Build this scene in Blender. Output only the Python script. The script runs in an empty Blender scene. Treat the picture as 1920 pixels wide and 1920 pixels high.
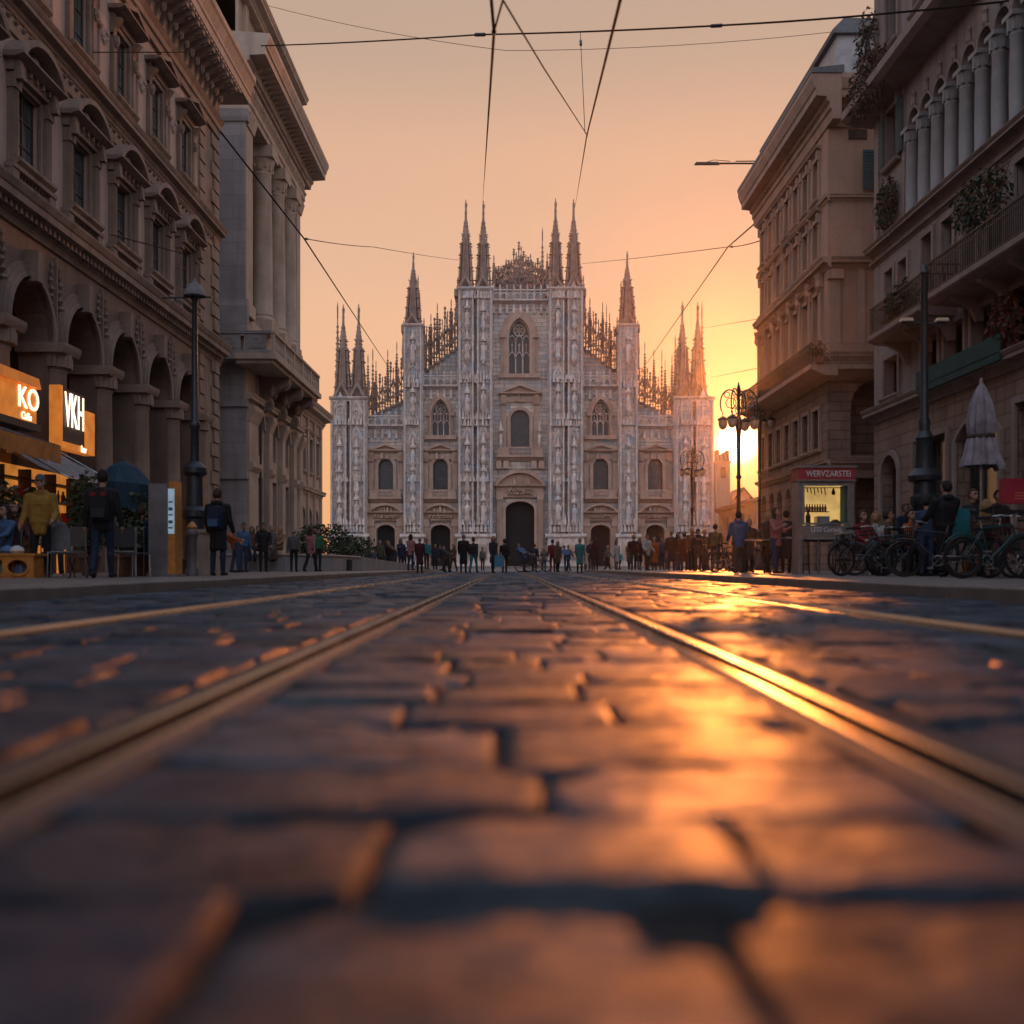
import bpy, bmesh, math, random
from mathutils import Vector, Matrix, Quaternion
R = random.Random(7)
PI = math.pi
SC = bpy.context.scene
COL = SC.collection
H0, F0, VX, VY = 0.32, 1920.0, 955.0, 1062.0      # eye height, focal length, vanishing point of the street

def wx(px, d): return (px - VX) / F0 * d
def wz(py, d): return H0 + (VY - py) / F0 * d

# ------------------------------------------------------------------ materials
def nn(nt, t, **kw):
    n = nt.nodes.new(t)
    for k, v in kw.items():
        if k in n.inputs.keys(): n.inputs[k].default_value = v
        else: setattr(n, k, v)
    return n
def c4(c): return (c[0], c[1], c[2], 1.0)
def new_mat(name):
    m = bpy.data.materials.new(name); m.use_nodes = True
    nt = m.node_tree; nt.nodes.clear()
    out = nt.nodes.new('ShaderNodeOutputMaterial'); b = nt.nodes.new('ShaderNodeBsdfPrincipled')
    nt.links.new(b.outputs[0], out.inputs[0])
    return m, nt, b
def mixc(nt, fac, a, b, mode='MIX'):
    n = nt.nodes.new('ShaderNodeMix'); n.data_type = 'RGBA'; n.blend_type = mode
    for sock, val in ((n.inputs[0], fac), (n.inputs[6], a), (n.inputs[7], b)):
        if hasattr(val, 'is_output'): nt.links.new(val, sock)
        elif isinstance(val, (int, float)): sock.default_value = val
        else: sock.default_value = c4(val)
    return n.outputs[2]
def mth(nt, op, a, b=0.0, clamp=False):
    n = nt.nodes.new('ShaderNodeMath'); n.operation = op; n.use_clamp = clamp
    for i, v in enumerate((a, b)):
        if hasattr(v, 'is_output'): nt.links.new(v, n.inputs[i])
        else: n.inputs[i].default_value = v
    return n.outputs[0]
def ramp(nt, fac, lo, hi):
    n = nt.nodes.new('ShaderNodeMapRange'); n.clamp = True
    nt.links.new(fac, n.inputs[0]); n.inputs[1].default_value = lo; n.inputs[2].default_value = hi
    return n.outputs[0]
def noise(nt, vec, scale, detail=4, rough=0.6, stretch=None):
    if stretch:
        mp = nt.nodes.new('ShaderNodeMapping'); mp.inputs['Scale'].default_value = stretch
        nt.links.new(vec, mp.inputs[0]); vec = mp.outputs[0]
    n = nn(nt, 'ShaderNodeTexNoise', Scale=scale, Detail=detail, Roughness=rough)
    nt.links.new(vec, n.inputs['Vector'])
    return n.outputs['Fac']
def stone(name, c1, c2, c3=None, scale=0.8, rough=0.85, bump=0.25, courses=None, streak=0.35, spec=0.25, patch=0.5, fine=14.0):
    """weathered masonry: two tones, patches of a third, soot streaks, optional block joints"""
    m, nt, b = new_mat(name)
    tc = nt.nodes.new('ShaderNodeTexCoord'); vec = tc.outputs['Object']
    col = mixc(nt, ramp(nt, noise(nt, vec, scale, 5), .35, .65), c1, c2)
    if c3: col = mixc(nt, mth(nt, 'MULTIPLY', ramp(nt, noise(nt, vec, scale * .45, 6, .65), .5, .62), patch), col, c3)
    st = ramp(nt, noise(nt, vec, 1.0, 4, .6, (2.2, 2.2, .16)), .48, .75)
    col = mixc(nt, mth(nt, 'MULTIPLY', st, streak), col, (c1[0] * .35, c1[1] * .33, c1[2] * .33))
    fn = noise(nt, vec, fine, 4, .7)
    col = mixc(nt, .55, col, mixc(nt, fn, (.55, .55, .55), (1.25, 1.25, 1.25)), 'MULTIPLY')
    h = fn
    if courses:
        sp = nt.nodes.new('ShaderNodeSeparateXYZ'); nt.links.new(vec, sp.inputs[0])
        cb = nt.nodes.new('ShaderNodeCombineXYZ')
        nt.links.new(mth(nt, 'ADD', sp.outputs[0], sp.outputs[1]), cb.inputs[0]); nt.links.new(sp.outputs[2], cb.inputs[1])
        bk = nn(nt, 'ShaderNodeTexBrick', Scale=1.0)
        bk.inputs['Brick Width'].default_value = courses[0]; bk.inputs['Row Height'].default_value = courses[1]
        bk.inputs['Mortar Size'].default_value = courses[2]
        bk.inputs['Color1'].default_value = c4(courses[3]) if len(courses) > 3 else (1, 1, 1, 1); bk.inputs['Color2'].default_value = c4(courses[4]) if len(courses) > 3 else (.72, .74, .78, 1); bk.inputs['Mortar'].default_value = (.4, .38, .36, 1)
        nt.links.new(cb.outputs[0], bk.inputs['Vector'])
        col = mixc(nt, .6 if len(courses) < 5 else .9, col, bk.outputs['Color'], 'MULTIPLY')
        h = mth(nt, 'SUBTRACT', mth(nt, 'MULTIPLY', fn, .35), bk.outputs['Fac'])
    nt.links.new(col, b.inputs['Base Color'])
    b.inputs['Roughness'].default_value = rough; b.inputs['Specular IOR Level'].default_value = spec
    bp = nn(nt, 'ShaderNodeBump', Strength=bump, Distance=0.05); nt.links.new(h, bp.inputs['Height'])
    nt.links.new(bp.outputs[0], b.inputs['Normal'])
    return m
def plain(name, c, rough=0.6, metal=0.0, spec=0.4, var=0.25, scale=6.0, emit=None, bump=0.0):
    m, nt, b = new_mat(name)
    tc = nt.nodes.new('ShaderNodeTexCoord')
    f = noise(nt, tc.outputs['Object'], scale, 3)
    lo = tuple(x * (1 - var) for x in c); hi = tuple(min(1, x * (1 + var)) for x in c)
    nt.links.new(mixc(nt, ramp(nt, f, .3, .7), lo, hi), b.inputs['Base Color'])
    nt.links.new(mth(nt, 'ADD', mth(nt, 'MULTIPLY', f, .2), rough - .1, True), b.inputs['Roughness'])
    b.inputs['Metallic'].default_value = metal; b.inputs['Specular IOR Level'].default_value = spec
    if emit:
        nt.links.new(mixc(nt, ramp(nt, f, .3, .7), tuple(x * .55 for x in emit[0]), emit[0]), b.inputs['Emission Color']); b.inputs['Emission Strength'].default_value = emit[1]
    if bump:
        bp = nn(nt, 'ShaderNodeBump', Strength=bump, Distance=0.02); nt.links.new(noise(nt, tc.outputs['Object'], scale * 4, 4), bp.inputs['Height'])
        nt.links.new(bp.outputs[0], b.inputs['Normal'])
    return m
_pm = {}
def pal(c, rough=.75, metal=0.0):
    k = (c, rough, metal)
    if k not in _pm: _pm[k] = plain('paint_%d' % len(_pm), c, rough, metal, .3, .18, 9)
    return _pm[k]

# ------------------------------------------------------------------ mesh builder
class MB:
    """collects shapes in a frame (s along a facade, n out of it, z up) and links them as ONE mesh object"""
    def __init__(s, F=(0, 0, 1, 0, 0, 1)):
        s.v = []; s.f = []; s.mi = []; s.F = F; s.m = 0
        s.flip = (F[2] * F[5] - F[3] * F[4]) < 0
    def P(s, a, n, z):
        F = s.F; return (F[0] + a * F[2] + n * F[4], F[1] + a * F[3] + n * F[5], z)
    def add(s, vs, fs):
        o = len(s.v); s.v += [s.P(*p) for p in vs]
        for f in fs:
            s.f.append(tuple(o + i for i in (reversed(f) if s.flip else f))); s.mi.append(s.m)
    def box(s, a0, a1, n0, n1, z0, z1, top=None):
        if a0 > a1: a0, a1 = a1, a0
        if n0 > n1: n0, n1 = n1, n0
        t = top or (0, 0)
        s.add([(a0, n0, z0), (a1, n0, z0), (a1, n1, z0), (a0, n1, z0), (a0 + t[0], n0 + t[1], z1), (a1 - t[0], n0 + t[1], z1), (a1 - t[0], n1 - t[1], z1), (a0 + t[0], n1 - t[1], z1)],
              [(3, 2, 1, 0), (4, 5, 6, 7), (0, 1, 5, 4), (1, 2, 6, 5), (2, 3, 7, 6), (3, 0, 4, 7)])
    def quad(s, a0, a1, z0, z1, n): s.add([(a0, n, z0), (a1, n, z0), (a1, n, z1), (a0, n, z1)], [(3, 2, 1, 0)])
    def extrude(s, prof, a0, a1):
        """profile of (n,z) points run along the facade from a0 to a1"""
        k = len(prof)
        vs = [(a0, n, z) for n, z in prof] + [(a1, n, z) for n, z in prof]
        fs = [(i, (i + 1) % k, k + (i + 1) % k, k + i) for i in range(k)] + [tuple(range(k - 1, -1, -1)), tuple(range(k, 2 * k))]
        s.add(vs, fs)
    def plate(s, poly, n0, n1):
        """outline of (a,z) points given thickness from n0 to n1"""
        k = len(poly)
        vs = [(a, n0, z) for a, z in poly] + [(a, n1, z) for a, z in poly]
        s.add(vs, [tuple(range(k)), tuple(range(2 * k - 1, k - 1, -1))] + [(i, k + i, k + (i + 1) % k, (i + 1) % k) for i in range(k)])
    def band(s, outer, inner, n0, n1):
        """strip between two equally long open curves of (a,z), with thickness"""
        k = len(outer)
        vs = [(a, n1, z) for a, z in outer] + [(a, n1, z) for a, z in inner] + [(a, n0, z) for a, z in outer] + [(a, n0, z) for a, z in inner]
        fs = []
        for i in range(k - 1):
            fs += [(i, i + 1, k + i + 1, k + i), (2 * k + i + 1, 2 * k + i, 3 * k + i, 3 * k + i + 1),
                   (i + 1, i, 2 * k + i, 2 * k + i + 1), (k + i, k + i + 1, 3 * k + i + 1, 3 * k + i)]
        fs += [(0, k, 3 * k, 2 * k), (2 * k - 1, k - 1, 3 * k - 1, 4 * k - 1)]
        s.add(vs, fs)
    def lathe(s, a, n, prof, seg=8, start=0.0, flat=1.0):
        """prof of (r,z) from bottom to top about a vertical axis"""
        k = len(prof); vs = []
        for r, z in prof:
            for j in range(seg):
                t = start + 2 * PI * j / seg; vs.append((a + r * math.cos(t), n + r * flat * math.sin(t), z))
        fs = [(i * seg + j, i * seg + (j + 1) % seg, (i + 1) * seg + (j + 1) % seg, (i + 1) * seg + j) for i in range(k - 1) for j in range(seg)]
        fs += [tuple(range(seg - 1, -1, -1)), tuple(range((k - 1) * seg, k * seg))]
        s.add(vs, fs)
    def tube(s, pts, r, seg=6, r1=None):
        pts = [Vector(p) for p in pts]; k = len(pts); vs = []
        for i, p in enumerate(pts):
            d = (pts[min(i + 1, k - 1)] - pts[max(i - 1, 0)]).normalized()
            up = Vector((0, 0, 1)) if abs(d.z) < .95 else Vector((1, 0, 0))
            e1 = d.cross(up).normalized(); e2 = d.cross(e1)
            rr = r if r1 is None else r + (r1 - r) * i / max(1, k - 1)
            for j in range(seg):
                t = 2 * PI * j / seg; vs.append(tuple(p + e1 * rr * math.cos(t) + e2 * rr * math.sin(t)))
        fs = [(i * seg + j, i * seg + (j + 1) % seg, (i + 1) * seg + (j + 1) % seg, (i + 1) * seg + j) for i in range(k - 1) for j in range(seg)]
        fs += [tuple(range(seg - 1, -1, -1)), tuple(range((k - 1) * seg, k * seg))]
        s.add(vs, fs)
    def ring(s, c, axis, Rr, r, seg=24, sub=6):
        ax = Vector(axis).normalized(); u = ax.orthogonal().normalized(); w = ax.cross(u); c = Vector(c); vs = []
        for i in range(seg):
            t = 2 * PI * i / seg; d = u * math.cos(t) + w * math.sin(t)
            for j in range(sub):
                q = 2 * PI * j / sub; vs.append(tuple(c + d * (Rr + r * math.cos(q)) + ax * r * math.sin(q)))
        s.add(vs, [(i * sub + j, ((i + 1) % seg) * sub + j, ((i + 1) % seg) * sub + (j + 1) % sub, i * sub + (j + 1) % sub) for i in range(seg) for j in range(sub)])
    def ball(s, c, r, seg=10, sz=1.0):
        s.lathe(c[0], c[1], [(max(.001, r * math.sin(PI * i / 6)), c[2] - r * sz * math.cos(PI * i / 6)) for i in range(7)], seg)
    def build(s, name, mat, parent=None, base=None, smooth=None):
        me = bpy.data.meshes.new(name)
        b = base if base is not None else (root_base(parent) if parent else (0, 0, 0))
        vs = [(x - b[0], y - b[1], z - b[2]) for x, y, z in s.v]
        me.from_pydata(vs, [], s.f)
        mats = mat if isinstance(mat, (list, tuple)) else [mat]
        for m in mats: me.materials.append(m)
        if len(mats) > 1: me.polygons.foreach_set('material_index', s.mi)
        if smooth:
            me.polygons.foreach_set('use_smooth', [True] * len(me.polygons)); me.set_sharp_from_angle(angle=math.radians(smooth))
        me.update()
        o = bpy.data.objects.new(name, me); COL.objects.link(o)
        if parent: o.parent = parent
        elif base is not None: o.location = b
        return o
def root_base(o):
    while o.parent: o = o.parent
    return tuple(o.location)
def tag(o, label=None, cat=None, group=None, kind=None):
    for k, v in (('label', label), ('category', cat), ('group', group), ('kind', kind)):
        if v: o[k] = v
    return o
def thing(name, loc, label, cat, group=None):
    o = bpy.data.objects.new(name, None); COL.objects.link(o); o.location = loc; o.empty_display_size = .2
    return tag(o, label, cat, group)
KIDS = {}
def kids_index():
    KIDS.clear()
    for o in SC.objects:
        if o.parent: KIDS.setdefault(o.parent.name, []).append(o)
def dup(root, loc, rz=0.0, label=None, parent=None, scale=None):
    if not KIDS: kids_index()
    def rec(o, par):
        c = o.copy(); COL.objects.link(c); c.parent = par
        for ch in KIDS.get(o.name, []): rec(ch, c)
        return c
    c = rec(root, parent); c.location = loc; c.rotation_euler = (0, 0, rz)
    if scale: c.scale = (scale,) * 3
    if label: c['label'] = label
    return c

# ------------------------------------------------------------------ architecture helpers
def arch(a, w, zs, rise, kind='round', k=12):
    """points (a,z) of an arch from its left springing to its right one"""
    pts = []
    if kind == 'point':
        Rr = (w * w / 4 + rise * rise) / w; cx = a - w / 2 + Rr
        t1 = math.acos(max(-1, min(1, (Rr - w / 2) / Rr)))
        h = k // 2
        L = [(cx - Rr * math.cos(t1 * i / h), zs + Rr * math.sin(t1 * i / h)) for i in range(h + 1)]
        return L + [(2 * a - x, z) for x, z in reversed(L[:-1])]
    if kind == 'seg':
        Rr = (w * w / 4 + rise * rise) / (2 * rise); t1 = math.asin(min(1, w / 2 / Rr))
        return [(a + Rr * math.sin(-t1 + 2 * t1 * i / k), zs + rise - Rr + Rr * math.cos(-t1 + 2 * t1 * i / k)) for i in range(k + 1)]
    return [(a - w / 2 * math.cos(PI * i / k), zs + rise * math.sin(PI * i / k)) for i in range(k + 1)]
def O(a, w, z0, z1, rise=0.0, kind='flat'): return dict(a=a, w=w, z0=z0, z1=z1, rise=rise, kind=kind)
def curve_of(o, k=12):
    if o['kind'] == 'flat': return [(o['a'] - o['w'] / 2, o['z1']), (o['a'] + o['w'] / 2, o['z1'])]
    return arch(o['a'], o['w'], o['z1'] - o['rise'], o['rise'], o['kind'], k)
def wall(mb, a0, a1, z0, z1, ops, n=0.0, depth=.35):
    """a wall face with real openings and their reveals"""
    sa = sorted({a0, a1, *[o['a'] - o['w'] / 2 for o in ops], *[o['a'] + o['w'] / 2 for o in ops]})
    sz = sorted({z0, z1, *[o['z0'] for o in ops], *[o['z1'] for o in ops]})
    sa = [x for x in sa if a0 - 1e-6 <= x <= a1 + 1e-6]; sz = [x for x in sz if z0 - 1e-6 <= x <= z1 + 1e-6]
    for i in range(len(sa) - 1):
        for j in range(len(sz) - 1):
            ca, cz = (sa[i] + sa[i + 1]) / 2, (sz[j] + sz[j + 1]) / 2
            if any(abs(ca - o['a']) < o['w'] / 2 and o['z0'] < cz < o['z1'] for o in ops): continue
            mb.quad(sa[i], sa[i + 1], sz[j], sz[j + 1], n)
    for o in ops:
        l, r = o['a'] - o['w'] / 2, o['a'] + o['w'] / 2; cv = curve_of(o)
        if o['kind'] != 'flat':
            for (x0, y0), (x1, y1) in zip(cv, cv[1:]):
                mb.add([(x0, n, y0), (x1, n, y1), (x1, n, o['z1']), (x0, n, o['z1'])], [(3, 2, 1, 0)])
        path = [(l, o['z0'])] + cv + [(r, o['z0'])]
        for (x0, y0), (x1, y1) in zip(path, path[1:]):
            mb.add([(x0, n, y0), (x1, n, y1), (x1, n - depth, y1), (x0, n - depth, y0)], [(0, 1, 2, 3)])
        mb.add([(l, n, o['z0']), (r, n, o['z0']), (r, n - depth, o['z0']), (l, n - depth, o['z0'])], [(3, 2, 1, 0)])
def pane_of(mb, o, n):
    cv = curve_of(o); l, r = o['a'] - o['w'] / 2, o['a'] + o['w'] / 2
    mb.add([(x, n, z) for x, z in [(l, o['z0'])] + cv + [(r, o['z0'])]], [tuple(range(len(cv) + 1, -1, -1))])
def sash_of(mb, o, n, t=.07, bars=(1, 2), d=.06):
    """timber frame and glazing bars filling an opening"""
    l, r = o['a'] - o['w'] / 2, o['a'] + o['w'] / 2; zs = o['z1'] - o['rise']
    mb.box(l, l + t, n, n + d, o['z0'], zs); mb.box(r - t, r, n, n + d, o['z0'], zs); mb.box(l + t, r - t, n, n + d, o['z0'], o['z0'] + t)
    if o['kind'] == 'flat': mb.box(l + t, r - t, n, n + d, o['z1'] - t, o['z1'])
    else:
        cv = curve_of(o); cx, cz = o['a'], zs
        inn = [(cx + (x - cx) * (1 - 2 * t / o['w']), cz + (z - cz) * (1 - t / max(o['rise'], t * 2))) for x, z in cv]
        mb.band(cv, inn, n, n + d)
    top = o['z1'] - t
    for i in range(bars[0]):
        x = l + (r - l) * (i + 1) / (bars[0] + 1); mb.box(x - t * .4, x + t * .4, n + .004, n + d - .004, o['z0'] + t, top)
    for j in range(bars[1]):
        z = o['z0'] + (zs - o['z0']) * (j + 1) / (bars[1] + 1); mb.box(l + t, r - t, n + .008, n + d - .008, z - t * .35, z + t * .35)
def offset_curve(cv, cx, cz, k): return [(cx + (x - cx) * k, cz + (z - cz) * k) for x, z in cv]
def architrave(mb, o, t=.2, n0=-.02, n1=.1):
    l, r = o['a'] - o['w'] / 2, o['a'] + o['w'] / 2
    if o['kind'] == 'flat':
        mb.box(l - t, l, n0, n1, o['z0'], o['z1'] + t); mb.box(r, r + t, n0, n1, o['z0'], o['z1'] + t); mb.box(l, r, n0, n1 - .003, o['z1'], o['z1'] + t)
    else:
        zs = o['z1'] - o['rise']
        mb.box(l - t, l, n0, n1, o['z0'], zs); mb.box(r, r + t, n0, n1, o['z0'], zs)
        cv = curve_of(o); k = 1 + 2 * t / o['w']
        mb.band(offset_curve(cv, o['a'], zs, k), cv, n0, n1 - .003)
def sill(mb, o, ext=.25, h=.16, n1=.25): 
    mb.extrude([(-.05, o['z0'] - h), (n1 * .7, o['z0'] - h), (n1, o['z0'] - h * .45), (n1, o['z0']), (-.05, o['z0'])], o['a'] - o['w'] / 2 - ext, o['a'] + o['w'] / 2 + ext)
def pediment(mb, a, w, z, rise, kind, n1=.4, t=.16, n0=-.02):
    """straight (tri) or curved (seg) pediment with its base moulding and tympanum"""
    mb.extrude([(n0, z), (n1 * .6, z), (n1, z + t * .6), (n1, z + t), (n0, z + t)], a - w / 2, a + w / 2)
    if kind == 'tri':
        out = [(a - w / 2, z + t), (a, z + rise + t), (a + w / 2, z + t)]; inn = [(a - w / 2 + t * 2.2, z + t), (a, z + rise - t * .2), (a + w / 2 - t * 2.2, z + t)]
    elif kind == 'seg':
        out = arch(a, w, z + t, rise, 'seg'); inn = arch(a, w - t * 3, z + t, rise - t * 1.1, 'seg')
    else: return
    mb.band(out, inn, n0, n1)
    mb.plate([(x, zz) for x, zz in inn], n0, n1 * .25)
def cornice_prof(z, h, n1, n0=-.02):
    """classical profile: bed mould, corona, crown"""
    return [(n0, z), (n1 * .12, z), (n1 * .2, z + h * .18), (n1 * .28, z + h * .22), (n1 * .34, z + h * .42), (n1 * .82, z + h * .5), (n1 * .82, z + h * .72),
            (n1 * .88, z + h * .76), (n1, z + h * .95), (n1, z + h), (n0, z + h)]
def baluster_prof(z0, z1, r):
    h = z1 - z0
    return [(r * .9, z0), (r * .9, z0 + h * .1), (r * .5, z0 + h * .16), (r, z0 + h * .36), (r * .75, z0 + h * .52), (r * .4, z0 + h * .75), (r * .8, z0 + h * .88), (r * .8, z1)]
def balustrade(mb, a0, a1, n, z0, z1, step=.24, r=.075, w=.2):
    mb.box(a0, a1, n - w / 2, n + w / 2, z0, z0 + .12); mb.box(a0, a1, n - w / 2 - .03, n + w / 2 + .03, z1 - .13, z1)
    k = max(1, int((a1 - a0) / step))
    for i in range(k):
        a = a0 + (i + .5) * (a1 - a0) / k
        if i % 8 == 0: mb.box(a - .12, a + .12, n - w / 2 + .01, n + w / 2 - .01, z0 + .12, z1 - .13)
        else: mb.lathe(a, n, baluster_prof(z0 + .12, z1 - .13, r), 6)
FIG = [(.62, 0), (.66, .05), (.5, .3), (.55, .45), (.62, .62), (.5, .74), (.3, .8), (.2, .83), (.3, .87), (.33, .92), (.26, .97), (.06, 1.0)]
def statue(mb, a, n, z, h, w=.3):
    mb.lathe(a, n, [(r * w * h / 1.7, z + q * h) for r, q in FIG], 7, flat=.75)
    mb.box(a + .16 * h * w * 1.7, a + .25 * h * w * 1.7, n + .02, n + .2 * h * w * 1.6, z + h * .45, z + h * .72)
# ================================================================== ground
def road_mat(name, tone=True, c1=(.045, .062, .085), c2=(.090, .114, .145), r0=.27, r1=.6):
    m, nt, b = new_mat(name)
    tc = nt.nodes.new('ShaderNodeTexCoord'); vec = tc.outputs['Object']
    f1 = noise(nt, vec, 1.6, 5); f2 = noise(nt, vec, 45, 5, .7); f3 = noise(nt, vec, 7, 5, .62, (1, 2.2, 1))
    col = mixc(nt, ramp(nt, f1, .3, .7), c1, c2)
    if tone:
        at = nt.nodes.new('ShaderNodeVertexColor'); at.layer_name = 'tone'
        col = mixc(nt, .85, col, at.outputs[0], 'MULTIPLY')
    st = noise(nt, vec, 4.5, 6, .7, (.7, 2.4, 1)); col = mixc(nt, .8, col, mixc(nt, ramp(nt, st, .36, .62), (.4, .4, .42), (1.35, 1.32, 1.28)), 'MULTIPLY')
    col = mixc(nt, .6, col, mixc(nt, f2, (.5, .5, .5), (1.3, 1.3, 1.3)), 'MULTIPLY')
    nt.links.new(col, b.inputs['Base Color'])
    mr = nt.nodes.new('ShaderNodeMapRange'); nt.links.new(mixc(nt, .3, mixc(nt, .5, f1, f3), f2), mr.inputs[0])
    mr.inputs[1].default_value = .38; mr.inputs[2].default_value = .6; mr.inputs[3].default_value = r0; mr.inputs[4].default_value = r1
    nt.links.new(mr.outputs[0], b.inputs['Roughness']); dirt = ramp(nt, noise(nt, vec, 5.5, 6, .7, (1, 1.5, 1)), .42, .6); nt.links.new(mth(nt, 'ADD', mth(nt, 'MULTIPLY', dirt, .22), .03), b.inputs['Specular IOR Level'])
    bp = nn(nt, 'ShaderNodeBump', Strength=1.0, Distance=.032); nt.links.new(mixc(nt, .35, mixc(nt, .5, f3, noise(nt, vec, 16, 3, .5, (1, 1.8, 1))), f2), bp.inputs['Height'])
    nt.links.new(bp.outputs[0], b.inputs['Normal'])
    return m
M_ROAD = road_mat('worn_paving_stone')
M_JOINT = plain('dark_joint_sand', (.035, .03, .028), .9, spec=.2, scale=20)

from mathutils import noise as mnoise
def make_road():
    rr = random.Random(21)
    V = []; Fc = []; T = []
    zones = [(-4.5, -2.45), (-2.23, -.86), (-.61, .61), (.86, 2.23), (2.45, 4.5)]
    y = .25
    while y < 64:
        dy = rr.uniform(.31, .43); near = y < 20
        for (xa, xb) in zones:
            n = max(1, round((xb - xa) / rr.uniform(.30, .50)))
            cuts = [xa] + sorted(xa + (xb - xa) * (i + rr.uniform(-.22, .22)) / n for i in range(1, n)) + [xb]
            for x0, x1 in zip(cuts, cuts[1:]):
                g = rr.uniform(.003, .008); h = rr.uniform(-.007, .006)
                tx, ty = rr.uniform(-.005, .005), rr.uniform(-.007, .007)
                dense = y < 7 and abs((x0 + x1) / 2) < 2.4
                nx, ny = (13, 11) if dense else (7, 6) if near else (4, 4)
                ws = [0, .008] + [.05 + .9 * q / 8 for q in range(9)] + [.992, 1] if dense else [0, .012, .12, .5, .88, .988, 1] if near else [0, .1, .9, 1]
                hs = [0, .010] + [.07 + .86 * q / 6 for q in range(7)] + [.990, 1] if dense else [0, .016, .2, .8, .984, 1] if near else [0, .12, .88, 1]
                o = len(V); chip = rr.random() < .3 and rr.randrange(4)
                sk = [rr.uniform(-.022, .022) for _ in range(4)]; oy = rr.uniform(-.006, .006)
                gouge = [(rr.choice((x0, x1, rr.uniform(x0, x1))), y + dy * rr.choice((0, 1)), rr.uniform(.03, .095), rr.uniform(.012, .034)) for _ in range(rr.choice((1, 1, 2, 3)))] if dense else []
                for j in range(ny):
                    for i in range(nx):
                        u, v = ws[i], hs[j]
                        px = x0 + g + (x1 - x0 - 2 * g) * u; py = y + g + (dy - 2 * g) * v
                        px += (sk[0] * v + sk[1] * (1 - v)) * (u - .5); py += (sk[2] * u + sk[3] * (1 - u)) * (1 if 0 < u < 1 else 1)
                        e = min(i, nx - 1 - i, j, ny - 1 - j)
                        z = h + tx * (u - .5) * 2 + ty * (v - .5) * 2
                        z -= (.035 if e == 0 else (.002 if (e == 1 and near) else 0)) + rr.uniform(0, .0035)
                        py += oy * (1 if 0 < v < 1 else .6)
                        if dense:
                            py += .010 * mnoise.noise((px * 14, y * 3, 5)) + .004 * mnoise.noise((px * 50, y * 3, 8)); px += .008 * mnoise.noise((x0 * 5, py * 16, 2))
                            z += .0055 * mnoise.noise((px * 9, py * 13, h * 900)) + .0032 * mnoise.noise((px * 26, py * 30, 3))
                            for gx, gy, gr_, gd in gouge:
                                q = math.hypot(px - gx, py - gy) / gr_ + .35 * mnoise.noise((px * 40, py * 40, 1))
                                if q < 1: z -= gd * (1 - q * q)
                        z -= .004 * ((u - .5) ** 2 + (v - .5) ** 2)
                        if chip is not False and near:
                            cu, cv = chip % 2, chip // 2
                            if abs(u - cu) < .15 and abs(v - cv) < .25: z -= .028
                        V.append((px, py, z))
                t = rr.uniform(.4, 1.25); tint = (t * rr.uniform(.95, 1.05), t * rr.uniform(.95, 1.02), t * rr.uniform(.93, 1.06), 1)
                T += [tint] * (nx * ny)
                for j in range(ny - 1):
                    for i in range(nx - 1):
                        q = o + j * nx + i; Fc.append((q, q + 1, q + nx + 1, q + nx))
        y += dy
    me = bpy.data.meshes.new('road'); me.from_pydata(V, [], Fc); me.materials.append(M_ROAD)
    ca = me.color_attributes.new('tone', 'FLOAT_COLOR', 'POINT')
    ca.data.foreach_set('color', [c for t in T for c in t])
    me.polygons.foreach_set('use_smooth', [True] * len(Fc)); me.update()
    o = bpy.data.objects.new('road', me); COL.objects.link(o); tag(o, kind='structure')
make_road()
g = MB(); g.add([(-6, -8, -.03), (6, -8, -.03), (6, 66, -.03), (-6, 66, -.03)], [(0, 1, 2, 3)])
tag(g.build('road_bed', M_JOINT), kind='structure')

M_PAVE = stone('pavement_slab', (.17, .14, .125), (.24, .2, .175), scale=1.2, rough=.7, bump=.3, streak=0, fine=26, spec=.35)
def paving_mat(name, c1, c2, bw, bh):
    m, nt, b = new_mat(name)
    tc = nt.nodes.new('ShaderNodeTexCoord'); vec = tc.outputs['Object']
    bk = nn(nt, 'ShaderNodeTexBrick', Scale=1.0); nt.links.new(vec, bk.inputs['Vector'])
    for k, v in (('Brick Width', bw), ('Row Height', bh), ('Mortar Size', .018)): bk.inputs[k].default_value = v
    bk.inputs['Color1'].default_value = c4(c1); bk.inputs['Color2'].default_value = c4(c2); bk.inputs['Mortar'].default_value = (.03, .026, .024, 1)
    f = noise(nt, vec, 3, 5)
    nt.links.new(mixc(nt, .6, bk.outputs[0], mixc(nt, f, (.5, .5, .5), (1.3, 1.3, 1.3)), 'MULTIPLY'), b.inputs['Base Color'])
    mr = nt.nodes.new('ShaderNodeMapRange'); nt.links.new(f, mr.inputs[0]); mr.inputs[1].default_value = .3; mr.inputs[2].default_value = .7; mr.inputs[3].default_value = .35; mr.inputs[4].default_value = .7
    nt.links.new(mr.outputs[0], b.inputs['Roughness'])
    bp = nn(nt, 'ShaderNodeBump', Strength=.5, Distance=.01); nt.links.new(mth(nt, 'SUBTRACT', mth(nt, 'MULTIPLY', noise(nt, vec, 20, 4), .4), bk.outputs['Fac']), bp.inputs['Height'])
    nt.links.new(bp.outputs[0], b.inputs['Normal'])
    return m
M_PAVE2 = paving_mat('pavement_slabs', (.15, .125, .11), (.22, .185, .165), .9, .6)
M_PIAZZA = paving_mat('square_paving', (.13, .11, .1), (.19, .16, .14), .8, .45)
M_EARTH = paving_mat('distant_paving', (.1, .09, .08), (.13, .115, .1), 2, 1)
g = MB(); g.add([(-2500, -400, -.06), (2500, -400, -.06), (2500, 4000, -.06), (-2500, 4000, -.06)], [(0, 1, 2, 3)])
tag(g.build('ground', M_EARTH), kind='structure')
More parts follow.
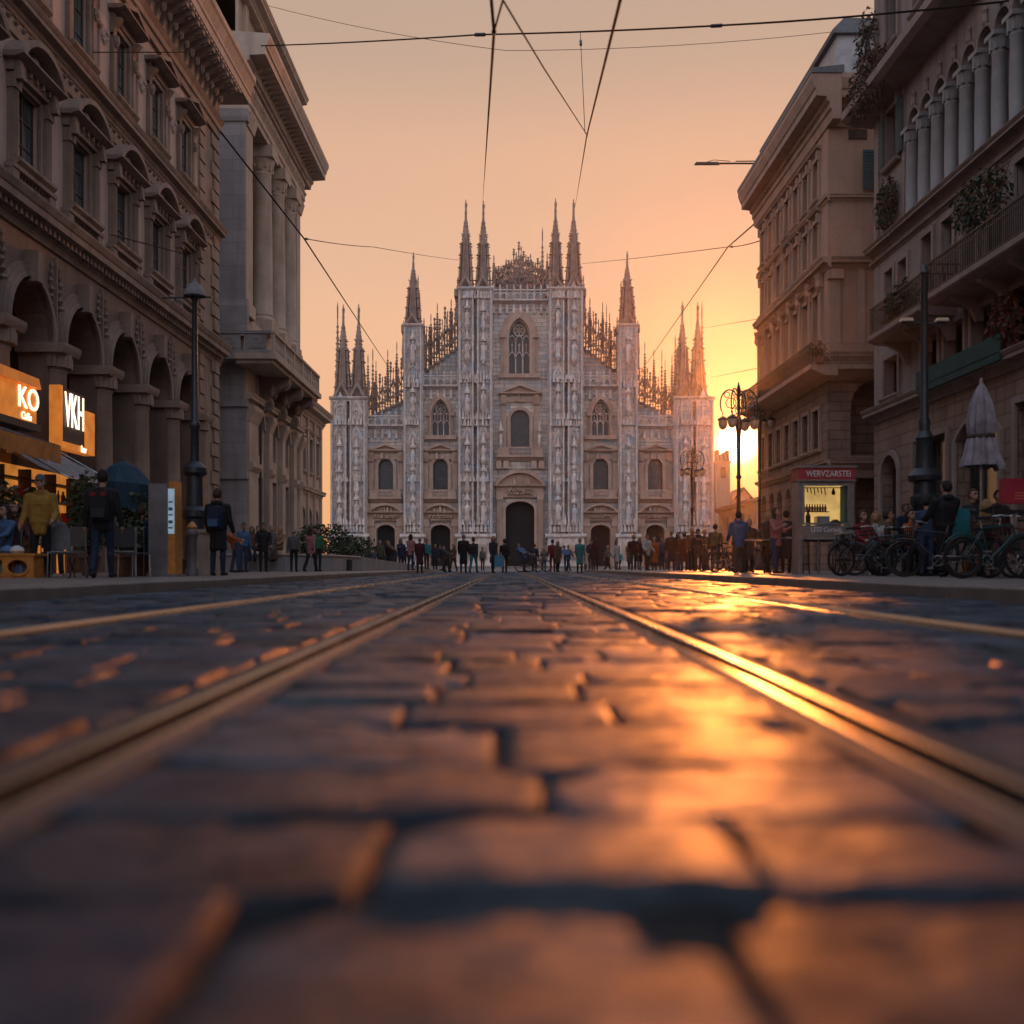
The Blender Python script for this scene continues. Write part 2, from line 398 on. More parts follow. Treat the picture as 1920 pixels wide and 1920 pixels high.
g = MB(); g.add([(-160, 64.0, -.012), (160, 64.0, -.012), (160, 300, -.012), (-160, 300, -.012)], [(0, 1, 2, 3)])
tag(g.build('square', M_PIAZZA), kind='structure')
KH = .122
g = MB()
g.add([(-60, -8, KH), (-4.78, -8, KH), (-4.78, 66, KH), (-60, 78, KH)], [(0, 1, 2, 3)]); g.box(-60, -4.78, 78, 78.2, -.05, KH - .004)
tag(g.build('pavement', M_PAVE2), kind='structure')
g = MB()
g.add([(4.78, -8, KH), (60, -8, KH), (60, 74, KH), (4.78, 62, KH)], [(0, 1, 2, 3)])
tag(g.build('pavement', M_PAVE2), kind='structure')
M_KERB = stone('kerb_granite', (.16, .135, .12), (.23, .195, .17), scale=2, rough=.6, bump=.3, streak=.1, fine=40, spec=.4)
for sgn, yend in ((-1, 66), (1, 62)):
    g = MB((0, 0, 0, 1, sgn, 0)); y = 0.6; rr = random.Random(4 + sgn)
    while y < yend:
        L = rr.uniform(1.0, 1.5); h = KH + rr.uniform(.001, .01); q = rr.uniform(-.008, .008)
        g.extrude([(4.5 + q, -.04), (4.5 + q, h - .02), (4.508 + q, h - .006), (4.525 + q, h), (4.8, h), (4.8, -.04)], y + .004, min(y + L, yend) - .004); y += L
    tag(g.build('kerb', M_KERB), kind='structure')

# tram rails: grooved rail with running head, groove and guard lip, bedded in a strip of setts
def rail_mat():
    m, nt, b = new_mat('polished_rail_steel')
    tc = nt.nodes.new('ShaderNodeTexCoord'); vec = tc.outputs['Object']
    f = noise(nt, vec, 3, 5, .6, (12, .6, 1)); f2 = noise(nt, vec, 60, 3)
    nt.links.new(mixc(nt, ramp(nt, f, .3, .7), (.15, .125, .105), (.30, .25, .205)), b.inputs['Base Color'])
    mr = nt.nodes.new('ShaderNodeMapRange'); nt.links.new(f, mr.inputs[0]); mr.inputs[1].default_value = .3; mr.inputs[2].default_value = .7; mr.inputs[3].default_value = .18; mr.inputs[4].default_value = .34
    nt.links.new(mr.outputs[0], b.inputs['Roughness']); b.inputs['Metallic'].default_value = .9
    bp = nn(nt, 'ShaderNodeBump', Strength=.12, Distance=.003); nt.links.new(f2, bp.inputs['Height']); nt.links.new(bp.outputs[0], b.inputs['Normal'])
    return m
M_RAIL = rail_mat()
M_RUST = plain('rusty_rail_groove', (.05, .03, .022), .8, .3, scale=20)
M_BED = plain('rail_bedding_asphalt', (.06, .052, .048), .6, scale=14, bump=.4)
def rail(xc, inner, label, up=0.0):
    """xc: centre of the strip; inner: side on which the guard lip lies"""
    t = thing('tram_rail', (xc, 0, 0), label, 'tram rail', 'tram rails in the street')
    s = inner
    hd = MB((xc, 0, 0, 1, s, 0))
    hd.extrude([(-.044, -.045), (-.043, .002), (-.036, .007 + up * .6), (-.026, .009 + up), (-.014, .009 + up), (-.004, .007 + up * .6), (.004, .003), (.006, -.045)], .3, 64)
    hd.build('rail_head', M_RAIL, t, smooth=30)
    lp = MB((xc, 0, 0, 1, s, 0)); lp.extrude([(.058, -.045), (.059, .001), (.063, .004), (.08, .003), (.085, .0), (.085, -.03)], .3, 64)
    lp.build('guard_lip', M_RAIL, t, smooth=30)
    gv = MB((xc, 0, 0, 1, s, 0)); gv.extrude([(.0065, -.05), (.0065, -.04), (.0575, -.04), (.0575, -.05)], .3, 64); gv.build('groove', M_RUST, t)
    bd = MB((xc, 0, 0, 1, s, 0)); bd.extrude([(-.125, -.05), (-.125, -.012), (-.0445, -.004), (-.0445, -.05)], .3, 64); bd.extrude([(.0855, -.05), (.0855, -.004), (.125, -.012), (.125, -.05)], .3, 64); bd.build('bedding', M_BED, t)
rail(-2.34, 1, 'outermost tram rail beside the pavement with the cafe and its awnings', .014)
rail(-.735, 1, 'inner tram rail on the cafe side of the central paving strip')
rail(.735, -1, 'inner tram rail with the brightest sun glint, on the kiosk side')
rail(2.34, -1, 'outermost tram rail beside the pavement with the kiosk and bicycles', .014)
# ================================================================== cathedral
DC = 180.0
FC = (0, DC, 1, 0, 0, -1)
def cx(px): return wx(px, DC)
def cz(py): return wz(py, DC)
U = DC / F0                                        # metres per photo pixel on the facade
M_MARB = stone('candoglia_marble', (.60, .50, .44), (.80, .73, .66), (.50, .57, .66), scale=.38, rough=.75, bump=.7, courses=(1.9, .72, .04, (1.0, .93, .86), (.60, .67, .75)), streak=.65, patch=.9, fine=4)
M_TRIM = stone('carved_marble', (.52, .41, .365), (.76, .66, .61), (.48, .54, .63), scale=.8, rough=.75, bump=.8, streak=.6, patch=.6, fine=3)
M_WARM = stone('rosy_portal_marble', (.40, .26, .205), (.52, .37, .30), None, scale=.5, rough=.75, bump=.4, streak=.35, fine=5)
M_DKST = stone('dark_spire_marble', (.24, .17, .145), (.36, .27, .235), None, scale=.8, rough=.8, bump=.5, streak=.3, fine=4)  # darker, browner marble tone for spires, pinnacles and pierced gables
M_VOID = plain('unlit_interior', (.012, .013, .016), .6, spec=.2)
M_PANE = plain('dark_leaded_glass', (.02, .026, .034), .25, spec=.5, scale=2)
duomo = thing('cathedral', (cx(976), DC, 0), 'huge pale marble gothic cathedral with many spires closing the end of the street', 'cathedral')
CXM = cx(976)
rc = random.Random(5)

# ---- wall bays with their openings -----------------------------------------
def mir(px): return 2 * 976 - px
ops_c, ops_all = [], []
big_win = O(cx(973.5), 40 * U, cz(702), cz(597), 34 * U, 'point')
mid_win = O(cx(975), 35 * U, cz(838), cz(769), 17.5 * U, 'round')
main_door = O(cx(975), 54 * U, 0.35, cz(940), 16 * U, 'round')
gw = [O(cx(p), 33 * U, cz(817), cz(749), 28 * U, 'point') for p in (826, mir(826))]
iw = [O(cx(p), 28 * U, cz(918), cz(861), 14 * U, 'round') for p in (826, mir(826))]
ow = [O(cx(p), 28 * U, cz(918), cz(861), 14 * U, 'round') for p in (723.5, mir(723.5))]
idr = [O(cx(p), 37 * U, 0.35, cz(984), 12 * U, 'round') for p in (826, mir(826))]
odr = [O(cx(p), 35 * U, 0.35, cz(984), 12 * U, 'round') for p in (723.5, mir(723.5))]
mb = MB(FC)
wall(mb, cx(688), cx(760), 0, cz(790), [ow[0], odr[0]], 0, 1.4)
wall(mb, cx(792), cx(862), 0, cz(716), [iw[0], idr[0], gw[0]], 0, 1.4)
wall(mb, cx(922), cx(1030), 0, cz(548), [big_win, mid_win, main_door], 0, 1.4)
wall(mb, cx(1090), cx(1160), 0, cz(716), [iw[1], idr[1], gw[1]], 0, 1.4)
wall(mb, cx(1192), cx(1264), 0, cz(790), [ow[1], odr[1]], 0, 1.4)
# solid raking walls between balustrade and openwork
for s in (0, 1):
    q = (lambda p: p) if s == 0 else mir
    a = sorted((cx(q(792)), cx(q(862)))); b = sorted((cx(q(688)), cx(q(760))))
    z0, z1 = (cz(690), cz(640)) if s == 0 else (cz(640), cz(690))
    mb.plate([(a[0], cz(718)), (a[1], cz(718)), (a[1], z1), (a[0], z0)], -3.4, -2.8)
    z0, z1 = (cz(775), cz(742)) if s == 0 else (cz(742), cz(775))
    mb.plate([(b[0], cz(795)), (b[1], cz(795)), (b[1], z1), (b[0], z0)], -3.4, -2.8)
mb.plate([(cx(922), cz(552)), (cx(1030), cz(552)), (cx(1030), cz(528)), (cx(976), cz(505)), (cx(922), cz(528))], -3.4, -2.8)
mb.build('facade_wall', M_MARB, duomo)
# nave and aisles running back behind the front
mb = MB(FC)
for x0, x1, py in ((690, 1262, 782), (795, 1157, 700), (925, 1027, 552)):
    mb.box(cx(x0), cx(x1), -64 + (x0 - 690) * .01, -3.5 - (x0 - 690) * .001, -.1, cz(py) - .3)
mb.build('nave', M_MARB, duomo)

# ---- buttress piers ---------------------------------------------------------
def panel_face(mb, a0, a1, n, z0, z1, cols):
    """vertical ribs, blind tracery heads and string courses over a pier face"""
    wd = a1 - a0; rib = .17
    for i in range(cols + 1):
        a = a0 + wd * i / cols
        if cols == 2 and i == 1:
            for s in (-.45, .45): mb.box(a + s - .14, a + s + .14, n - .05, n + .5, z0, z1)
            continue
        mb.box(a - rib, a + rib, n - .05, n + .5, z0, z1)
        mb.box(a - rib * .5, a + rib * .5, n + .45, n + .75, z0, z1)
        if 0 < i < cols: 
            mb.box(a - rib * 2.4, a - rib * 1.7, n - .05, n + .2, z0, z1); mb.box(a + rib * 1.7, a + rib * 2.4, n - .05, n + .2, z0, z1)
    for i in range(cols):
        l, r = a0 + wd * i / cols + rib, a0 + wd * (i + 1) / cols - rib; m = (l + r) / 2; w = r - l
        mb.box(m - .05, m + .05, n - .05, n + .13, z0, z1)
        mb.box(l + w * .22, l + w * .28, n - .05, n + .1, z0, z1); mb.box(r - w * .28, r - w * .22, n - .05, n + .1, z0, z1)
        z = z0 + 3.2
        while z < z1 - 2.2:
            cv = arch(m, w, z, w * .9, 'point', 8); inn = arch(m, w - .24, z, w * .9 - .2, 'point', 8)
            mb.band(cv, inn, n - .05, n + .22)
            mb.plate([(m - w * .5, z + w * .55), (m, z + w * 1.75), (m + w * .5, z + w * .55), (m + w * .36, z + w * .55), (m, z + w * 1.35), (m - w * .36, z + w * .55)][0:6], n - .05, n + .12)
            for k in range(4): mb.box(m - w * .34 + k * w * .19, m - w * .26 + k * w * .19, n - .05, n + .16, z - .9 + (k % 2) * .12, z - .5 + (k % 2) * .12)
            z += rc.uniform(3.4, 4.6)
def carve_row(mb, a0, a1, n, z, h, seed):
    """crowded relief band: little canopies, corbels and figures"""
    r2 = random.Random(seed); a = a0
    while a < a1 - .15:
        wv = r2.uniform(.34, .8); hh = h * r2.uniform(.6, 1.3)
        mb.box(a, min(a + wv * .8, a1), n - .05, n + r2.uniform(.3, .95), z, z + hh, (wv * .22, .05))
        if r2.random() < .6: mb.lathe(a + wv * .4, n + .3, [(.05, z + hh * .8), (.14, z + hh), (.03, z + hh * 1.5)], 5)
        a += wv
def pier(x0, x1, ytop, cols, proj, rows):
    a0, a1 = cx(x0), cx(x1); zt = cz(ytop); zb = cz(1003)
    mb = MB(FC)
    if cols == 2:
        m = (a0 + a1) / 2; mb.box(a0, m - .28, -4, proj, zb - .2, zt - .7); mb.box(m + .28, a1, -4, proj, zb - .2, zt - .7); mb.box(m - .28, m + .28, -4, proj - 1.1, zb - .2, zt - .7); mb.box(a0, a1, -4, proj, zt - .7, zt)
    else: mb.box(a0, a1, -4, proj, zb - .2, zt)
    mb.build('pier', M_MARB, duomo)
    mb = MB(FC)
    panel_face(mb, a0 + .12, a1 - .12, proj, zb, zt - .6, cols)
    fl = MB((a0, DC, 0, -1, -1, 0)); panel_face(mb, a0 + .12, a1 - .12, proj, zb, zb + .01, cols)
    for py, h in rows: carve_row(mb, a0, a1, proj, cz(py), h, int(py + x0))
    z = zt - .5
    mb.extrude([(proj - .05, z), (proj + .25, z + .1), (proj + .5, z + .35), (proj + .5, z + .55), (proj - .05, z + .55)], a0 - .35, a1 + .35)
    mb.extrude([(proj - .05, zb + 1.0), (proj + .3, zb + 1.0), (proj + .2, zb + 1.25), (proj - .05, zb + 1.3)], a0 - .2, a1 + .2)
    for x in (a0, a1):   # ribs on the flanks
        s = -1 if x == a0 else 1
        for k in range(3): mb.box(x - .02 * s, x + .22 * s, proj - .5 - k * .75, proj - .25 - k * .75, zb, zt)
    mb.build('tracery', M_TRIM, duomo)
    mb = MB(FC)          # pedestal with moulded cap and relief panels
    mb.box(a0 - .35, a1 + .35, -4, proj + .35, 0, zb - .5)
    mb.extrude([(-.1, zb - .6), (proj + .5, zb - .6), (proj + .75, zb - .35), (proj + .75, zb - .1), (proj + .3, zb + .15), (-.1, zb + .15)], a0 - .75, a1 + .75)
    mb.box(a0 - .6, a1 + .6, -.1, proj + .6, 0, .9)
    for i in range(cols):
        m = a0 + (a1 - a0) * (i + .5) / cols; hw = (a1 - a0) / cols * .34
        mb.box(m - hw, m + hw, proj + .3, proj + .42, 1.5, zb - 1.0)
    mb.build('pedestal', M_TRIM, duomo)
    for i in range(cols):
        m = a0 + (a1 - a0) * (i + .5) / cols
        rp = MB(FC); carve_row(rp, m - (a1 - a0) / cols * .3, m + (a1 - a0) / cols * .3, proj + .42, 1.8, 1.1, i + x0); carve_row(rp, m - (a1 - a0) / cols * .3, m + (a1 - a0) / cols * .3, proj + .42, 2.9, 1.1, i + x0 + 9)
        rp.build('relief_panel', M_WARM, duomo)
    return a0, a1, proj
def niche_statue(a, n, py, h):
    z = cz(py)
    mb = MB(FC)
    mb.lathe(a, n + .5, [(.12, z - .9), (.3, z - .55), (.52, z - .12), (.55, z)], 6)     # console
    statue(mb, a, n + .5, z, h, .42)
    mb.lathe(a, n + .45, [(.5, z + h + .1), (.55, z + h + .45), (.3, z + h + .7), (.22, z + h + 1.3), (.03, z + h + 2.1)], 6)   # canopy
    mb.build('statue', M_TRIM, duomo, smooth=40)
ROWS_P = [(998, 1.3), (985, 1.0), (905, .9), (802, 1.5), (790, 1.1), (722, 1.2), (716, .8), (566, .8)]
ROWS_S = [(998, 1.3), (985, 1.0), (905, .9), (800, .9), (730, 1.4), (722, .9)]
for x0, x1, yt, cols in ((625, 688, 748, 2), (862, 922, 545, 2), (1030, 1090, 545, 2), (1264, 1332, 748, 2), (760, 792, 612, 1), (1160, 1192, 612, 1)):
    rows = [r for r in (ROWS_P if yt == 545 else ROWS_S) if r[0] > yt + 10]
    a0, a1, pj = pier(x0, x1, yt, cols, 2.0 if cols == 2 else 1.6, rows)
    for i in range(cols):
        m = a0 + (a1 - a0) * (i + .5) / cols
        for py, h in ((976, 3.2), (922, 3.2), (868, 2.6), (772, 3.0), (676, 3.2), (616, 2.6)):
            if py > yt + 25: niche_statue(m, pj, py + rc.uniform(-3, 3), h * rc.uniform(.92, 1.05))

# ---- spires -----------------------------------------------------------------
def spire(px, ybase, ytop, w, n=-1.0, gab=True, name='spire'):
    a = cx(px); z0, z1 = cz(ybase), cz(ytop); h = z1 - z0; r = w * U / 2
    mb = MB(FC)
    zt = z0 + h * .50                                  # top of the pinnacled shaft
    mb.lathe(a, n, [(r * .66, z0), (r * .4, zt)], 8, PI / 8)
    for k in range(8):
        t = PI / 8 + k * PI / 4; ca, sa = math.cos(t), math.sin(t)
        mb.tube([(a + ca * r * .9, n + sa * r * .9, z0), (a + ca * r * .46, n + sa * r * .46, zt + h * .04)], r * .085, 4)
    for k in range(4):                                 # free-standing corner pinnacles
        t = PI / 4 + k * PI / 2; pa, pn = a + math.cos(t) * r * 1.12, n + math.sin(t) * r * 1.12
        qa, qn = a + math.cos(t) * r * .68, n + math.sin(t) * r * .68
        mb.tube([(pa, pn, z0), (qa, qn, zt - h * .06)], r * .12, 5, r * .08); mb.lathe(qa, qn, [(r * .08, zt - h * .07), (r * .14, zt - h * .05), (r * .02, zt + h * .03)], 5)
        for q in (.2, .42, .62): mb.tube([(pa + (qa - pa) * q / .6, pn + (qn - pn) * q / .6, z0 + h * q), (a, n, z0 + h * (q - .03))], r * .07, 4)
        for q in (.1, .24, .38, .5):
            f_ = q / .5; mb.lathe(pa + (qa - pa) * f_, pn + (qn - pn) * f_, [(r * .14, z0 + h * q), (r * .26, z0 + h * (q + .006)), (r * .12, z0 + h * (q + .018))], 5)
    z2 = zt + h * .30                                  # slender octagon and needle
    mb.lathe(a, n, [(r * .44, zt), (r * .34, zt + h * .15), (r * .14, z2), (r * .12, z2 + h * .05), (r * .16, z2 + h * .055), (r * .1, z2 + h * .06)], 8, PI / 8)
    for k in range(8):
        t = PI / 8 + k * PI / 4; ca, sa = math.cos(t), math.sin(t)
        for q in range(6):
            f = q / 6; rr_ = r * (.47 - .33 * f); mb.box(a + ca * rr_ - r * .05, a + ca * rr_ + r * .05, n + sa * rr_ - r * .05, n + sa * rr_ + r * .05, zt + h * .02 + h * .27 * f, zt + h * .035 + h * .27 * f)
    if gab:
        for s in (0, 1, 2, 3):
            t = s * PI / 2
            f = MB((FC[0], FC[1], FC[2], FC[3], FC[4], FC[5]))
        mb.plate([(a - r * 1.05, z0 - .3), (a, z0 + h * .17), (a + r * 1.05, z0 - .3), (a + r * .7, z0 - .3), (a, z0 + h * .12), (a - r * .7, z0 - .3)], n + r * 1.05, n + r * 1.3)
        mb.box(a - r * 1.2, a + r * 1.2, n - r * 1.2, n + r * 1.2, z0 - 1.2, z0 + .1)
    s = mb.build(name, M_DKST, duomo, smooth=35)
    mb = MB(FC); zs = z2 + h * .055; hs = z1 - zs
    statue(mb, a, n, zs, hs, .26); mb.box(a - hs * .02, a + hs * .02, n - .05, n + .05, zs + hs * .8, zs + hs * 1.04)
    mb.build('statue', M_DKST, s, smooth=40)
for px, yb, yt, w in ((873, 545, 371, 29), (906, 545, 373, 29), (1042, 545, 369, 29), (1076, 545, 370, 31), (774, 612, 470, 29), (1177, 612, 468, 30),
                      (642, 745, 569, 29), (671, 745, 568, 27), (1281, 745, 563, 29), (1310, 745, 564, 29)):
    spire(px, yb, yt, w * 1.2)
# thin pinnacles standing on the roofs behind
def pinnacle(px, ybase, ytop, w, n):
    mb = MB(FC); a = cx(px) * (DC - n) / DC; z0, z1 = cz(ybase), H0 + (cz(ytop) - H0) * (DC - n) / DC; h = z1 - z0; r = w * U / 2
    mb.lathe(a, n, [(r, z0), (r * .9, z0 + h * .3), (r * 1.2, z0 + h * .32), (r * .75, z0 + h * .36), (r * .2, z0 + h * .84), (r * .3, z0 + h * .86), (r * .3, z0 + h * .95), (.03, z1)], 8)
    for q in range(9):
        f = q / 9; rr_ = r * (.85 - .6 * f); z = z0 + h * (.36 + .46 * f)
        for k in range(4):
            t = k * PI / 2; mb.box(a + math.cos(t) * rr_ - .1, a + math.cos(t) * rr_ + .1, n + math.sin(t) * rr_ - .1, n + math.sin(t) * rr_ + .1, z, z + .25)
    mb.build('pinnacle', M_DKST, duomo)
for px, yb, yt, w, n in ((699, 790, 652, 7, -12), (1017, 560, 426, 9, -14), (1137, 700, 570, 6, -14), (1164.5, 650, 527, 9, -10), (784, 650, 515, 8, -9), (1241, 790, 655, 6, -12), (1266, 760, 628, 8, -9), (757, 690, 600, 7, -.6), (795, 690, 596, 7, -.6), (1157, 690, 594, 7, -.6), (1196, 690, 600, 7, -.6), (858, 600, 520, 8, -.8), (926, 552, 478, 7, -.8), (1026, 552, 474, 7, -.8), (1094, 600, 516, 8, -.8), (690, 770, 664, 6, -.6), (1260, 770, 664, 6, -.6), (727, 745, 655, 6, -4), (1226, 745, 655, 6, -4), (820, 655, 568, 6, -4), (1130, 655, 566, 6, -4), (763, 640, 560, 6, -.4), (787, 640, 548, 6, -.4), (1165, 640, 556, 6, -.4), (1189, 640, 560, 6, -.4), (846, 640, 560, 7, -5), (1106, 640, 558, 7, -5), (808, 675, 588, 6, -5), (1143, 675, 586, 6, -5), (705, 765, 676, 5, -5), (744, 745, 640, 6, -5), (1209, 745, 640, 6, -5), (1247, 765, 674, 5, -5), (633, 760, 566, 10, -8), (1316, 760, 566, 10, -9)):
    pinnacle(px, yb, yt, w, n)

# ---- pierced gables along the raking rooflines ------------------------------
def openwork(units, n=-2.6):
    """units: (px0, px1, y base, y top) - each a lancet with gablet between tall finialled shafts"""
    mb = MB(FC); k = .115
    for x0, x1, yb, yt in units:
        a0, a1, z0, z1 = cx(x0), cx(x1), cz(yb), cz(yt); w = a1 - a0; m = (a0 + a1) / 2; h = z1 - z0
        zs = z0 + h * .42
        for a in (a0,):
            zt = z1 + h * rc.choice((-.28, -.12, .0, .08, .14))
            mb.tube([(a, n, z0 - .4), (a, n, zt - h * .22)], k, 5)
            mb.lathe(a, n, [(k * 1.2, zt - h * .3), (k * 2.8, zt - h * .25), (k * 1.2, zt - h * .2), (k * 2.2, zt - h * .15), (k * .8, zt - h * .1), (k * 2.4, zt - h * .04), (k * .2, zt)], 5)
            for q in (.2, .35, .5, .62): mb.box(a - k * 2.3, a + k * 2.3, n - k, n + k, z0 + h * q, z0 + h * q + .16)
        mb.tube([(m, n, z0 - .3), (m, n, z0 + h * .86)], k * .6, 4); mb.lathe(m, n, [(k * .6, z0 + h * .84), (k * 1.6, z0 + h * .88), (k * .5, z0 + h * .91), (k * 1.3, z0 + h * .94), (.03, z0 + h * .98)], 5)
        cv = arch(m, w, zs, w * 1.0, 'point', 8); inn = arch(m, w - k * 1.6, zs, w - k, 'point', 8); mb.band(cv, inn, n - k, n + k)
        zq = zs + w * .3; tall = 1.2 if int(x0 * 7) % 2 else .85
        mb.band([(a0, zq), (m, zq + w * 2.0), (a1, zq)], [(a0 + k * 2.6, zq), (m, zq + w * 2.0 - k * 6), (a1 - k * 2.6, zq)], n - k, n + k)
        mb.band([(a0, z0 + h * .16), (m, z0 + h * .16 + w * 1.1), (a1, z0 + h * .16)], [(a0 + k * 2.2, z0 + h * .16), (m, z0 + h * .16 + w * 1.1 - k * 5), (a1 - k * 2.2, z0 + h * .16)], n - k, n + k)
        mb.ring((m, n, zs + w * .2), (0, 1, 0), w * .2, k * .45, 8, 4); mb.ring((m, n, z0 + h * .2), (0, 1, 0), w * .24, k * .5, 8, 4)
        mb.box(a0, a1, n - k, n + k, z0 + h * .3, z0 + h * .3 + .14); mb.box(a0, a1, n - k * 1.4, n + k * 1.4, z0 - .4, z0)
    for x0, x1, yb, yt in units:                       # a lower, finer screen behind the first
        a0, a1, z0 = cx(x0), cx(x1), cz(yb); w = a1 - a0; h = (cz(yt) - z0) * .62; k = .085; n2 = n - 1.6
        for q in (.15, .62):
            a = a0 + w * q + .1; hh = h * rc.uniform(.55, 1.3); mb.tube([(a, n2, z0 - .5), (a, n2, z0 + hh)], k, 4); mb.lathe(a, n2, [(k, z0 + hh * .9), (k * 2.2, z0 + hh), (.02, z0 + hh * 1.14)], 5)
            mb.band(arch(a + w * .165, w * .42, z0 + h * .5, w * .5, 'point', 6), arch(a + w * .165, w * .42 - k * 2.5, z0 + h * .5, w * .4 - k, 'point', 6), n2 - k, n2 + k)
            mb.ring((a + w * .165, n2, z0 + h * .36), (0, 1, 0), w * .13, k * .6, 8, 4)
        mb.box(a0, a1, n2 - k, n2 + k, z0 + h * .2, z0 + h * .2 + .12); mb.box(a0, a1, n - 1.7, n + .1, z0 - .5, z0 - .38)
    mb.build('openwork_gable', M_DKST, duomo)
def rake(xa, xb, yba, ybb, yta, ytb, k):
    return [(xa + (xb - xa) * i / k, xa + (xb - xa) * (i + 1) / k, yba + (ybb - yba) * (i + .5) / k, yta + (ytb - yta) * (i + .5) / k + (i % 2) * 9) for i in range(k)]
def flipu(us): return [(mir(b), mir(a), yb, yt) for a, b, yb, yt in us]
inner = rake(793, 862, 690, 640, 606, 556, 7); outer = rake(688, 760, 776, 742, 722, 660, 7)
openwork(inner); openwork(outer); openwork(flipu(inner)); openwork(flipu(outer))
openwork(rake(925, 973, 531, 506, 494, 460, 5) + rake(973, 1027, 506, 531, 448, 492, 6))
openwork(rake(930, 975, 548, 540, 520, 500, 5) + rake(975, 1024, 540, 548, 500, 520, 5), -1.6)

# ---- galleries at the foot of the gables ------------------------------------
def gallery(x0, x1, yt, yb):
    a0, a1 = cx(x0) + .3, cx(x1) - .3; zt, zb = cz(yt), cz(yb); mb = MB(FC)
    mb.extrude([(-.05, zb - .5), (.5, zb - .2), (1.1, zb), (1.1, zb + .25), (-.05, zb + .25)], a0, a1)
    mb.box(a0, a1, .75, 1.05, zt - .22, zt)
    k = max(3, int((a1 - a0) / 1.15))
    for i in range(k + 1):
        a = a0 + (a1 - a0) * i / k; mb.box(a - .1, a + .1, .78, 1.0, zb + .25, zt - .22)
        mb.box(a - .22, a + .22, -.05, .5, zb - 2.1, zb - .5, (.05, .2))
        mb.lathe(a, .9, [(.1, zt), (.18, zt + .3), (.04, zt + .9)], 5)
    for i in range(k):
        m = a0 + (a1 - a0) * (i + .5) / k; w = (a1 - a0) / k - .2
        mb.band(arch(m, w, zb + (zt - zb) * .5, w * .5, 'point', 6), arch(m, w * .7, zb + (zt - zb) * .5, w * .33, 'point', 6), .82, .96)
        mb.band(arch(m, w, zb - 1.6, w * .5, 'point', 6), arch(m, w * .74, zb - 1.6, w * .36, 'point', 6), -.05, .3)
    mb.build('gallery_balustrade', M_TRIM, duomo)
for x0, x1, yt, yb in ((688, 760, 780, 800), (792, 862, 705, 726), (922, 1030, 545, 566), (1090, 1160, 705, 726), (1192, 1264, 780, 800)): gallery(x0, x1, yt, yb)
# slender string courses across the bays
mb = MB(FC)
for x0, x1, ys in ((688, 760, (830, 940)), (792, 862, (740, 825, 940)), (922, 1030, (575, 712, 760, 880)), (1090, 1160, (740, 825, 940)), (1192, 1264, (830, 940))):
    for y in ys:
        z = cz(y); mb.extrude([(-.04, z), (.1, z + .02), (.2, z + .18), (.2, z + .28), (-.04, z + .3)], cx(x0), cx(x1))
mb.build('string_course', M_TRIM, duomo)

# ---- gothic tracery windows, round-headed windows, doors --------------------
def gothic(o, frame_w, cols=3):
    g = MB(FC)
    l, r = o['a'] - o['w'] / 2, o['a'] + o['w'] / 2; zs = o['z1'] - o['rise']
    for k, (t, n1) in enumerate(((frame_w, .35), (frame_w * .66, .6), (frame_w * .34, .8))):
        cv = arch(o['a'], o['w'] + t * 2, zs, o['rise'] + t * 1.35, 'point', 14); inn = arch(o['a'], o['w'] + (0 if k == 2 else t * .5), zs, o['rise'] + (0 if k == 2 else t * .7), 'point', 14)
        if k == 2: inn = arch(o['a'], o['w'], zs, o['rise'], 'point', 14)
        g.band(cv, inn, -.05, n1 - k * .005)
        e = t if k == 2 else t * .75
        for s in (l - t, r + t - (t - 0) ):
            pass
        g.box(l - t, l - (0 if k == 2 else t * .25), -.05, n1 - k * .005, o['z0'], zs); g.box(r + (0 if k == 2 else t * .25), r + t, -.05, n1 - k * .005, o['z0'], zs)
    for s in (l - frame_w, r + frame_w * .45): g.box(s - .1, s + frame_w * .55 + .1, -.05, .9, zs - .35, zs + .25)
    g.box(l - frame_w - .5, r + frame_w + .5, -.05, .9, o['z0'] - .7, o['z0'] - .01)
    wn = g.build('gothic_window', M_WARM, duomo)
    p = MB(FC); pane_of(p, o, -.9); p.build('pane', M_PANE, wn)
    t = MB(FC); b = .07 * o['w'] / 3.2 + .02; n0, n1 = -.85, -.55
    H = o['z1'] - o['z0']; cw = o['w'] / cols; zt = o['z0'] + H * .30
    for i in range(cols + 1): 
        a = l + cw * i; t.box(a - b, a + b, n0, n1, o['z0'], zs - H * .02)
    for i in range(cols):
        m = l + cw * (i + .5)
        t.band(arch(m, cw, zt, cw * .95, 'point', 8), arch(m, cw - b * 2.4, zt, cw * .95 - b * 2, 'point', 8), n0, n1)
        t.tube([(m, (n0 + n1) / 2, zt + cw * .9), (m, (n0 + n1) / 2, zt + cw * 2.0)], b * .8, 4); t.lathe(m, (n0 + n1) / 2, [(b, zt + cw * 1.7), (b * 2.2, zt + cw * 1.85), (.02, zt + cw * 2.1)], 5)
        t.band(arch(m, cw, zs - H * .06, cw * .8, 'point', 8), arch(m, cw - b * 2.2, zs - H * .06, cw * .8 - b * 2, 'point', 8), n0, n1)
    rz = zs + o['rise'] * .38; rr_ = o['w'] * .27
    t.ring((o['a'], (n0 + n1) / 2, rz), (0, 1, 0), rr_, b, 20, 5)
    for k in range(6):
        q = k * PI / 3; t.ring((o['a'] + math.cos(q) * rr_ * .55, (n0 + n1) / 2, rz + math.sin(q) * rr_ * .55), (0, 1, 0), rr_ * .38, b * .6, 10, 4)
    t.band(arch(o['a'], o['w'], zs, o['rise'], 'point', 14), arch(o['a'], o['w'] - b * 3, zs, o['rise'] - b * 3, 'point', 14), n0, n1)
    t.build('tracery', M_TRIM, wn)
gothic(big_win, 1.35)
for o in gw: gothic(o, .75)
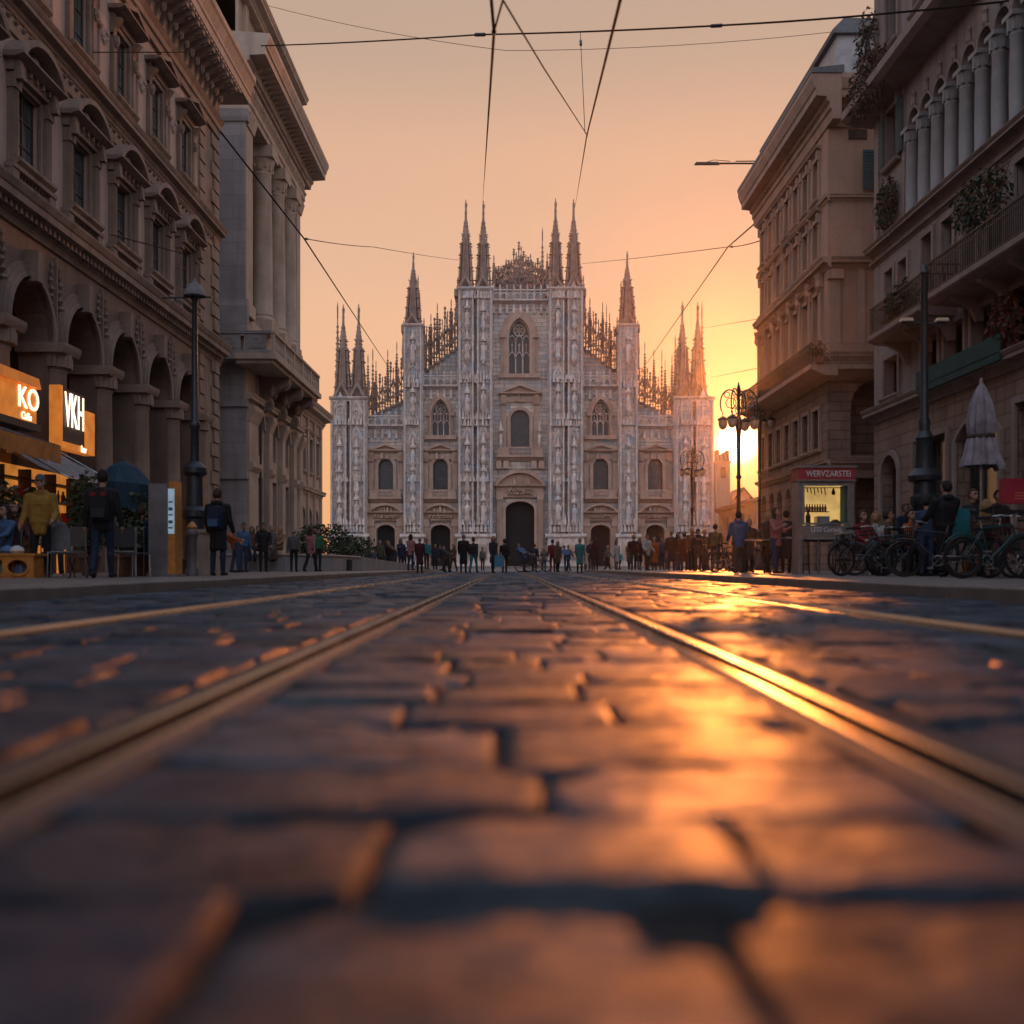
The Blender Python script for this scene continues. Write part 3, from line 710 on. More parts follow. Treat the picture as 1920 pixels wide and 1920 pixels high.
def round_window(o, ped_y0, ped_y1, pw, balc_y0, balc_y1, bw, big=False):
    g = MB(FC); architrave(g, o, .55, -.05, .4); l, r = o['a'] - o['w'] / 2, o['a'] + o['w'] / 2
    for s in (-1, 1):
        x = o['a'] + s * (o['w'] / 2 + 1.25); g.box(x - .42, x + .42, -.05, .3, o['z0'], cz(ped_y1) - .5); g.box(x - .5, x + .5, -.05, .7, cz(ped_y1) - 1.7, cz(ped_y1) - .05, (.05, .1))
        for k in range(3): g.box(x - .3 + k * .22, x - .18 + k * .22, .25, .85, cz(ped_y1) - 1.6, cz(ped_y1) - .4)
    g.box(o['a'] - pw * U / 2 + .5, o['a'] + pw * U / 2 - .5, -.05, .34, cz(ped_y1) - 1.3, cz(ped_y1) - .5)
    carve_row(g, o['a'] - .9, o['a'] + .9, .34, cz(ped_y1) - 1.25, .9, int(ped_y1))
    wn = g.build('arched_window', M_WARM, duomo)
    p = MB(FC); pane_of(p, o, -.8); p.build('pane', M_PANE, wn)
    g = MB(FC); pediment(g, o['a'], pw * U, cz(ped_y1), (ped_y1 - ped_y0) * U * .8, 'tri', 1.0, .4); g.build('pediment', M_WARM, wn)
    g = MB(FC); a0, a1 = o['a'] - bw * U / 2, o['a'] + bw * U / 2; zt, zb = cz(balc_y0), cz(balc_y1)
    g.extrude([(-.05, zb - .7), (.4, zb - .55), (.7, zb - .25), (1.2, zb), (1.2, zb + .3), (-.05, zb + .3)], a0 - .2, a1 + .2)
    g.box(a0, a1, .85, 1.15, zt - .25, zt); g.box(a0, a0 + bw * U * .26, .88, 1.1, zb + .3, zt - .25); g.box(a1 - bw * U * .26, a1, .88, 1.1, zb + .3, zt - .25)
    k = 10
    for i in range(k): g.lathe(a0 + bw * U * (.29 + .42 * i / (k - 1)), 1.0, baluster_prof(zb + .3, zt - .25, .12), 6)
    if big:
        for s in (-1, 1):
            for q in (.62, .95): x = o['a'] + s * bw * U / 2 * q; g.box(x - .5, x + .5, -.05, 1.0, zb - 2.0, zb - .6, (.05, .25))
    g.build('balcony', M_WARM, wn)
for o in iw + ow: round_window(o, 832, 848, 62, 919, 936, 58)
round_window(mid_win, 719, 741, 82, 839, 858, 84, True)
def portal(o, ped_y0, ped_y1, pw, fw, tym=False):
    g = MB(FC); zt = cz(ped_y1); l, r = o['a'] - o['w'] / 2, o['a'] + o['w'] / 2
    cv = curve_of(o); architrave(g, o, .5, -.05, .45)
    for s in (-1, 1):
        x = o['a'] + s * (fw * U / 2 - .55); g.box(x - .5, x + .5, -.05, .75, 0, zt - 1.2); g.box(x - .62, x + .62, -.05, .9, 0, 1.0); g.box(x - .62, x + .62, -.05, .95, zt - 2.2, zt - .9, (.02, .02))
        for k in range(4): g.box(x - .42 + k * .24, x - .32 + k * .24, .7, .84, 1.0, zt - 2.2)
    ze = max(o['z1'] + .6, zt - (2.6 if not tym else 4.6))
    g.box(o['a'] - fw * U / 2, o['a'] + fw * U / 2, -.05, .5, ze, zt)
    g.extrude([(.45, ze), (.7, ze + .15), (.7, ze + .4), (.45, ze + .45)], o['a'] - fw * U / 2 + .8, o['a'] + fw * U / 2 - .8)
    rows = 4 if tym else 2
    hw = fw * U * (.26 if tym else .34)
    for k in range(rows): carve_row(g, o['a'] - hw, o['a'] + hw, .5, ze + .55 + k * (zt - ze - .7) / rows, (zt - ze - .8) / rows, k + int(o['a'] * 10))
    pt = g.build('portal', M_WARM, duomo)
    g = MB(FC); pediment(g, o['a'], pw * U, zt, (ped_y1 - ped_y0) * U * .9, 'seg', 1.25, .4)
    carve_row(g, o['a'] - pw * U * .2, o['a'] + pw * U * .2, .28, zt + .45, .7, int(o['a']) + 70)
    g.build('pediment', M_WARM, pt)
    p = MB(FC); pane_of(p, o, -1.38); p.build('door', M_VOID, pt)
    g = MB(FC); g.box(l - .6, r + .6, -1.4, .4, 0, .349); g.build('threshold', M_TRIM, pt)
for o in idr + odr: portal(o, 946, 964, 68, 66)
portal(main_door, 884, 914, 96, 88, True)
for s in (-1, 1): niche_statue(cx(975) + s * 36 * U, .6, 832, 1.9)
mb = MB(FC); mb.box(cx(615), cx(1342), 2.2, 6.5, -.02, .18); mb.box(cx(618), cx(1339), 2.2, 5.6, .18, .36); tag(mb.build('steps', M_PAVE, duomo))
# ================================================================== buildings on the cafe side
def rep(part, offs):
    """copies of a part (and its sub-parts) shifted inside the same thing"""
    subs = [o for o in SC.objects if o.parent == part]
    for of in offs:
        c = part.copy(); COL.objects.link(c); c.location = tuple(of)
        for q in subs:
            d = q.copy(); COL.objects.link(d); d.parent = c
def ys(k0, k1, step): return [(0, step * k, 0) for k in range(k0, k1) if k != 0]
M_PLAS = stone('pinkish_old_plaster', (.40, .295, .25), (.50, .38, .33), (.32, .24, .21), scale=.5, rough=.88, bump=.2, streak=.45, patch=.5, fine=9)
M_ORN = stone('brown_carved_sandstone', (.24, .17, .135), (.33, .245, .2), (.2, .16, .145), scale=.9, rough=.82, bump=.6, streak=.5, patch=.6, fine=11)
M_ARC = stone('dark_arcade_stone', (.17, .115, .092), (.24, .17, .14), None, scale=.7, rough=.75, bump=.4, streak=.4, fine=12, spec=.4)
M_GREY = stone('grey_ashlar', (.27, .25, .25), (.35, .325, .32), (.25, .25, .27), scale=.5, rough=.8, bump=.35, courses=(1.5, .62, .012), streak=.35, patch=.4, fine=9)
M_BUFF = stone('buff_limestone', (.39, .30, .24), (.49, .39, .32), None, scale=.7, rough=.8, bump=.4, streak=.4, fine=10)
def glass_mat():
    m, nt, b = new_mat('window_glass'); tc = nt.nodes.new('ShaderNodeTexCoord'); vec = tc.outputs['Object']
    drape = ramp(nt, noise(nt, vec, 1.0, 3, .6, (5, 5, .12)), .42, .6); room = ramp(nt, noise(nt, vec, .55, 1), .4, .6)
    nt.links.new(mixc(nt, mth(nt, 'MULTIPLY', drape, room), (.012, .018, .024), (.11, .145, .165)), b.inputs['Base Color'])
    b.inputs['Roughness'].default_value = .13; b.inputs['Specular IOR Level'].default_value = .6
    bp = nn(nt, 'ShaderNodeBump', Strength=.15, Distance=.02); nt.links.new(noise(nt, vec, 2.2, 2), bp.inputs['Height']); nt.links.new(bp.outputs[0], b.inputs['Normal'])
    return m
M_GLASS = glass_mat()
M_WOOD = plain('dark_window_timber', (.055, .04, .034), .6, scale=12)
M_TEAL = plain('teal_painted_shutter', (.035, .085, .10), .6, scale=9)
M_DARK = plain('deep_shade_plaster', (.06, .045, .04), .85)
M_IRON = plain('dark_ironwork', (.03, .03, .034), .5, .5, scale=14)
M_TILE = plain('dark_roof_tiles', (.09, .06, .05), .8, scale=5, bump=.5)
def window_unit(F, parent, o, style, mats, n0=-.3, bars=(1, 2), shut=None, name='window'):
    """stone surround as the part; sash, pane and shutters as its sub-parts"""
    mo, mt = mats; g = MB(F); a, w = o['a'], o['w']; l, r = a - w / 2, a + w / 2
    architrave(g, o, .17, -.02, .1)
    if style == 'aedicule_seg' or style == 'aedicule_tri':
        for s in (-1, 1):
            x = a + s * (w / 2 + .36); g.box(x - .15, x + .15, -.02, .2, o['z0'] - .1, o['z1'] - .05); g.box(x - .19, x + .19, -.02, .27, o['z1'] - .32, o['z1'] + .1, (.0, .0)); g.box(x - .19, x + .19, -.02, .25, o['z0'] - .35, o['z0'] - .08)
            for k in range(3): g.box(x - .11 + k * .08, x - .07 + k * .08, .18, .23, o['z0'] + .05, o['z1'] - .35)
        zt = o['z1'] + .18
        g.box(l - .6, r + .6, -.02, .24, zt - .04, zt + .26)
        for i in range(7): x = l - .5 + (w + 1.0) * i / 6; g.box(x - .05, x + .05, .2, .34, zt + .1, zt + .26)
        pediment(g, a, w + 1.5, zt + .27, .78 if style.endswith('seg') else .7, 'seg' if style.endswith('seg') else 'tri', .6, .15)
        for s in (-1, 1): x = a + s * (w / 2 + .42); g.box(x - .12, x + .12, .2, .46, zt - .28, zt + .26, (.0, .08))
        g.lathe(a, .18, [(.12, zt + .45), (.22, zt + .6), (.16, zt + .8), (.05, zt + .95)], 7)
        sill(g, o, .5, .2, .38)
    elif style == 'flat_hood':
        zt = o['z1'] + .2
        for s in (-1, 1):
            x = a + s * (w / 2 + .3); g.box(x - .12, x + .12, -.02, .16, o['z0'], o['z1'] - .3)
            g.extrude([(-.02, o['z1'] - .45), (.1, o['z1'] - .45), (.2, o['z1'] - .1), (.42, o['z1'] + .2), (-.02, o['z1'] + .2)], x - .12, x + .12)
            g.lathe(x, .2, [(.05, o['z1'] - .8), (.13, o['z1'] - .62), (.1, o['z1'] - .42)], 6)
        g.box(l - .4, r + .4, -.02, .15, zt, zt + .25)
        pediment(g, a, w + 1.2, zt + .25, .5, 'tri', .62, .15); sill(g, o, .4, .18, .32)
    elif style == 'plain': sill(g, o, .22, .14, .22)
    elif style == 'hood':
        sill(g, o, .22, .14, .22); g.extrude(cornice_prof(o['z1'] + .3, .22, .3), l - .3, r + .3)
        for s in (l - .12, r + .12): g.box(s - .08, s + .08, -.02, .2, o['z1'] - .12, o['z1'] + .3)
    p = g.build(name + '_surround', mo, parent)
    f = MB(F); sash_of(f, o, n0, .075, bars); f.build('sash', mt, p)
    q = MB(F); pane_of(q, o, n0 + .02); q.build('pane', M_GLASS, p)
    if shut:
        for s in (-1, 1):
            q = MB(F); x0, x1 = (l - w * .5, l - .03) if s < 0 else (r + .03, r + w * .5)
            q.box(x0, x1, .11, .16, o['z0'] + .03, o['z1'] - .03)
            k = int((o['z1'] - o['z0']) / .13)
            for i in range(k): z = o['z0'] + .08 + i * .13; q.box(x0 + .05, x1 - .05, .155, .185, z, z + .07)
            q.build('shutter', shut, p)
    return p

# ---- arcaded palace ---------------------------------------------------------
FA = (-14, 0, 0, 1, 1, 0)
PA = thing('arcaded_palace', (-14, 34, 0), 'dark ornate palace with tall arcade, hooded windows and a deep bracketed cornice, over the cafe', 'building')
BAYS = [22.5 + 3.6 * i for i in range(7)]; A0, A1 = 18.9, 49.0
mb = MB(FA)
arcs = [O(b, 2.75, KH - .02, 8.7, 1.55, 'round') for b in BAYS]
wall(mb, A0, A1, KH - .05, 9.95, arcs, 0, .9)
for b in BAYS:      # inner face of the arcade wall is seen through the neighbouring arches
    mb.box(b - 1.8, b - 1.375, -.9, -.905, KH, 8)
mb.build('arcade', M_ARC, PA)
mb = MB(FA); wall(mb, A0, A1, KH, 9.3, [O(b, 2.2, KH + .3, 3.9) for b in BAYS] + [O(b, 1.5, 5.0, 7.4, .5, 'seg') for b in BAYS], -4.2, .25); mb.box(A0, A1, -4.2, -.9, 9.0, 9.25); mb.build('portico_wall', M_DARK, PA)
g = MB(FA); o = O(BAYS[0], 2.2, KH + .3, 3.9); sash_of(g, O(o['a'], 2.2, KH + .3, 3.9), -4.4, .1, (2, 1)); p = g.build('shop_window', M_WOOD, PA); q = MB(FA); q.quad(o['a'] - 1.1, o['a'] + 1.1, o['z0'], o['z1'], -4.38); q.build('pane', M_GLASS, p); rep(p, ys(1, 7, 3.6))
g = MB(FA); o = O(BAYS[0], 1.5, 5.0, 7.4, .5, 'seg'); sash_of(g, o, -4.4, .07, (3, 2)); p = g.build('grille_window', M_IRON, PA); q = MB(FA); pane_of(q, o, -4.42); q.build('pane', M_GLASS, p); rep(p, ys(1, 7, 3.6))
# arch mouldings, keystones and spandrel carving
mb = MB(FA); b = BAYS[0]
for k, (t, n1) in enumerate(((.42, .1), (.28, .17), (.13, .24))):
    out_ = arch(b, 2.75 + 2 * t, 7.15, 1.55 + t, 'round', 20); mb.band(out_, arch(b, 2.75, 7.15, 1.55, 'round', 20), -.02, n1)
mb.box(b - .2, b + .2, -.02, .42, 8.55, 9.45, (.03, .0))
for s in (-1, 1):
    for k in range(6):
        mb.lathe(b + s * (1.45 + .05 * (k % 3)), .04, [(.03, 8.2 + k * .24), (.13 - .012 * k, 8.3 + k * .24), (.02, 8.42 + k * .24)], 6)
    mb.box(b + s * 1.78 - .02, b + s * 1.78 + .02, -.02, .1, 7.2, 9.8)
p = mb.build('archivolt', M_ORN, PA); rep(p, ys(1, 7, 3.6))
mb = MB(FA); b = BAYS[0] + 1.8
mb.box(b - .55, b + .55, -.95, .35, KH, 1.1); mb.box(b - .5, b + .5, -.93, .3, 1.1, 1.22)
mb.lathe(b, .02, [(.44, 1.22), (.46, 1.35), (.39, 1.45), (.385, 3), (.34, 6.2), (.38, 6.28), (.36, 6.35), (.5, 6.75), (.5, 6.8)], 14)
for k in range(10): t = PI * k / 9; mb.box(b + .44 * math.cos(t) - .06, b + .44 * math.cos(t) + .06, .4 * math.sin(t), .12 + .4 * math.sin(t), 6.4, 6.72)
mb.extrude([(-.92, 6.8), (.5, 6.8), (.58, 6.95), (.58, 7.1), (-.92, 7.1)], b - .62, b + .62)
p = mb.build('arcade_column', M_ORN, PA, smooth=35); rep(p, ys(-1, 7, 3.6))
# string cornice over the arcade
mb = MB(FA); mb.extrude(cornice_prof(9.95, .95, .62), A0, A1 + .4)
k = 0
for i in range(int((A1 - A0) / .3)): a = A0 + .3 * i + .1; mb.box(a, a + .14, .1, .36, 10.2, 10.38)
mb.build('string_cornice', M_ORN, PA)
# upper walls
mb = MB(FA)
W1 = [O(b, 1.35, 11.75, 14.0) for b in BAYS]; W2 = [O(b, 1.25, 16.95, 19.35) for b in BAYS]
wall(mb, A0, A1, 10.9, 16.1, W1, 0, .22); wall(mb, A0, A1, 16.1, 20.9, W2, .0, .22)
mb.quad(-45, A0, 0, 24.5, -.01); mb.box(A0 - 64, A0, 1.0, -3, 24.0, 24.5); mb.add([(A1, 0, 0), (A1, -16, 0), (A1, -16, 24), (A1, 0, 24)], [(0, 1, 2, 3)]); mb.add([(A0, 0, 0), (A0, -16, 0), (A0, -16, 24), (A0, 0, 24)], [(3, 2, 1, 0)])
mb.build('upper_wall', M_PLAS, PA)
p = window_unit(FA, PA, W1[0], 'aedicule_seg', (M_ORN, M_WOOD), -.18); rep(p, ys(1, 7, 3.6))
p = window_unit(FA, PA, W2[0], 'flat_hood', (M_ORN, M_WOOD), -.18); rep(p, ys(1, 7, 3.6))
mb = MB(FA); b = BAYS[0]; mb.box(b - 1.3, b + 1.3, -.02, .16, 10.9, 11.1); mb.box(b - 1.35, b + 1.35, -.02, .3, 11.42, 11.54)
for k in range(9):
    a = b - .85 + k * .2125
    mb.lathe(a, .14, baluster_prof(11.1, 11.42, .07), 6)
for s in (-1, 1): mb.box(b + s * 1.15 - .18, b + s * 1.15 + .18, -.02, .26, 11.1, 11.42)
p = mb.build('parapet_panel', M_ORN, PA); rep(p, ys(1, 7, 3.6))
mb = MB(FA); mb.extrude(cornice_prof(15.85, .62, .45), A0, A1 + .3); mb.extrude([(-.02, 15.3), (.07, 15.3), (.07, 15.55), (-.02, 15.6)], A0, A1)
for i in range(int((A1 - A0) / .45)): a = A0 + .45 * i; mb.lathe(a + .2, .04, [(.02, 15.62), (.11, 15.7), (.02, 15.8)], 5)
mb.build('middle_cornice', M_ORN, PA)
mb = MB(FA)       # pilaster-like lesenes and swags between the upper windows
b = BAYS[0] + 1.8
mb.box(b - .3, b + .3, -.02, .09, 16.55, 20.7)
for k in range(5): t = k / 4; mb.lathe(b - .3 + .6 * t, .12, [(.03, 18.6 - .4 * math.sin(PI * t)), (.1, 18.72 - .4 * math.sin(PI * t)), (.02, 18.86 - .4 * math.sin(PI * t))], 6)
p = mb.build('lesene', M_PLAS, PA); rep(p, ys(-1, 6, 3.6))
# entablature, brackets and the great cornice
mb = MB(FA); mb.extrude([(-.02, 20.75), (.14, 20.75), (.14, 21.05), (.22, 21.1), (.22, 21.35), (.36, 21.55), (.1, 21.6), (.1, 22.75), (-.02, 22.75)], A0, A1 + .1)
for i in range(8): a = A0 + 3.6 * i + .9; mb.box(a - .55, a + .55, .08, .2, 21.75, 22.55); mb.box(a + 1.25, a + 2.35, .08, .2, 21.75, 22.55)
mb.build('frieze', M_ORN, PA)
mb = MB(FA); a = A0 + .3
mb.extrude([(.1, 21.7), (.22, 21.7), (.34, 22.1), (.5, 22.35), (.95, 22.55), (1.2, 22.62), (1.2, 22.95), (.1, 22.95)], a - .15, a + .15)
mb.lathe(a, .45, [(.05, 22.05), (.14, 22.2), (.12, 22.4)], 6); mb.ring((a, .95, 22.66), (1, 0, 0), .14, .06, 10, 5)
p = mb.build('cornice_bracket', M_ORN, PA); rep(p, ys(1, 41, .72))
mb = MB(FA); mb.extrude([(-.02, 22.95), (1.28, 22.95), (1.28, 23.3), (1.34, 23.36), (1.34, 23.5), (1.5, 23.9), (1.58, 24.0), (1.58, 24.25), (-.3, 24.6), (-.3, 22.95)], A0, A1 + 1.2)
for i in range(int((A1 - A0) / .36)): a = A0 + .36 * i + .12; mb.box(a, a + .2, 1.05, 1.25, 22.82, 22.953); mb.lathe(a + .1, .62, [(.1, 22.96), (.13, 22.9), (.02, 22.84)], 6)
mb.build('cornice', M_BUFF, PA)
mb = MB(FA); mb.add([(A0, 1.5, 24.28), (A1 + 1.1, 1.5, 24.28), (A1, -8, 27.5), (A0, -8, 27.5)], [(0, 1, 2, 3)]); mb.build('roof', M_TILE, PA)
mb = MB(FA)       # rusticated corner
for i in range(31):
    z = .9 + i * .66; ln = 1.15 if i % 2 else .8
    if z > 20.2 or 9.7 < z < 10.9 or 15.6 < z < 16.4: continue
    mb.box(A1 - ln, A1 + .09, -.3, .13, z, z + .6, (.035, .035))
    mb.box(A1 - 2.9, A1 - 2.9 + ln * .7, -.1, .1, z, z + .6, (.035, .035))
mb.box(A1 - 3, A1 + .04, -.3, .03, .5, 20.6); mb.build('quoin', M_ORN, PA)

# ---- colonnaded palace ------------------------------------------------------
FBs = (-14, 0, 0, 1, 1, 0); FBf = (0, 54, 1, 0, 0, -1); B0, B1 = 54.0, 68.0
PB = thing('colonnaded_palace', (-14, 60, 0), 'tall palace with giant columns above a stone balcony, grey ashlar flank facing the street', 'building')
mb = MB(FBs)
op = [O(a, 2.1, KH, 5.3) for a in (57.2, 60.6, 64.0)] + [O(a, 1.7, 6.5, 8.9, .85, 'round') for a in (57.2, 60.6, 64.0)] + [O(66.6, 1.2, KH, 5.0), O(66.6, 1.0, 6.5, 8.6, .5, 'round')]
wall(mb, B0, B1, KH - .05, 13.6, op, 0, .6)
wall(mb, 55.4, 66.9, 13.6, 24.4, [O(a, 1.5, 14.6, 18.4) for a in (57.2, 60.6, 64.0)] + [O(a, 1.4, 19.8, 22.6, .7, 'round') for a in (57.2, 60.6, 64.0)], -1.5, .3)
mb.box(55.4, 66.9, -1.5, 0, 13.6, 13.7)
mb.add([(B1, 0, 0), (B1, -16, 0), (B1, -16, 30), (B1, 0, 30)], [(0, 1, 2, 3)])
mb.build('street_wall', M_BUFF, PB)
mb = MB(FBf)
wall(mb, -26, -14, KH - .05, 27.5, [O(-20.5, 1.5, 14.6, 18.4), O(-20.5, 1.4, 19.8, 22.6), O(-20.5, 1.6, 5.5, 8.5)], 0, .4)
mb.box(-16.2, -13.85, -.02, .28, KH, 9.0); mb.box(-16.3, -13.75, -.02, .42, 4.9, 5.25); mb.box(-16.3, -13.75, -.02, .42, 8.7, 9.0); mb.box(-16.4, -13.65, -.02, .5, KH, 1.2)
mb.box(-16.1, -13.86, -.02, .22, 14.0, 24.3); mb.box(-16.3, -13.72, -.02, .4, 12.4, 14.0)
mb.extrude([(-.02, 23.7), (.3, 23.7), (.38, 23.9), (.46, 24.3), (-.02, 24.3)], -16.25, -13.7); mb.extrude([(-.02, 14.0), (.38, 14.0), (.3, 14.35), (-.02, 14.35)], -16.2, -13.75)
mb.build('flank_wall', M_GREY, PB)
mb = MB(FBs)        # corner piers of the colonnade
for a0, a1 in ((54.0, 55.4), (66.9, 68.0)):
    mb.box(a0 + .005, a1, -1.6, .12, 13.6, 24.3); mb.box(a0 + .005, a1 + .1, -1.6, .26, 13.6, 14.3); mb.extrude([(0, 23.6), (.2, 23.6), (.28, 23.9), (.4, 24.3), (0, 24.3)], a0 + .01, a1 + .1)
    mb.build('corner_pier', M_BUFF, PB); mb = MB(FBs)
for a0, a1 in ((54.0, 55.9), (58.5, 59.3), (61.9, 62.7), (65.2, 66.0), (67.2, 68)):     # ground floor pilasters
    m = (a0 + a1) / 2; mb = MB(FBs)
    mb.box(a0 + .008, a1, -.1, .3, KH, 8.4); mb.box(a0 - .02, a1 + .06, -.1, .42, KH, 1.1); mb.extrude([(0, 8.0), (.32, 8.0), (.42, 8.3), (.55, 8.6), (.55, 8.85), (0, 8.85)], a0 - .05, a1 + .12)
    mb.extrude([(0, 5.4), (.34, 5.4), (.5, 5.6), (.5, 5.85), (0, 5.85)], a0 - .02, a1 + .08)
    mb.build('pilaster', M_BUFF, PB)
mb = MB(FBs); mb.extrude(cornice_prof(8.9, .6, .5), B0, B1); mb.extrude([(-.02, 9.5), (.1, 9.5), (.1, 10.9), (-.02, 10.9)], B0, B1)
for a in (57.2, 60.6, 64.0): mb.box(a - 1.15, a + 1.15, .08, .2, 9.75, 10.7); mb.band(arch(a, 2.1, 8.05, 1.05, 'round'), arch(a, 1.7, 8.05, .85, 'round'), -.02, .16)
mb.build('frieze', M_BUFF, PB)
mb = MB(FBs); o = O(57.2, 1.7, 6.5, 8.9, .85, 'round'); sash_of(mb, o, -.5, .08, (1, 2)); p = mb.build('arched_window', M_WOOD, PB); q = MB(FBs); pane_of(q, o, -.48); q.build('pane', M_GLASS, p); rep(p, [(0, 3.4, 0), (0, 6.8, 0)])
mb = MB(FBs); o = O(57.2, 2.1, KH, 5.3); sash_of(mb, o, -.55, .12, (1, 2)); p = mb.build('entrance', M_WOOD, PB); q = MB(FBs); pane_of(q, o, -.53); q.build('pane', M_GLASS, p); rep(p, [(0, 3.4, 0), (0, 6.8, 0)])
p = window_unit(FBs, PB, O(57.2, 1.5, 14.6, 18.4), 'hood', (M_BUFF, M_WOOD), -.28)
for ob in [p] + [x for x in SC.objects if x.parent == p]:
    if ob is p: ob.location = (-1.5, 0, 0)
rep(p, [(-1.5, 3.4, 0), (-1.5, 6.8, 0)])
p = window_unit(FBs, PB, O(57.2, 1.4, 19.8, 22.6, .7, 'round'), 'plain', (M_BUFF, M_WOOD), -.28, (1, 1)); p.location = (-1.5, 0, 0); rep(p, [(-1.5, 3.4, 0), (-1.5, 6.8, 0)])
p = window_unit(FBf, PB, O(-20.5, 1.5, 14.6, 18.4), 'hood', (M_GREY, M_WOOD)); p = window_unit(FBf, PB, O(-20.5, 1.4, 19.8, 22.6), 'plain', (M_GREY, M_WOOD)); p = window_unit(FBf, PB, O(-20.5, 1.6, 5.5, 8.5), 'plain', (M_GREY, M_WOOD))
mb = MB(FBs); a = 58.9      # giant columns
mb.box(a - .85, a + .85, -.95, .55, 13.6, 14.3)
mb.lathe(a, -.2, [(.74, 14.3), (.76, 14.45), (.62, 14.6), (.66, 14.72), (.58, 14.85), (.58, 17.5), (.5, 22.7), (.55, 22.78), (.5, 22.86), (.6, 23.2), (.72, 23.62)], 20)
for k in range(12): t = 2 * PI * k / 12; mb.box(a + .56 * math.cos(t) - .08, a + .56 * math.cos(t) + .08, -.2 + .56 * math.sin(t) - .08, -.2 + .56 * math.sin(t) + .08, 22.95 + .15 * (k % 2), 23.35 + .2 * (k % 2))
mb.box(a - .75, a + .75, -.95, .55, 23.62, 24.3)
p = mb.build('giant_column', M_BUFF, PB, smooth=35); rep(p, [(0, 3.4, 0), (0, 6.6, 0)])
# entablature and cornice run round both faces
ENT = [(-1.8, 24.3), (.3, 24.3), (.3, 24.6), (.38, 24.65), (.38, 24.95), (.5, 25.1), (.34, 25.15), (.34, 25.9), (-1.8, 25.9)]
mb = MB(FBs); mb.extrude(ENT, B0 - .3, B1 + .3)
for i in range(24): a = B0 + .3 + i * .58; mb.lathe(a, .36, [(.04, 25.25), (.16, 25.4), (.16, 25.6), (.04, 25.78)], 6)
mb.build('entablature', M_BUFF, PB); mb = MB(FBf); mb.extrude([(n - .004, z) for n, z in ENT], -26, -14.32); mb.build('entablature', M_GREY, PB)
CRN = [(-.3, 25.9), (.5, 25.9), (.56, 26.2), (.7, 26.3), (.7, 26.5), (1.5, 26.55), (1.5, 26.9), (1.58, 26.95), (1.58, 27.05), (1.74, 27.4), (1.74, 27.6), (-.3, 27.75)]
mb = MB(FBs); mb.extrude(CRN, B0 - 1.6, B1 + 1.6)
for i in range(44): a = B0 - .3 + i * .33; mb.box(a, a + .18, .5, .68, 26.02, 26.28)
mb.build('cornice', M_BUFF, PB); mb = MB(FBf); mb.extrude([(n - .006, z) for n, z in CRN], -26, -14.32); mb.build('cornice', M_GREY, PB)
mb = MB(FBs); a = B0 - .1; mb.extrude([(.6, 26.32), (.72, 26.32), (.9, 26.42), (1.4, 26.48), (1.4, 26.57), (.6, 26.57)], a, a + .22); p = mb.build('modillion', M_BUFF, PB); rep(p, ys(1, 24, .61))
mb = MB(FBs); mb.box(B0 + .2, B1 - .3, -9, -.35, 27.6, 30.6); mb.extrude(cornice_prof(30.6, .7, .7, -.4), B0 - .2, B1)
for i in range(5): a = 55 + i * 2.9; mb.box(a, a + .7, -.4, -.15, 27.6, 30.6)
mb.build('attic', M_BUFF, PB); mb = MB(FBf); mb.box(-26, -14.5, -.35, -.2, 27.6, 30.6); mb.extrude(cornice_prof(30.6, .69, .6, -.4), -26, -14.3); mb.build('attic', M_GREY, PB)
# balcony on scrolled consoles
mb = MB(FBs); mb.box(52.6, 65.4, -.1, 2.0, 11.0, 11.3); mb.extrude([(-.1, 10.8), (1.8, 10.8), (1.8, 11.0), (-.1, 11.0)], 52.8, 65.2)
balustrade(mb, 52.7, 65.3, 1.8, 11.3, 12.45, .3, .085)
mb.build('balcony', M_BUFF, PB, smooth=40)
mb = MB(FBf); mb.box(-24, -14.1, -.1, 1.4, 11.004, 11.29); mb.box(-24, -12.25, 1.2, 1.38, 11.3, 11.45); mb.box(-24, -12.25, 1.17, 1.41, 12.3, 12.44)
for i in range(7):
    a = -13.0 - i * 1.35; mb.box(a - .62, a + .5, 1.24, 1.34, 11.45, 12.3); mb.box(a - .45, a + .33, 1.3, 1.38, 11.55, 12.2); mb.ring((a - .06, 1.37, 11.87), (0, 1, 0), .22, .04, 12, 5)
mb.build('balcony_front', M_GREY, PB)
mb = MB(FBs); a = 57.2
mb.extrude([(-.05, 8.95), (.35, 8.95), (.55, 9.4), (.75, 9.9), (1.15, 10.15), (1.6, 10.3), (1.75, 10.5), (1.75, 10.8), (-.05, 10.8)], a - .32, a + .32)
mb.ring((a, 1.45, 10.45), (1, 0, 0), .24, .12, 14, 6); mb.ring((a, .45, 9.35), (1, 0, 0), .3, .14, 14, 6)
for s in (-1, 1): mb.lathe(a + s * .36, .8, [(.05, 9.7), (.18, 9.9), (.2, 10.2), (.06, 10.5)], 7)
p = mb.build('balcony_console', M_ORN, PB, smooth=40); rep(p, [(0, 3.4, 0), (0, 6.8, 0)])
mb = MB(FBs); mb.tube([(56.2, .35, .2), (56.2, .35, 10.9)], .06, 6); mb.build('drainpipe', M_IRON, PB)

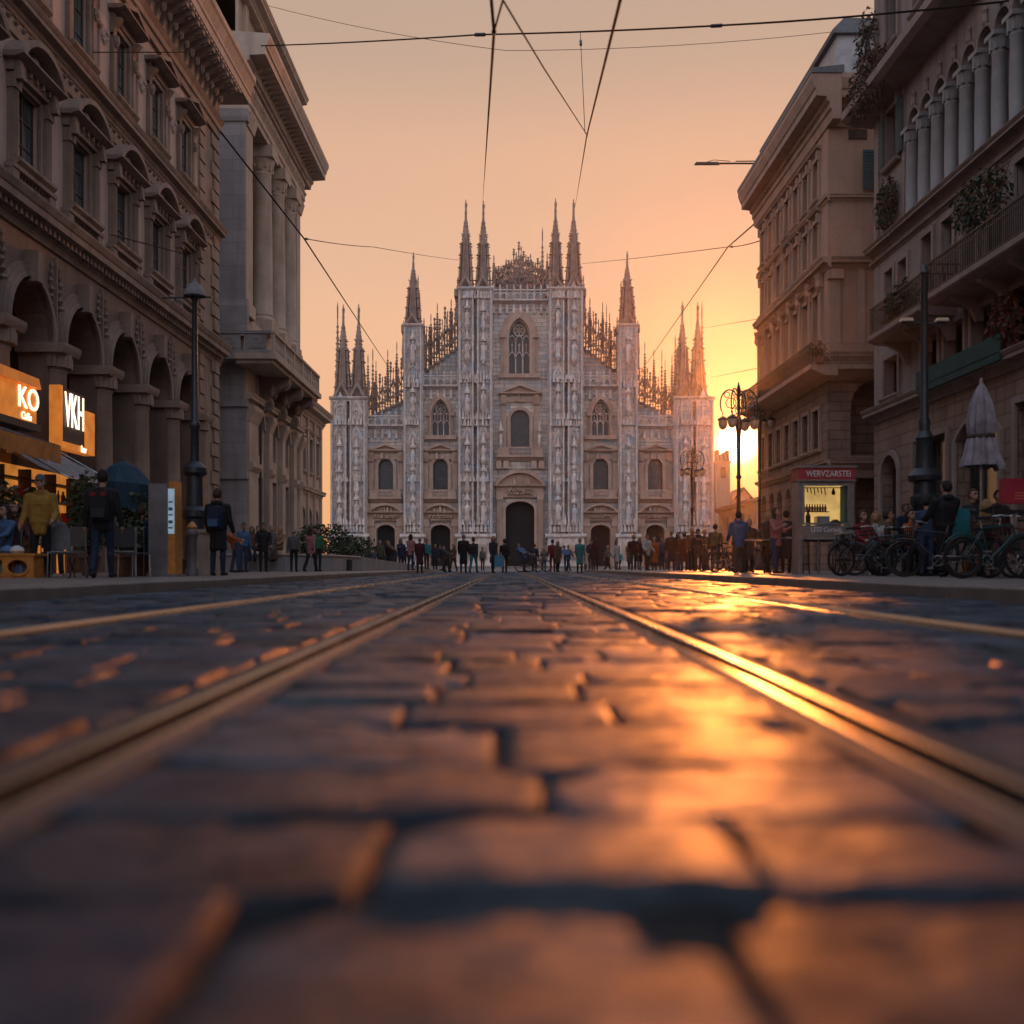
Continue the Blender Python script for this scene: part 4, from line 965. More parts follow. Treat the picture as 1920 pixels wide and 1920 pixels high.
# ---- low building beyond ----------------------------------------------------
FCs = (-14.1, 0, 0, 1, 1, 0)
PC = thing('low_corner_house', (-14.1, 76, 0), 'low house with pilasters and arched shop fronts, between the colonnaded palace and the cathedral', 'building')
ops = [O(a, 1.2, 6.9, 9.3) for a in (70.0, 72.4, 74.8)] + [O(a, 1.9, KH, 4.4, .9, 'round') for a in (70.0, 72.4, 74.8)]
mb = MB(FCs); wall(mb, 68.05, 76.6, 0, 11.2, ops, 0, .4); mb.add([(76.6, 0, 0), (76.6, -12, 0), (76.6, -12, 11), (76.6, 0, 11)], [(0, 1, 2, 3)]); mb.build('wall', M_PLAS, PC)
p = window_unit(FCs, PC, ops[0], 'hood', (M_BUFF, M_WOOD)); rep(p, ys(1, 3, 2.4))
mb = MB(FCs); sash_of(mb, ops[3], -.35, .1, (1, 2)); p = mb.build('shop_front', M_WOOD, PC); q = MB(FCs); pane_of(q, ops[3], -.33); q.build('pane', M_GLASS, p); rep(p, ys(1, 3, 2.4))
mb = MB(FCs); mb.extrude(cornice_prof(5.3, .5, .4), 68.05, 76.8); mb.build('string_course', M_BUFF, PC)
mb = MB(FCs); mb.extrude(cornice_prof(10.6, 1.0, .9), 68.05, 77.0); mb.build('cornice', M_BUFF, PC)
mb = MB(FCs); mb.box(68.8 - .25, 68.8 + .25, -.1, .15, KH, 10.6); p = mb.build('pilaster', M_BUFF, PC); rep(p, ys(1, 4, 2.45))
mb = MB(FCs); mb.add([(68.05, .85, 11.6), (77.0, .85, 11.6), (76.6, -6, 14.2), (68.05, -6, 14.2)], [(0, 1, 2, 3)]); mb.build('roof', M_TILE, PC)
# ================================================================== buildings on the kiosk side
M_SALM = stone('salmon_plaster', (.40, .255, .19), (.47, .31, .235), (.34, .23, .18), scale=.45, rough=.88, bump=.18, streak=.3, patch=.4, fine=8)
M_SALT = stone('salmon_trim_stone', (.36, .245, .19), (.43, .30, .24), None, scale=.8, rough=.82, bump=.35, streak=.35, fine=10)
M_MAUV = stone('mauve_grey_plaster', (.255, .21, .20), (.32, .265, .25), (.21, .18, .175), scale=.5, rough=.88, bump=.2, streak=.55, patch=.5, fine=8)
M_MAUT = stone('mauve_trim_stone', (.25, .19, .17), (.32, .25, .225), None, scale=.9, rough=.82, bump=.5, streak=.4, fine=11)
M_RUST2 = stone('rusticated_base', (.24, .16, .125), (.31, .215, .17), None, scale=.8, rough=.8, bump=.9, courses=(1.1, .42, .03), streak=.35, fine=10)
M_COLM = stone('grey_granite_column', (.24, .235, .24), (.31, .30, .30), None, scale=1.5, rough=.6, bump=.2, streak=.2, fine=25, spec=.4)
M_SLATE = plain('blue_grey_slate', (.10, .115, .13), .6, scale=4, bump=.4)
M_ZINC = plain('zinc_penthouse_cladding', (.30, .31, .33), .5, scale=2)
def iron_railing(g, a0, a1, n, z0, z1, step=.13, scroll=True):
    g.box(a0, a1, n - .025, n + .025, z1 - .05, z1); g.box(a0, a1, n - .02, n + .02, z0 + .06, z0 + .1); g.box(a0, a1, n - .015, n + .015, z1 - .22, z1 - .19)
    k = int((a1 - a0) / step)
    for i in range(k + 1): a = a0 + (a1 - a0) * i / k; g.box(a - .011, a + .011, n - .011, n + .011, z0, z1 - .05)
    if scroll:
        for i in range(0, k, 3): a = a0 + (a1 - a0) * (i + .5) / k; g.ring((a, n, (z0 + z1) / 2), (0, 1, 0), step * .42, .012, 8, 4)
# ---- salmon palazzo ---------------------------------------------------------
FEs = (14, 0, 0, 1, -1, 0); FEf = (0, 45, 1, 0, 0, -1); E0, E1 = 45.0, 57.3
PE = thing('salmon_palazzo', (14, 50, 0), 'salmon plaster corner palazzo with a wide eaves cornice and a blue-grey penthouse behind its roofline', 'building')
ea = [46.6 + 1.62 * i for i in range(7)]
r1 = [O(a, .8, 16.9, 18.7) for a in ea]; r2 = [O(a, .8, 14.15, 15.9) for a in ea]; r3 = [O(a, .85, 10.3, 12.6) for a in ea]
mz = [O(a, .95, 5.6, 7.4) for a in ea]; gd = [O(a, 1.0, KH, 4.2, .5, 'round') for a in ea]
mb = MB(FEs); wall(mb, E0, E1, 9.6, 20.3, r1 + r2 + r3, 0, .3); mb.build('street_wall', M_SALM, PE)
mb = MB(FEs); wall(mb, E0, E1, 0, 9.6, mz + gd, 0, .4); mb.add([(E1, 0, 0), (E1, -14, 0), (E1, -14, 21), (E1, 0, 21)], [(0, 1, 2, 3)]); mb.build('base_wall', M_RUST2, PE)
fo = [O(17.2, 1.7, 16.8, 18.6), O(17.1, 1.7, 13.7, 15.7, .8, 'round'), O(17.2, 1.5, 10.0, 12.6)]
mb = MB(FEf); wall(mb, 14, 26, 9.6, 20.3, fo, 0, .35); mb.build('flank_wall', M_SALM, PE)
mb = MB(FEf); wall(mb, 14, 26, 0, 9.6, [O(16.3, 2.6, 5.2, 8.6, 1.3, 'round'), O(16.3, 2.2, KH, 4.2)], 0, 1.2); mb.quad(15, 17.6, 0, 9, -1.21); mb.build('flank_base', M_RUST2, PE)
p = window_unit(FEs, PE, r1[0], 'hood', (M_SALT, M_WOOD), -.25, (1, 1)); rep(p, ys(1, 7, 1.62))
p = window_unit(FEs, PE, r2[0], 'hood', (M_SALT, M_WOOD), -.25, (1, 1)); rep(p, ys(1, 7, 1.62))
p = window_unit(FEs, PE, r3[0], 'hood', (M_SALT, M_WOOD), -.25, (1, 2)); rep(p, ys(1, 7, 1.62))
p = window_unit(FEs, PE, mz[0], 'plain', (M_SALT, M_WOOD), -.3, (1, 1)); rep(p, ys(1, 7, 1.62))
mb = MB(FEs); sash_of(mb, gd[0], -.35, .09, (1, 2)); p = mb.build('shop_door', M_WOOD, PE); q = MB(FEs); pane_of(q, gd[0], -.33); q.build('pane', M_GLASS, p); rep(p, ys(1, 7, 1.62))
window_unit(FEf, PE, fo[0], 'plain', (M_SALT, M_WOOD), -.3, (1, 1), M_TEAL); window_unit(FEf, PE, fo[1], 'plain', (M_SALT, M_TEAL), -.3, (1, 1)); window_unit(FEf, PE, fo[2], 'hood', (M_SALT, M_WOOD), -.3, (1, 2))
mb = MB(FEf); mb.box(14.9, 15.7, -.02, .07, 19.1, 19.5); mb.build('vent', M_DARK, PE)
for F, a0, a1, e in ((FEs, E0, E1, 0), (FEf, 14.02, 26, .003)):      # string courses
    for z, h, n1 in ((16.35, .3, .2), (13.35, .5, .42), (9.3, .4, .4), (4.7, .3, .3)):
        mb = MB(F); mb.extrude([(n, zz + e) for n, zz in cornice_prof(z, h, n1 - e)], a0 - (n1 if F is FEs else 0), a1); mb.build('string_course', M_SALT, PE)
mb = MB(FEs); a = ea[0] - .81; mb.box(a - .16, a + .16, -.02, .14, 9.7, 12.9); mb.lathe(a, .12, [(.1, 12.6), (.24, 12.8), (.2, 13.1), (.26, 13.35)], 7); p = mb.build('pilaster', M_SALT, PE); rep(p, ys(1, 8, 1.62))
mb = MB(FEf); mb.box(14.03, 14.5, -.02, .16, 9.7, 13.35); mb.box(13.95, 14.6, -.02, .3, 12.9, 13.3); mb.box(15.3, 15.6, -.02, .12, 9.7, 13.35); mb.build('pilaster', M_SALT, PE)
EC = [(-.3, 19.6), (.08, 19.6), (.12, 20.0), (.2, 20.05), (.2, 20.3), (.34, 20.4), (.34, 20.55), (.8, 20.6), (.8, 20.9), (.86, 20.95), (1.0, 21.35), (1.0, 21.55), (-.3, 21.6)]
mb = MB(FEs); mb.extrude(EC, E0 - .95, E1 + .95)
for i in range(50): a = E0 + i * .25; mb.box(a, a + .13, .2, .33, 20.32, 20.43)
mb.build('eaves_cornice', M_SALT, PE)
mb = MB(FEf); mb.extrude([(n - .004, z) for n, z in EC], 14.3, 26)
for i in range(40): a = 14 + i * .25; mb.box(a, a + .13, .2, .33, 20.32, 20.43)
mb.build('eaves_cornice', M_SALT, PE)
mb = MB(FEs); mb.extrude([(-.4, 21.55), (1.02, 21.56), (1.02, 21.75), (-.4, 21.9)], E0 - 1.0, E1 + 1.0); mb.build('gutter', M_SLATE, PE)
mb = MB(FEs); mb.box(E0 + .8, E1 + 1.6, -9, -.65, 21.7, 24.1); mb.build('penthouse', M_ZINC, PE)
mb = MB(FEs); mb.extrude([(-9, 24.1), (-.45, 24.1), (-.4, 24.25), (-.9, 24.75), (-9, 24.75)], E0 + .6, E1 + 1.7); mb.build('penthouse_roof', M_SLATE, PE)
mb = MB(FEf); mb.quad(16.2, 17.6, 21.9, 23.4, -.78); mb.build('pane', M_GLASS, PE)
# corner balcony and its iron railing
mb = MB(FEs); mb.extrude([(-.1, 8.5), (.5, 8.55), (.95, 8.75), (1.1, 8.8), (1.1, 9.0), (-.1, 9.0)], E0 - 1.1, E1); mb.build('balcony', M_SALT, PE)
mb = MB(FEs); iron_railing(mb, E0 - 1.05, E1, 1.02, 9.0, 9.95); mb.build('railing', M_IRON, PE)
mb = MB(FEf); mb.extrude([(-.1, 8.504), (.5, 8.554), (.95, 8.75), (1.09, 8.8), (1.09, 8.99), (-.1, 8.99)], 14.12, 17.6); iron_railing(mb, 12.98, 17.6, 1.02, 8.99, 9.95, scroll=False); mb.build('balcony', M_SALT, PE)
# ---- loggia house -----------------------------------------------------------
FD = (14, 0, 0, 1, -1, 0); D0, D1 = 17.0, 39.3
PD = thing('loggia_house', (14, 30, 0), 'mauve-grey house with a row of round loggia columns, hanging plants and long dark iron balconies', 'building')
lc = [35.3 - 1.06 * i for i in range(9)]                              # arches of the loggia, between columns
lg = [O(a, .92, 12.5, 16.1, .46, 'round') for a in lc]
sw = O(37.3, 1.15, 15.0, 17.0); dn = [O(37.6, .8, 9.5, 11.2), O(36.3, .8, 9.5, 11.2)] + [O(34.2 - 1.6 * i, .85, 9.3, 11.4) for i in range(9)]
m1 = [O(37.4, 1.3, 6.55, 7.95)] + [O(34.0 - 1.9 * i, 1.35, 6.2, 7.95) for i in range(8)]
up = [O(37.4 - 2.6 * i, 1.1, 19.4, 21.6) for i in range(8)]
mb = MB(FD); wall(mb, D0, D1, 6.0, 24.5, lg + [sw] + dn + m1 + up, 0, .7)
mb.quad(-45, D0 + .05, 0, 24.5, -.01); mb.add([(D1, 0, 0), (D1, -14, 0), (D1, -14, 24.5), (D1, 0, 24.5)], [(0, 1, 2, 3)]); mb.build('street_wall', M_MAUV, PD)
mb = MB(FD); mb.quad(26, 36.2, 12.3, 16.5, -1.6); mb.box(26, 36.2, -1.6, -.7, 12.3, 12.45); mb.build('loggia_back', M_MAUT, PD)
mb = MB(FD); a = lc[0] + .53; mb.lathe(a, -.1, [(.27, 12.5), (.28, 12.62), (.22, 12.72), (.225, 13.5), (.195, 15.0), (.22, 15.05), (.2, 15.1), (.25, 15.3), (.3, 15.5)], 14); mb.box(a - .3, a + .3, -.42, .2, 15.5, 15.64)
for k in range(8): t = k * PI / 4; mb.box(a + .23 * math.cos(t) - .045, a + .23 * math.cos(t) + .045, -.1 + .23 * math.sin(t) - .045, -.1 + .23 * math.sin(t) + .045, 15.15, 15.45)
p = mb.build('loggia_column', M_COLM, PD, smooth=35); rep(p, [(0, -1.06 * k, 0) for k in range(1, 10)])
mb = MB(FD); a = lc[0]; mb.band(arch(a, 1.06, 15.64, .56, 'round', 14), arch(a, .92, 15.64, .46, 'round', 14), -.02, .1); mb.lathe(a, .06, [(.05, 16.12), (.12, 16.25), (.07, 16.5), (.12, 16.6), (.02, 16.72)], 6); p = mb.build('archivolt', M_MAUT, PD); rep(p, [(0, -1.06 * k, 0) for k in range(1, 9)])
p = window_unit(FD, PD, sw, 'hood', (M_MAUT, M_WOOD), -.3, (1, 2), M_TEAL)
for o in dn: window_unit(FD, PD, o, 'plain', (M_MAUT, M_WOOD), -.35, (1, 1))
for o in m1: window_unit(FD, PD, o, 'plain', (M_MAUT, M_WOOD), -.35, (1, 0))
for o in up[:3]: window_unit(FD, PD, o, 'plain', (M_MAUT, M_WOOD), -.35, (1, 2))
for z, h, n1 in ((17.9, .5, .55), (12.1, .35, .4), (11.75, .2, .18), (8.9, .25, .2), (5.75, .5, .5)):
    mb = MB(FD); mb.extrude(cornice_prof(z, h, n1), D0, D1 + .15); mb.build('string_course', M_MAUT, PD)
mb = MB(FD); mb.box(36.1, 36.35, -.02, .08, 12.45, 17.9); p = mb.build('lesene', M_MAUT, PD); rep(p, [(0, 2.55, 0), (0, -9.9, 0)])
mb = MB(FD); mb.extrude(cornice_prof(23.4, 1.1, 1.2), D0, D1 + .9); mb.build('cornice', M_MAUT, PD)
for a0, a1, zb in ((32.0, 36.6, 8.15), (17.5, 31.6, 8.3)):
    mb = MB(FD); mb.extrude([(-.1, zb), (.9, zb + .05), (1.15, zb + .15), (1.2, zb + .2), (1.2, zb + .36), (-.1, zb + .36)], a0, a1)
    for i in range(int((a1 - a0) / 1.8) + 1): a = a0 + .3 + i * 1.8; mb.extrude([(-.05, zb - .7), (.15, zb - .7), (.35, zb - .3), (.9, zb - .02), (.9, zb + .1), (-.05, zb + .1)], a - .1, a + .1)
    b_ = mb.build('balcony', M_MAUT, PD); mb = MB(FD); iron_railing(mb, a0 + .05, a1 - .05, 1.12, zb + .36, zb + 1.35, .11)
    for x in (a0 + .06, a1 - .06): mb.box(x - .02, x + .02, 0, 1.12, zb + 1.3, zb + 1.35); [mb.box(x - .01, x + .01, .1 + k * .13, .12 + k * .13, zb + .36, zb + 1.3) for k in range(8)]
    mb.build('railing', M_IRON, b_)
mb = MB(FD); mb.extrude([(-.1, 17.3), (.9, 17.45), (1.1, 17.6), (1.1, 17.9), (-.1, 17.9)], 30, D1 + .5); mb.build('roof_terrace', M_MAUT, PD)
M_TGL = plain('teal_glass_panel', (.028, .07, .07), .7, spec=.1, scale=2)
mb = MB(FD); mb.box(28.2, 34.0, .45, .5, 6.02, 6.75); mb.build('glass_balustrade', M_TGL, PD)
# shopfronts
sf = [O(37.6, 1.6, KH, 4.4, .8, 'round'), O(34.0, 2.6, KH, 4.6), O(30.6, 2.8, KH, 4.8, .6, 'seg'), O(26.8, 2.8, KH, 4.8), O(22.6, 2.8, KH, 4.8, .6, 'seg')]
mb = MB(FD); wall(mb, D0, D1, 0, 6.0, sf, 0, .5); mb.build('base_wall', M_RUST2, PD)
for o in sf:
    mb = MB(FD); architrave(mb, o, .2, -.02, .1); p = mb.build('shop_front', M_MAUT, PD); mb = MB(FD); sash_of(mb, o, -.45, .1, (2, 1)); mb.build('sash', M_WOOD, p); q = MB(FD); pane_of(q, o, -.43); q.build('pane', M_GLASS, p)
# ---- distant buildings in the gap under the sun -----------------------------
M_FAR = stone('distant_palace_stone', (.36, .26, .2), (.44, .33, .26), None, scale=.3, rough=.85, bump=.2, streak=.3, fine=4)
FG = (43, 0, 0, 1, -1, 0); GH = 11.0
PG = thing('distant_arcaded_palace', (43, 180, 0), 'hazy arcaded palace lining the square below the setting sun', 'building')
go = [O(152 + 4.5 * i, 2.8, 0, 6.5, 1.4, 'round') for i in range(13)] + [O(152 + 4.5 * i, 1.6, 7.6, 10.0) for i in range(13)]
mb = MB(FG); wall(mb, 149, 210, 0, 11.5, go, 0, .8); mb.add([(149, 0, 0), (149, -22, 0), (149, -22, 11.5), (149, 0, 11.5)], [(3, 2, 1, 0)]); mb.build('wall', M_FAR, PG)
mb = MB(FG); mb.quad(149, 210, 0, 11, -.85); mb.build('pane', M_GLASS, PG); mb = MB(FG); mb.extrude(cornice_prof(11.2, .9, 1.0), 148.5, 211); mb.build('cornice', M_FAR, PG)
mb = MB(FG); mb.add([(149, .9, 12.1), (210, .9, 12.1), (210, -10, 14), (149, -10, 14)], [(0, 1, 2, 3)]); mb.add([(149, .9, 12.1), (149, -10, 14), (149, -21, 12.1)], [(0, 1, 2)]); mb.build('roof', M_TILE, PG)
FT = (0, 232, 1, 0, 0, -1)
PT = thing('distant_tower', (49, 232, 0), 'square tower with a notched top silhouetted low in the glow beside the cathedral', 'tower')
mb = MB(FT); x0, x1 = wx(1343, 232), wx(1369, 232); zt = wz(846, 232)
mb.box(x0, x1, -3, 0, 0, zt - 2.2); mb.box(x0 - .2, x1 + .2, -3.2, .2, zt - 2.6, zt - 2.2)
for k in range(4): q = (x1 - x0) / 4; mb.box(x0 + k * q + .12, x0 + (k + 1) * q - .12, -3, 0, zt - 2.2, zt - .2 + (.5 if k in (0, 3) else -.5 if k == 1 else 0))
mb.build('shaft', M_FAR, PT); mb = MB(FT)
mb.quad((x0 + x1) / 2 - .5, (x0 + x1) / 2 + .5, zt - 6, zt - 3.6, .01); mb.build('opening', M_VOID, PT)
PH = thing('distant_gabled_house', (54, 236, 0), 'pale gabled house in the haze between the distant tower and the salmon palazzo', 'house')
mb = MB((0, 236, 1, 0, 0, -1)); h0, h1 = wx(1368, 236), wx(1420, 236); mb.plate([(h0, 0), (h1, 0), (h1, wz(945, 236)), ((h0 + h1) / 2, wz(917, 236)), (h0, wz(945, 236))], -12, 0); mb.build('wall', M_FAR, PH)
mb = MB((0, 236, 1, 0, 0, -1)); m = (h0 + h1) / 2; mb.band([(h0 - .5, wz(948, 236)), (m, wz(913, 236)), (h1 + .5, wz(948, 236))], [(h0 - .5, wz(953, 236)), (m, wz(918, 236)), (h1 + .5, wz(953, 236))], -12.5, .5); mb.build('roof', M_TILE, PH)
# ================================================================== street furniture and goods
M_BLK = plain('black_enamel', (.02, .02, .022), .4, .2, .5, scale=10)
M_CAST = plain('dark_cast_iron', (.045, .05, .058), .45, .5, .5, scale=10)
M_GLOBE = plain('frosted_lamp_glass', (.55, .42, .3), .35, spec=.5, var=.05)
M_STEEL = plain('brushed_steel', (.35, .34, .33), .35, .8)
M_ORNG = plain('orange_plastic', (.48, .19, .035), .5, scale=8)
M_BLUE = plain('dark_blue_canvas', (.010, .034, .060), .8, scale=7)
M_CANV = plain('grey_canvas', (.20, .19, .20), .85, scale=5)
M_LILAC = plain('lilac_grey_canvas', (.24, .21, .24), .85, scale=5)
M_RED = plain('crimson_board', (.30, .015, .03), .55, scale=4)
M_LEAFA = plain('dark_leaf', (.025, .045, .02), .6, scale=30); M_LEAFB = plain('olive_leaf', (.05, .065, .028), .6, scale=30); M_LEAFC = plain('dry_brown_leaf', (.10, .055, .03), .7, scale=30)
M_POT = plain('terracotta', (.20, .095, .06), .8, scale=8)
M_TWIG = plain('bark', (.05, .038, .03), .85, scale=20)
def lit(name, c, s): return plain(name, tuple(min(.8, x) for x in c), .6, emit=(c, s), var=.12, scale=3)
def foliage(mb, c, rad, n, size, rr, droop=0.0):
    for _ in range(n):
        while True:
            u = Vector((rr.uniform(-1, 1), rr.uniform(-1, 1), rr.uniform(-1, 1)))
            if u.length < 1: break
        k = .55 + .45 * math.sin(u.x * 5 + 1) * math.sin(u.y * 5 + 2) * math.sin(u.z * 5)
        if rr.random() > k + .25: continue
        p = Vector((c[0] + u.x * rad[0], c[1] + u.y * rad[1], c[2] + u.z * rad[2]))
        a = Vector((rr.gauss(0, 1), rr.gauss(0, 1), rr.gauss(0, .7) - droop)).normalized(); b = a.orthogonal().normalized()
        b = Quaternion(a, rr.uniform(0, 6.3)) @ b; s = size * rr.uniform(.6, 1.3); mb.m = 0 if rr.random() < .6 else 1
        mb.add([tuple(p), tuple(p + a * s * .5 + b * s * .28), tuple(p + a * s), tuple(p + a * s * .5 - b * s * .28)], [(0, 1, 2, 3)])
    mb.m = 0
def text(body, parent, loc, rot, size, mat, depth=.012, sx=1.0, name='lettering', align='CENTER'):
    cu = bpy.data.curves.new(name, 'FONT'); cu.body = body; cu.size = size; cu.extrude = depth; cu.align_x = align; cu.align_y = 'CENTER'
    tmp = bpy.data.objects.new('tmp', cu); COL.objects.link(tmp); bpy.context.view_layer.update()
    me = bpy.data.meshes.new_from_object(tmp.evaluated_get(bpy.context.evaluated_depsgraph_get())); bpy.data.objects.remove(tmp); bpy.data.curves.remove(cu)
    me.materials.clear(); me.materials.append(mat); o = bpy.data.objects.new(name, me); COL.objects.link(o)
    if parent: o.parent = parent
    o.location = loc; o.rotation_euler = rot; o.scale = (sx, 1, 1); return o

# ---- lamps ------------------------------------------------------------------
def post_lamp(x, y, h, label, kind):
    z0 = KH if abs(x) > 4.6 and y < 66 else -.01
    t = thing('street_lamp', (x, y, z0), label, 'street lamp', 'street lamps along the street')
    b = (x, y, z0); mb = MB((x, y, 1, 0, 0, 1)); Z = z0
    if kind == 'bell':
        mb.lathe(0, 0, [(.34, Z), (.34, Z + .35), (.27, Z + .42), (.25, Z + 1.3), (.33, Z + 1.36), (.33, Z + 1.5), (.22, Z + 1.6), (.2, Z + 2.3), (.3, Z + 2.38), (.3, Z + 2.5), (.14, Z + 2.65)], 12)
        mb.build('pedestal', M_CAST, t, smooth=40); mb = MB((x, y, 1, 0, 0, 1))
        mb.lathe(0, 0, [(.11, Z + 2.6), (.1, Z + 3.4), (.14, Z + 3.46), (.14, Z + 3.55), (.085, Z + 3.62), (.06, Z + h - .35), (.09, Z + h - .3), (.05, Z + h - .2)], 10); mb.build('shaft', M_CAST, t, smooth=40)
        mb = MB((x, y, 1, 0, 0, 1)); mb.lathe(0, 0, [(.26, Z + h - .22), (.25, Z + h - .12), (.14, Z + h + .05), (.05, Z + h + .1), (.02, Z + h + .22)], 14)
        for k in range(14): q = k * PI / 7; mb.tube([(.262 * math.cos(q), .262 * math.sin(q), Z + h - .22), (.14 * math.cos(q), .14 * math.sin(q), Z + h + .05)], .01, 4)
        mb.build('lamp_shade', M_CANV, t, smooth=40)
        mb = MB((x, y, 1, 0, 0, 1)); mb.tube([(-.75, 0, Z + h - .26), (.4, 0, Z + h - .24)], .022, 5); mb.tube([(-.5, 0, Z + h - .26), (-.04, 0, Z + h - .6)], .014, 5); mb.build('cross_arm', M_CAST, t)
    elif kind == 'post':
        mb.lathe(0, 0, [(.36, Z), (.36, Z + .3), (.28, Z + .36), (.26, Z + 1.5), (.3, Z + 1.55), (.3, Z + 1.7), (.24, Z + 1.75), (.23, Z + 2.0), (.34, Z + 2.04), (.36, Z + 2.14), (.2, Z + 2.3), (.17, Z + 2.9), (.2, Z + 2.95), (.13, Z + 3.1)], 12)
        mb.build('pedestal', M_CAST, t, smooth=40); mb = MB((x, y, 1, 0, 0, 1)); mb.lathe(0, 0, [(.11, Z + 3.05), (.13, Z + 3.3), (.09, Z + 3.4), (.07, Z + h), (.1, Z + h + .05), (.02, Z + h + .25)], 10); mb.build('shaft', M_CAST, t, smooth=40)
        mb = MB((x, y, 1, 0, 0, 1)); mb.tube([(-.5, 0, Z + 5.42), (.5, 0, Z + 5.42)], .03, 6); mb.tube([(-.35, 0, Z + 5.4), (-.05, 0, Z + 5.0)], .014, 5); mb.build('cross_arm', M_CAST, t)
        for s in (-1, 1):
            mb = MB((x, y, 1, 0, 0, 1)); mb.box(s * .38 - .13, s * .38 + .13, -.08, .08, Z + 5.46, Z + 5.53, (.02, .01)); mb.build('lamp_head', M_GLOBE, t)
        mb = MB((x, y, 1, 0, 0, 1)); mb.tube([(-.26, -.05, Z + .3), (-.3, -.08, Z + 1.4), (-.22, -.08, Z + 1.95)], .02, 5); mb.build('cable', M_CAST, t)
    else:
        s_ = h / 7.2
        mb.lathe(0, 0, [(.42, Z), (.42, Z + .25), (.3, Z + .35), (.24, Z + 1.0), (.3, Z + 1.06), (.3, Z + 1.2), (.16, Z + 1.32), (.13, Z + 1.9), (.18, Z + 2.0), (.1, Z + 2.15)], 12); mb.build('pedestal', M_CAST, t, smooth=40)
        mb = MB((x, y, 1, 0, 0, 1)); mb.lathe(0, 0, [(.085, Z + 2.1), (.07, Z + 3.6), (.12, Z + 3.68), (.065, Z + 3.8), (.1, Z + h - 1.9), (.14, Z + h - 1.3), (.06, Z + h - 1.1), (.05, Z + h - .2), (.09, Z + h - .12), (.015, Z + h + .2)], 10); mb.build('shaft', M_CAST, t, smooth=40)
        for an in (0, PI, .95, PI + .95):
            s = 1; F_ = (x, y, math.cos(an), math.sin(an), -math.sin(an), math.cos(an)); mb = MB(F_); pts = []
            for k in range(13): q = PI * (1 - k / 12 * 1.25); pts.append((s * (.36 + .36 * math.cos(q)), 0, Z + h - .65 + .55 * math.sin(q) if k < 9 else Z + h - .65 + .55 * math.sin(q)))
            mb.tube(pts, .03, 6); mb.ring((s * .3, 0, Z + h - .62), (0, 1, 0), .2, .02, 14, 5); mb.ring((s * .46, 0, Z + h - .3), (0, 1, 0), .11, .018, 12, 5); mb.ring((s * .16, 0, Z + h - .95), (0, 1, 0), .13, .018, 12, 5)
            ex, ez = pts[-1][0], pts[-1][2]; mb.tube([(ex, 0, ez), (ex, 0, ez - .12)], .02, 5)
            a_ = mb.build('arm', M_CAST, t)
            mb = MB(F_); mb.lathe(ex, 0, [(.05, ez - .1), (.2, ez - .2), (.22, ez - .26)][::-1], 10); mb.build('hood', M_CAST, a_)
            mb = MB(F_); mb.lathe(ex, 0, [(.05, ez - .62), (.14, ez - .55), (.18, ez - .4), (.17, ez - .27)], 12); mb.build('globe', M_GLOBE, a_, smooth=60)
    return t
post_lamp(wx(365, 24), 24, 6.75, 'dark lamp post with a pleated bell shade in front of the arcaded palace', 'bell')
post_lamp(wx(1733, 22), 22, 6.45, 'slim lamp post on a thick banded pedestal behind the bicycles', 'post')
post_lamp(wx(1385, 40), 40, 7.2, 'ornate four-armed lamp standard silhouetted against the setting sun', 'ornate')
post_lamp(wx(1424, 54), 54, 9.2, 'tall scrolled lamp standard half hidden by the salmon palazzo', 'ornate')
post_lamp(wx(1298, 62), 62, 7.3, 'two-globed lamp standard in front of the cathedral tower nearest the sun', 'ornate')
# lamp arm fixed to the penthouse of the salmon palazzo
t = thing('wall_lamp', (14.6, 57, 22.7), 'slim lamp arm reaching out over the street from the salmon palazzo roof', 'lamp')
mb = MB(); z = 22.75; mb.tube([(14.66, 57, z), (11.6, 57, z)], .05, 6); mb.tube([(14.66, 57, z + .14), (12.6, 57, z + .12)], .03, 6); mb.build('arm', M_BLK, t)
mb = MB(); mb.box(10.3, 11.7, 56.88, 57.12, z - .06, z + .05, (.1, .02)); mb.tube([(12.3, 57, z + .12), (11.4, 57, z + .2), (10.9, 57, z + .05)], .02, 5); mb.build('lamp_head', M_BLK, t)

# ---- signs of the cafe ------------------------------------------------------
M_SGN = lit('glowing_orange_panel', (1.0, .28, .04), .5); M_SGD = lit('dim_orange_panel', (1.0, .26, .04), .28)
M_LET = lit('white_lit_letters', (1.0, .78, .55), 2.6)
t = thing('shop_sign', (-13.3, 28, 4.9), 'wide orange backlit sign with small white letters above the fringed awning', 'sign')
mb = MB(); mb.box(-13.6, -13.3, 26.4, 28.8, 4.3, 5.3); mb.build('panel', M_SGN, t)
mb = MB(); mb.box(-13.65, -13.2, 26.3, 28.9, 5.3, 5.6, (.05, .05)); mb.build('hood', M_SGD, t); mb = MB(); mb.box(-13.62, -13.22, 26.3, 28.9, 4.1, 4.3); mb.build('ledge', M_WOOD, t)
text('KO', t, (.03, .28, .02), (PI / 2, 0, PI / 2), .85, M_LET); text('Caffe', t, (.03, .15, -.46), (PI / 2, 0, PI / 2), .28, M_LET)
t = thing('shop_sign', (-13.3, 32, 4.9), 'tall orange sign box with big white letters hung between two arcade columns', 'sign')
mb = MB(); mb.box(-13.6, -13.32, 30.45, 32.1, 4.05, 5.65); mb.build('panel', M_WOOD, t)
mb = MB(); mb.box(-13.62, -13.28, 30.3, 30.45, 3.9, 5.7); mb.box(-13.62, -13.28, 30.45, 32.8, 3.85, 4.05); mb.box(-13.62, -13.28, 32.1, 32.8, 4.05, 5.2); mb.build('frame', M_SGN, t)
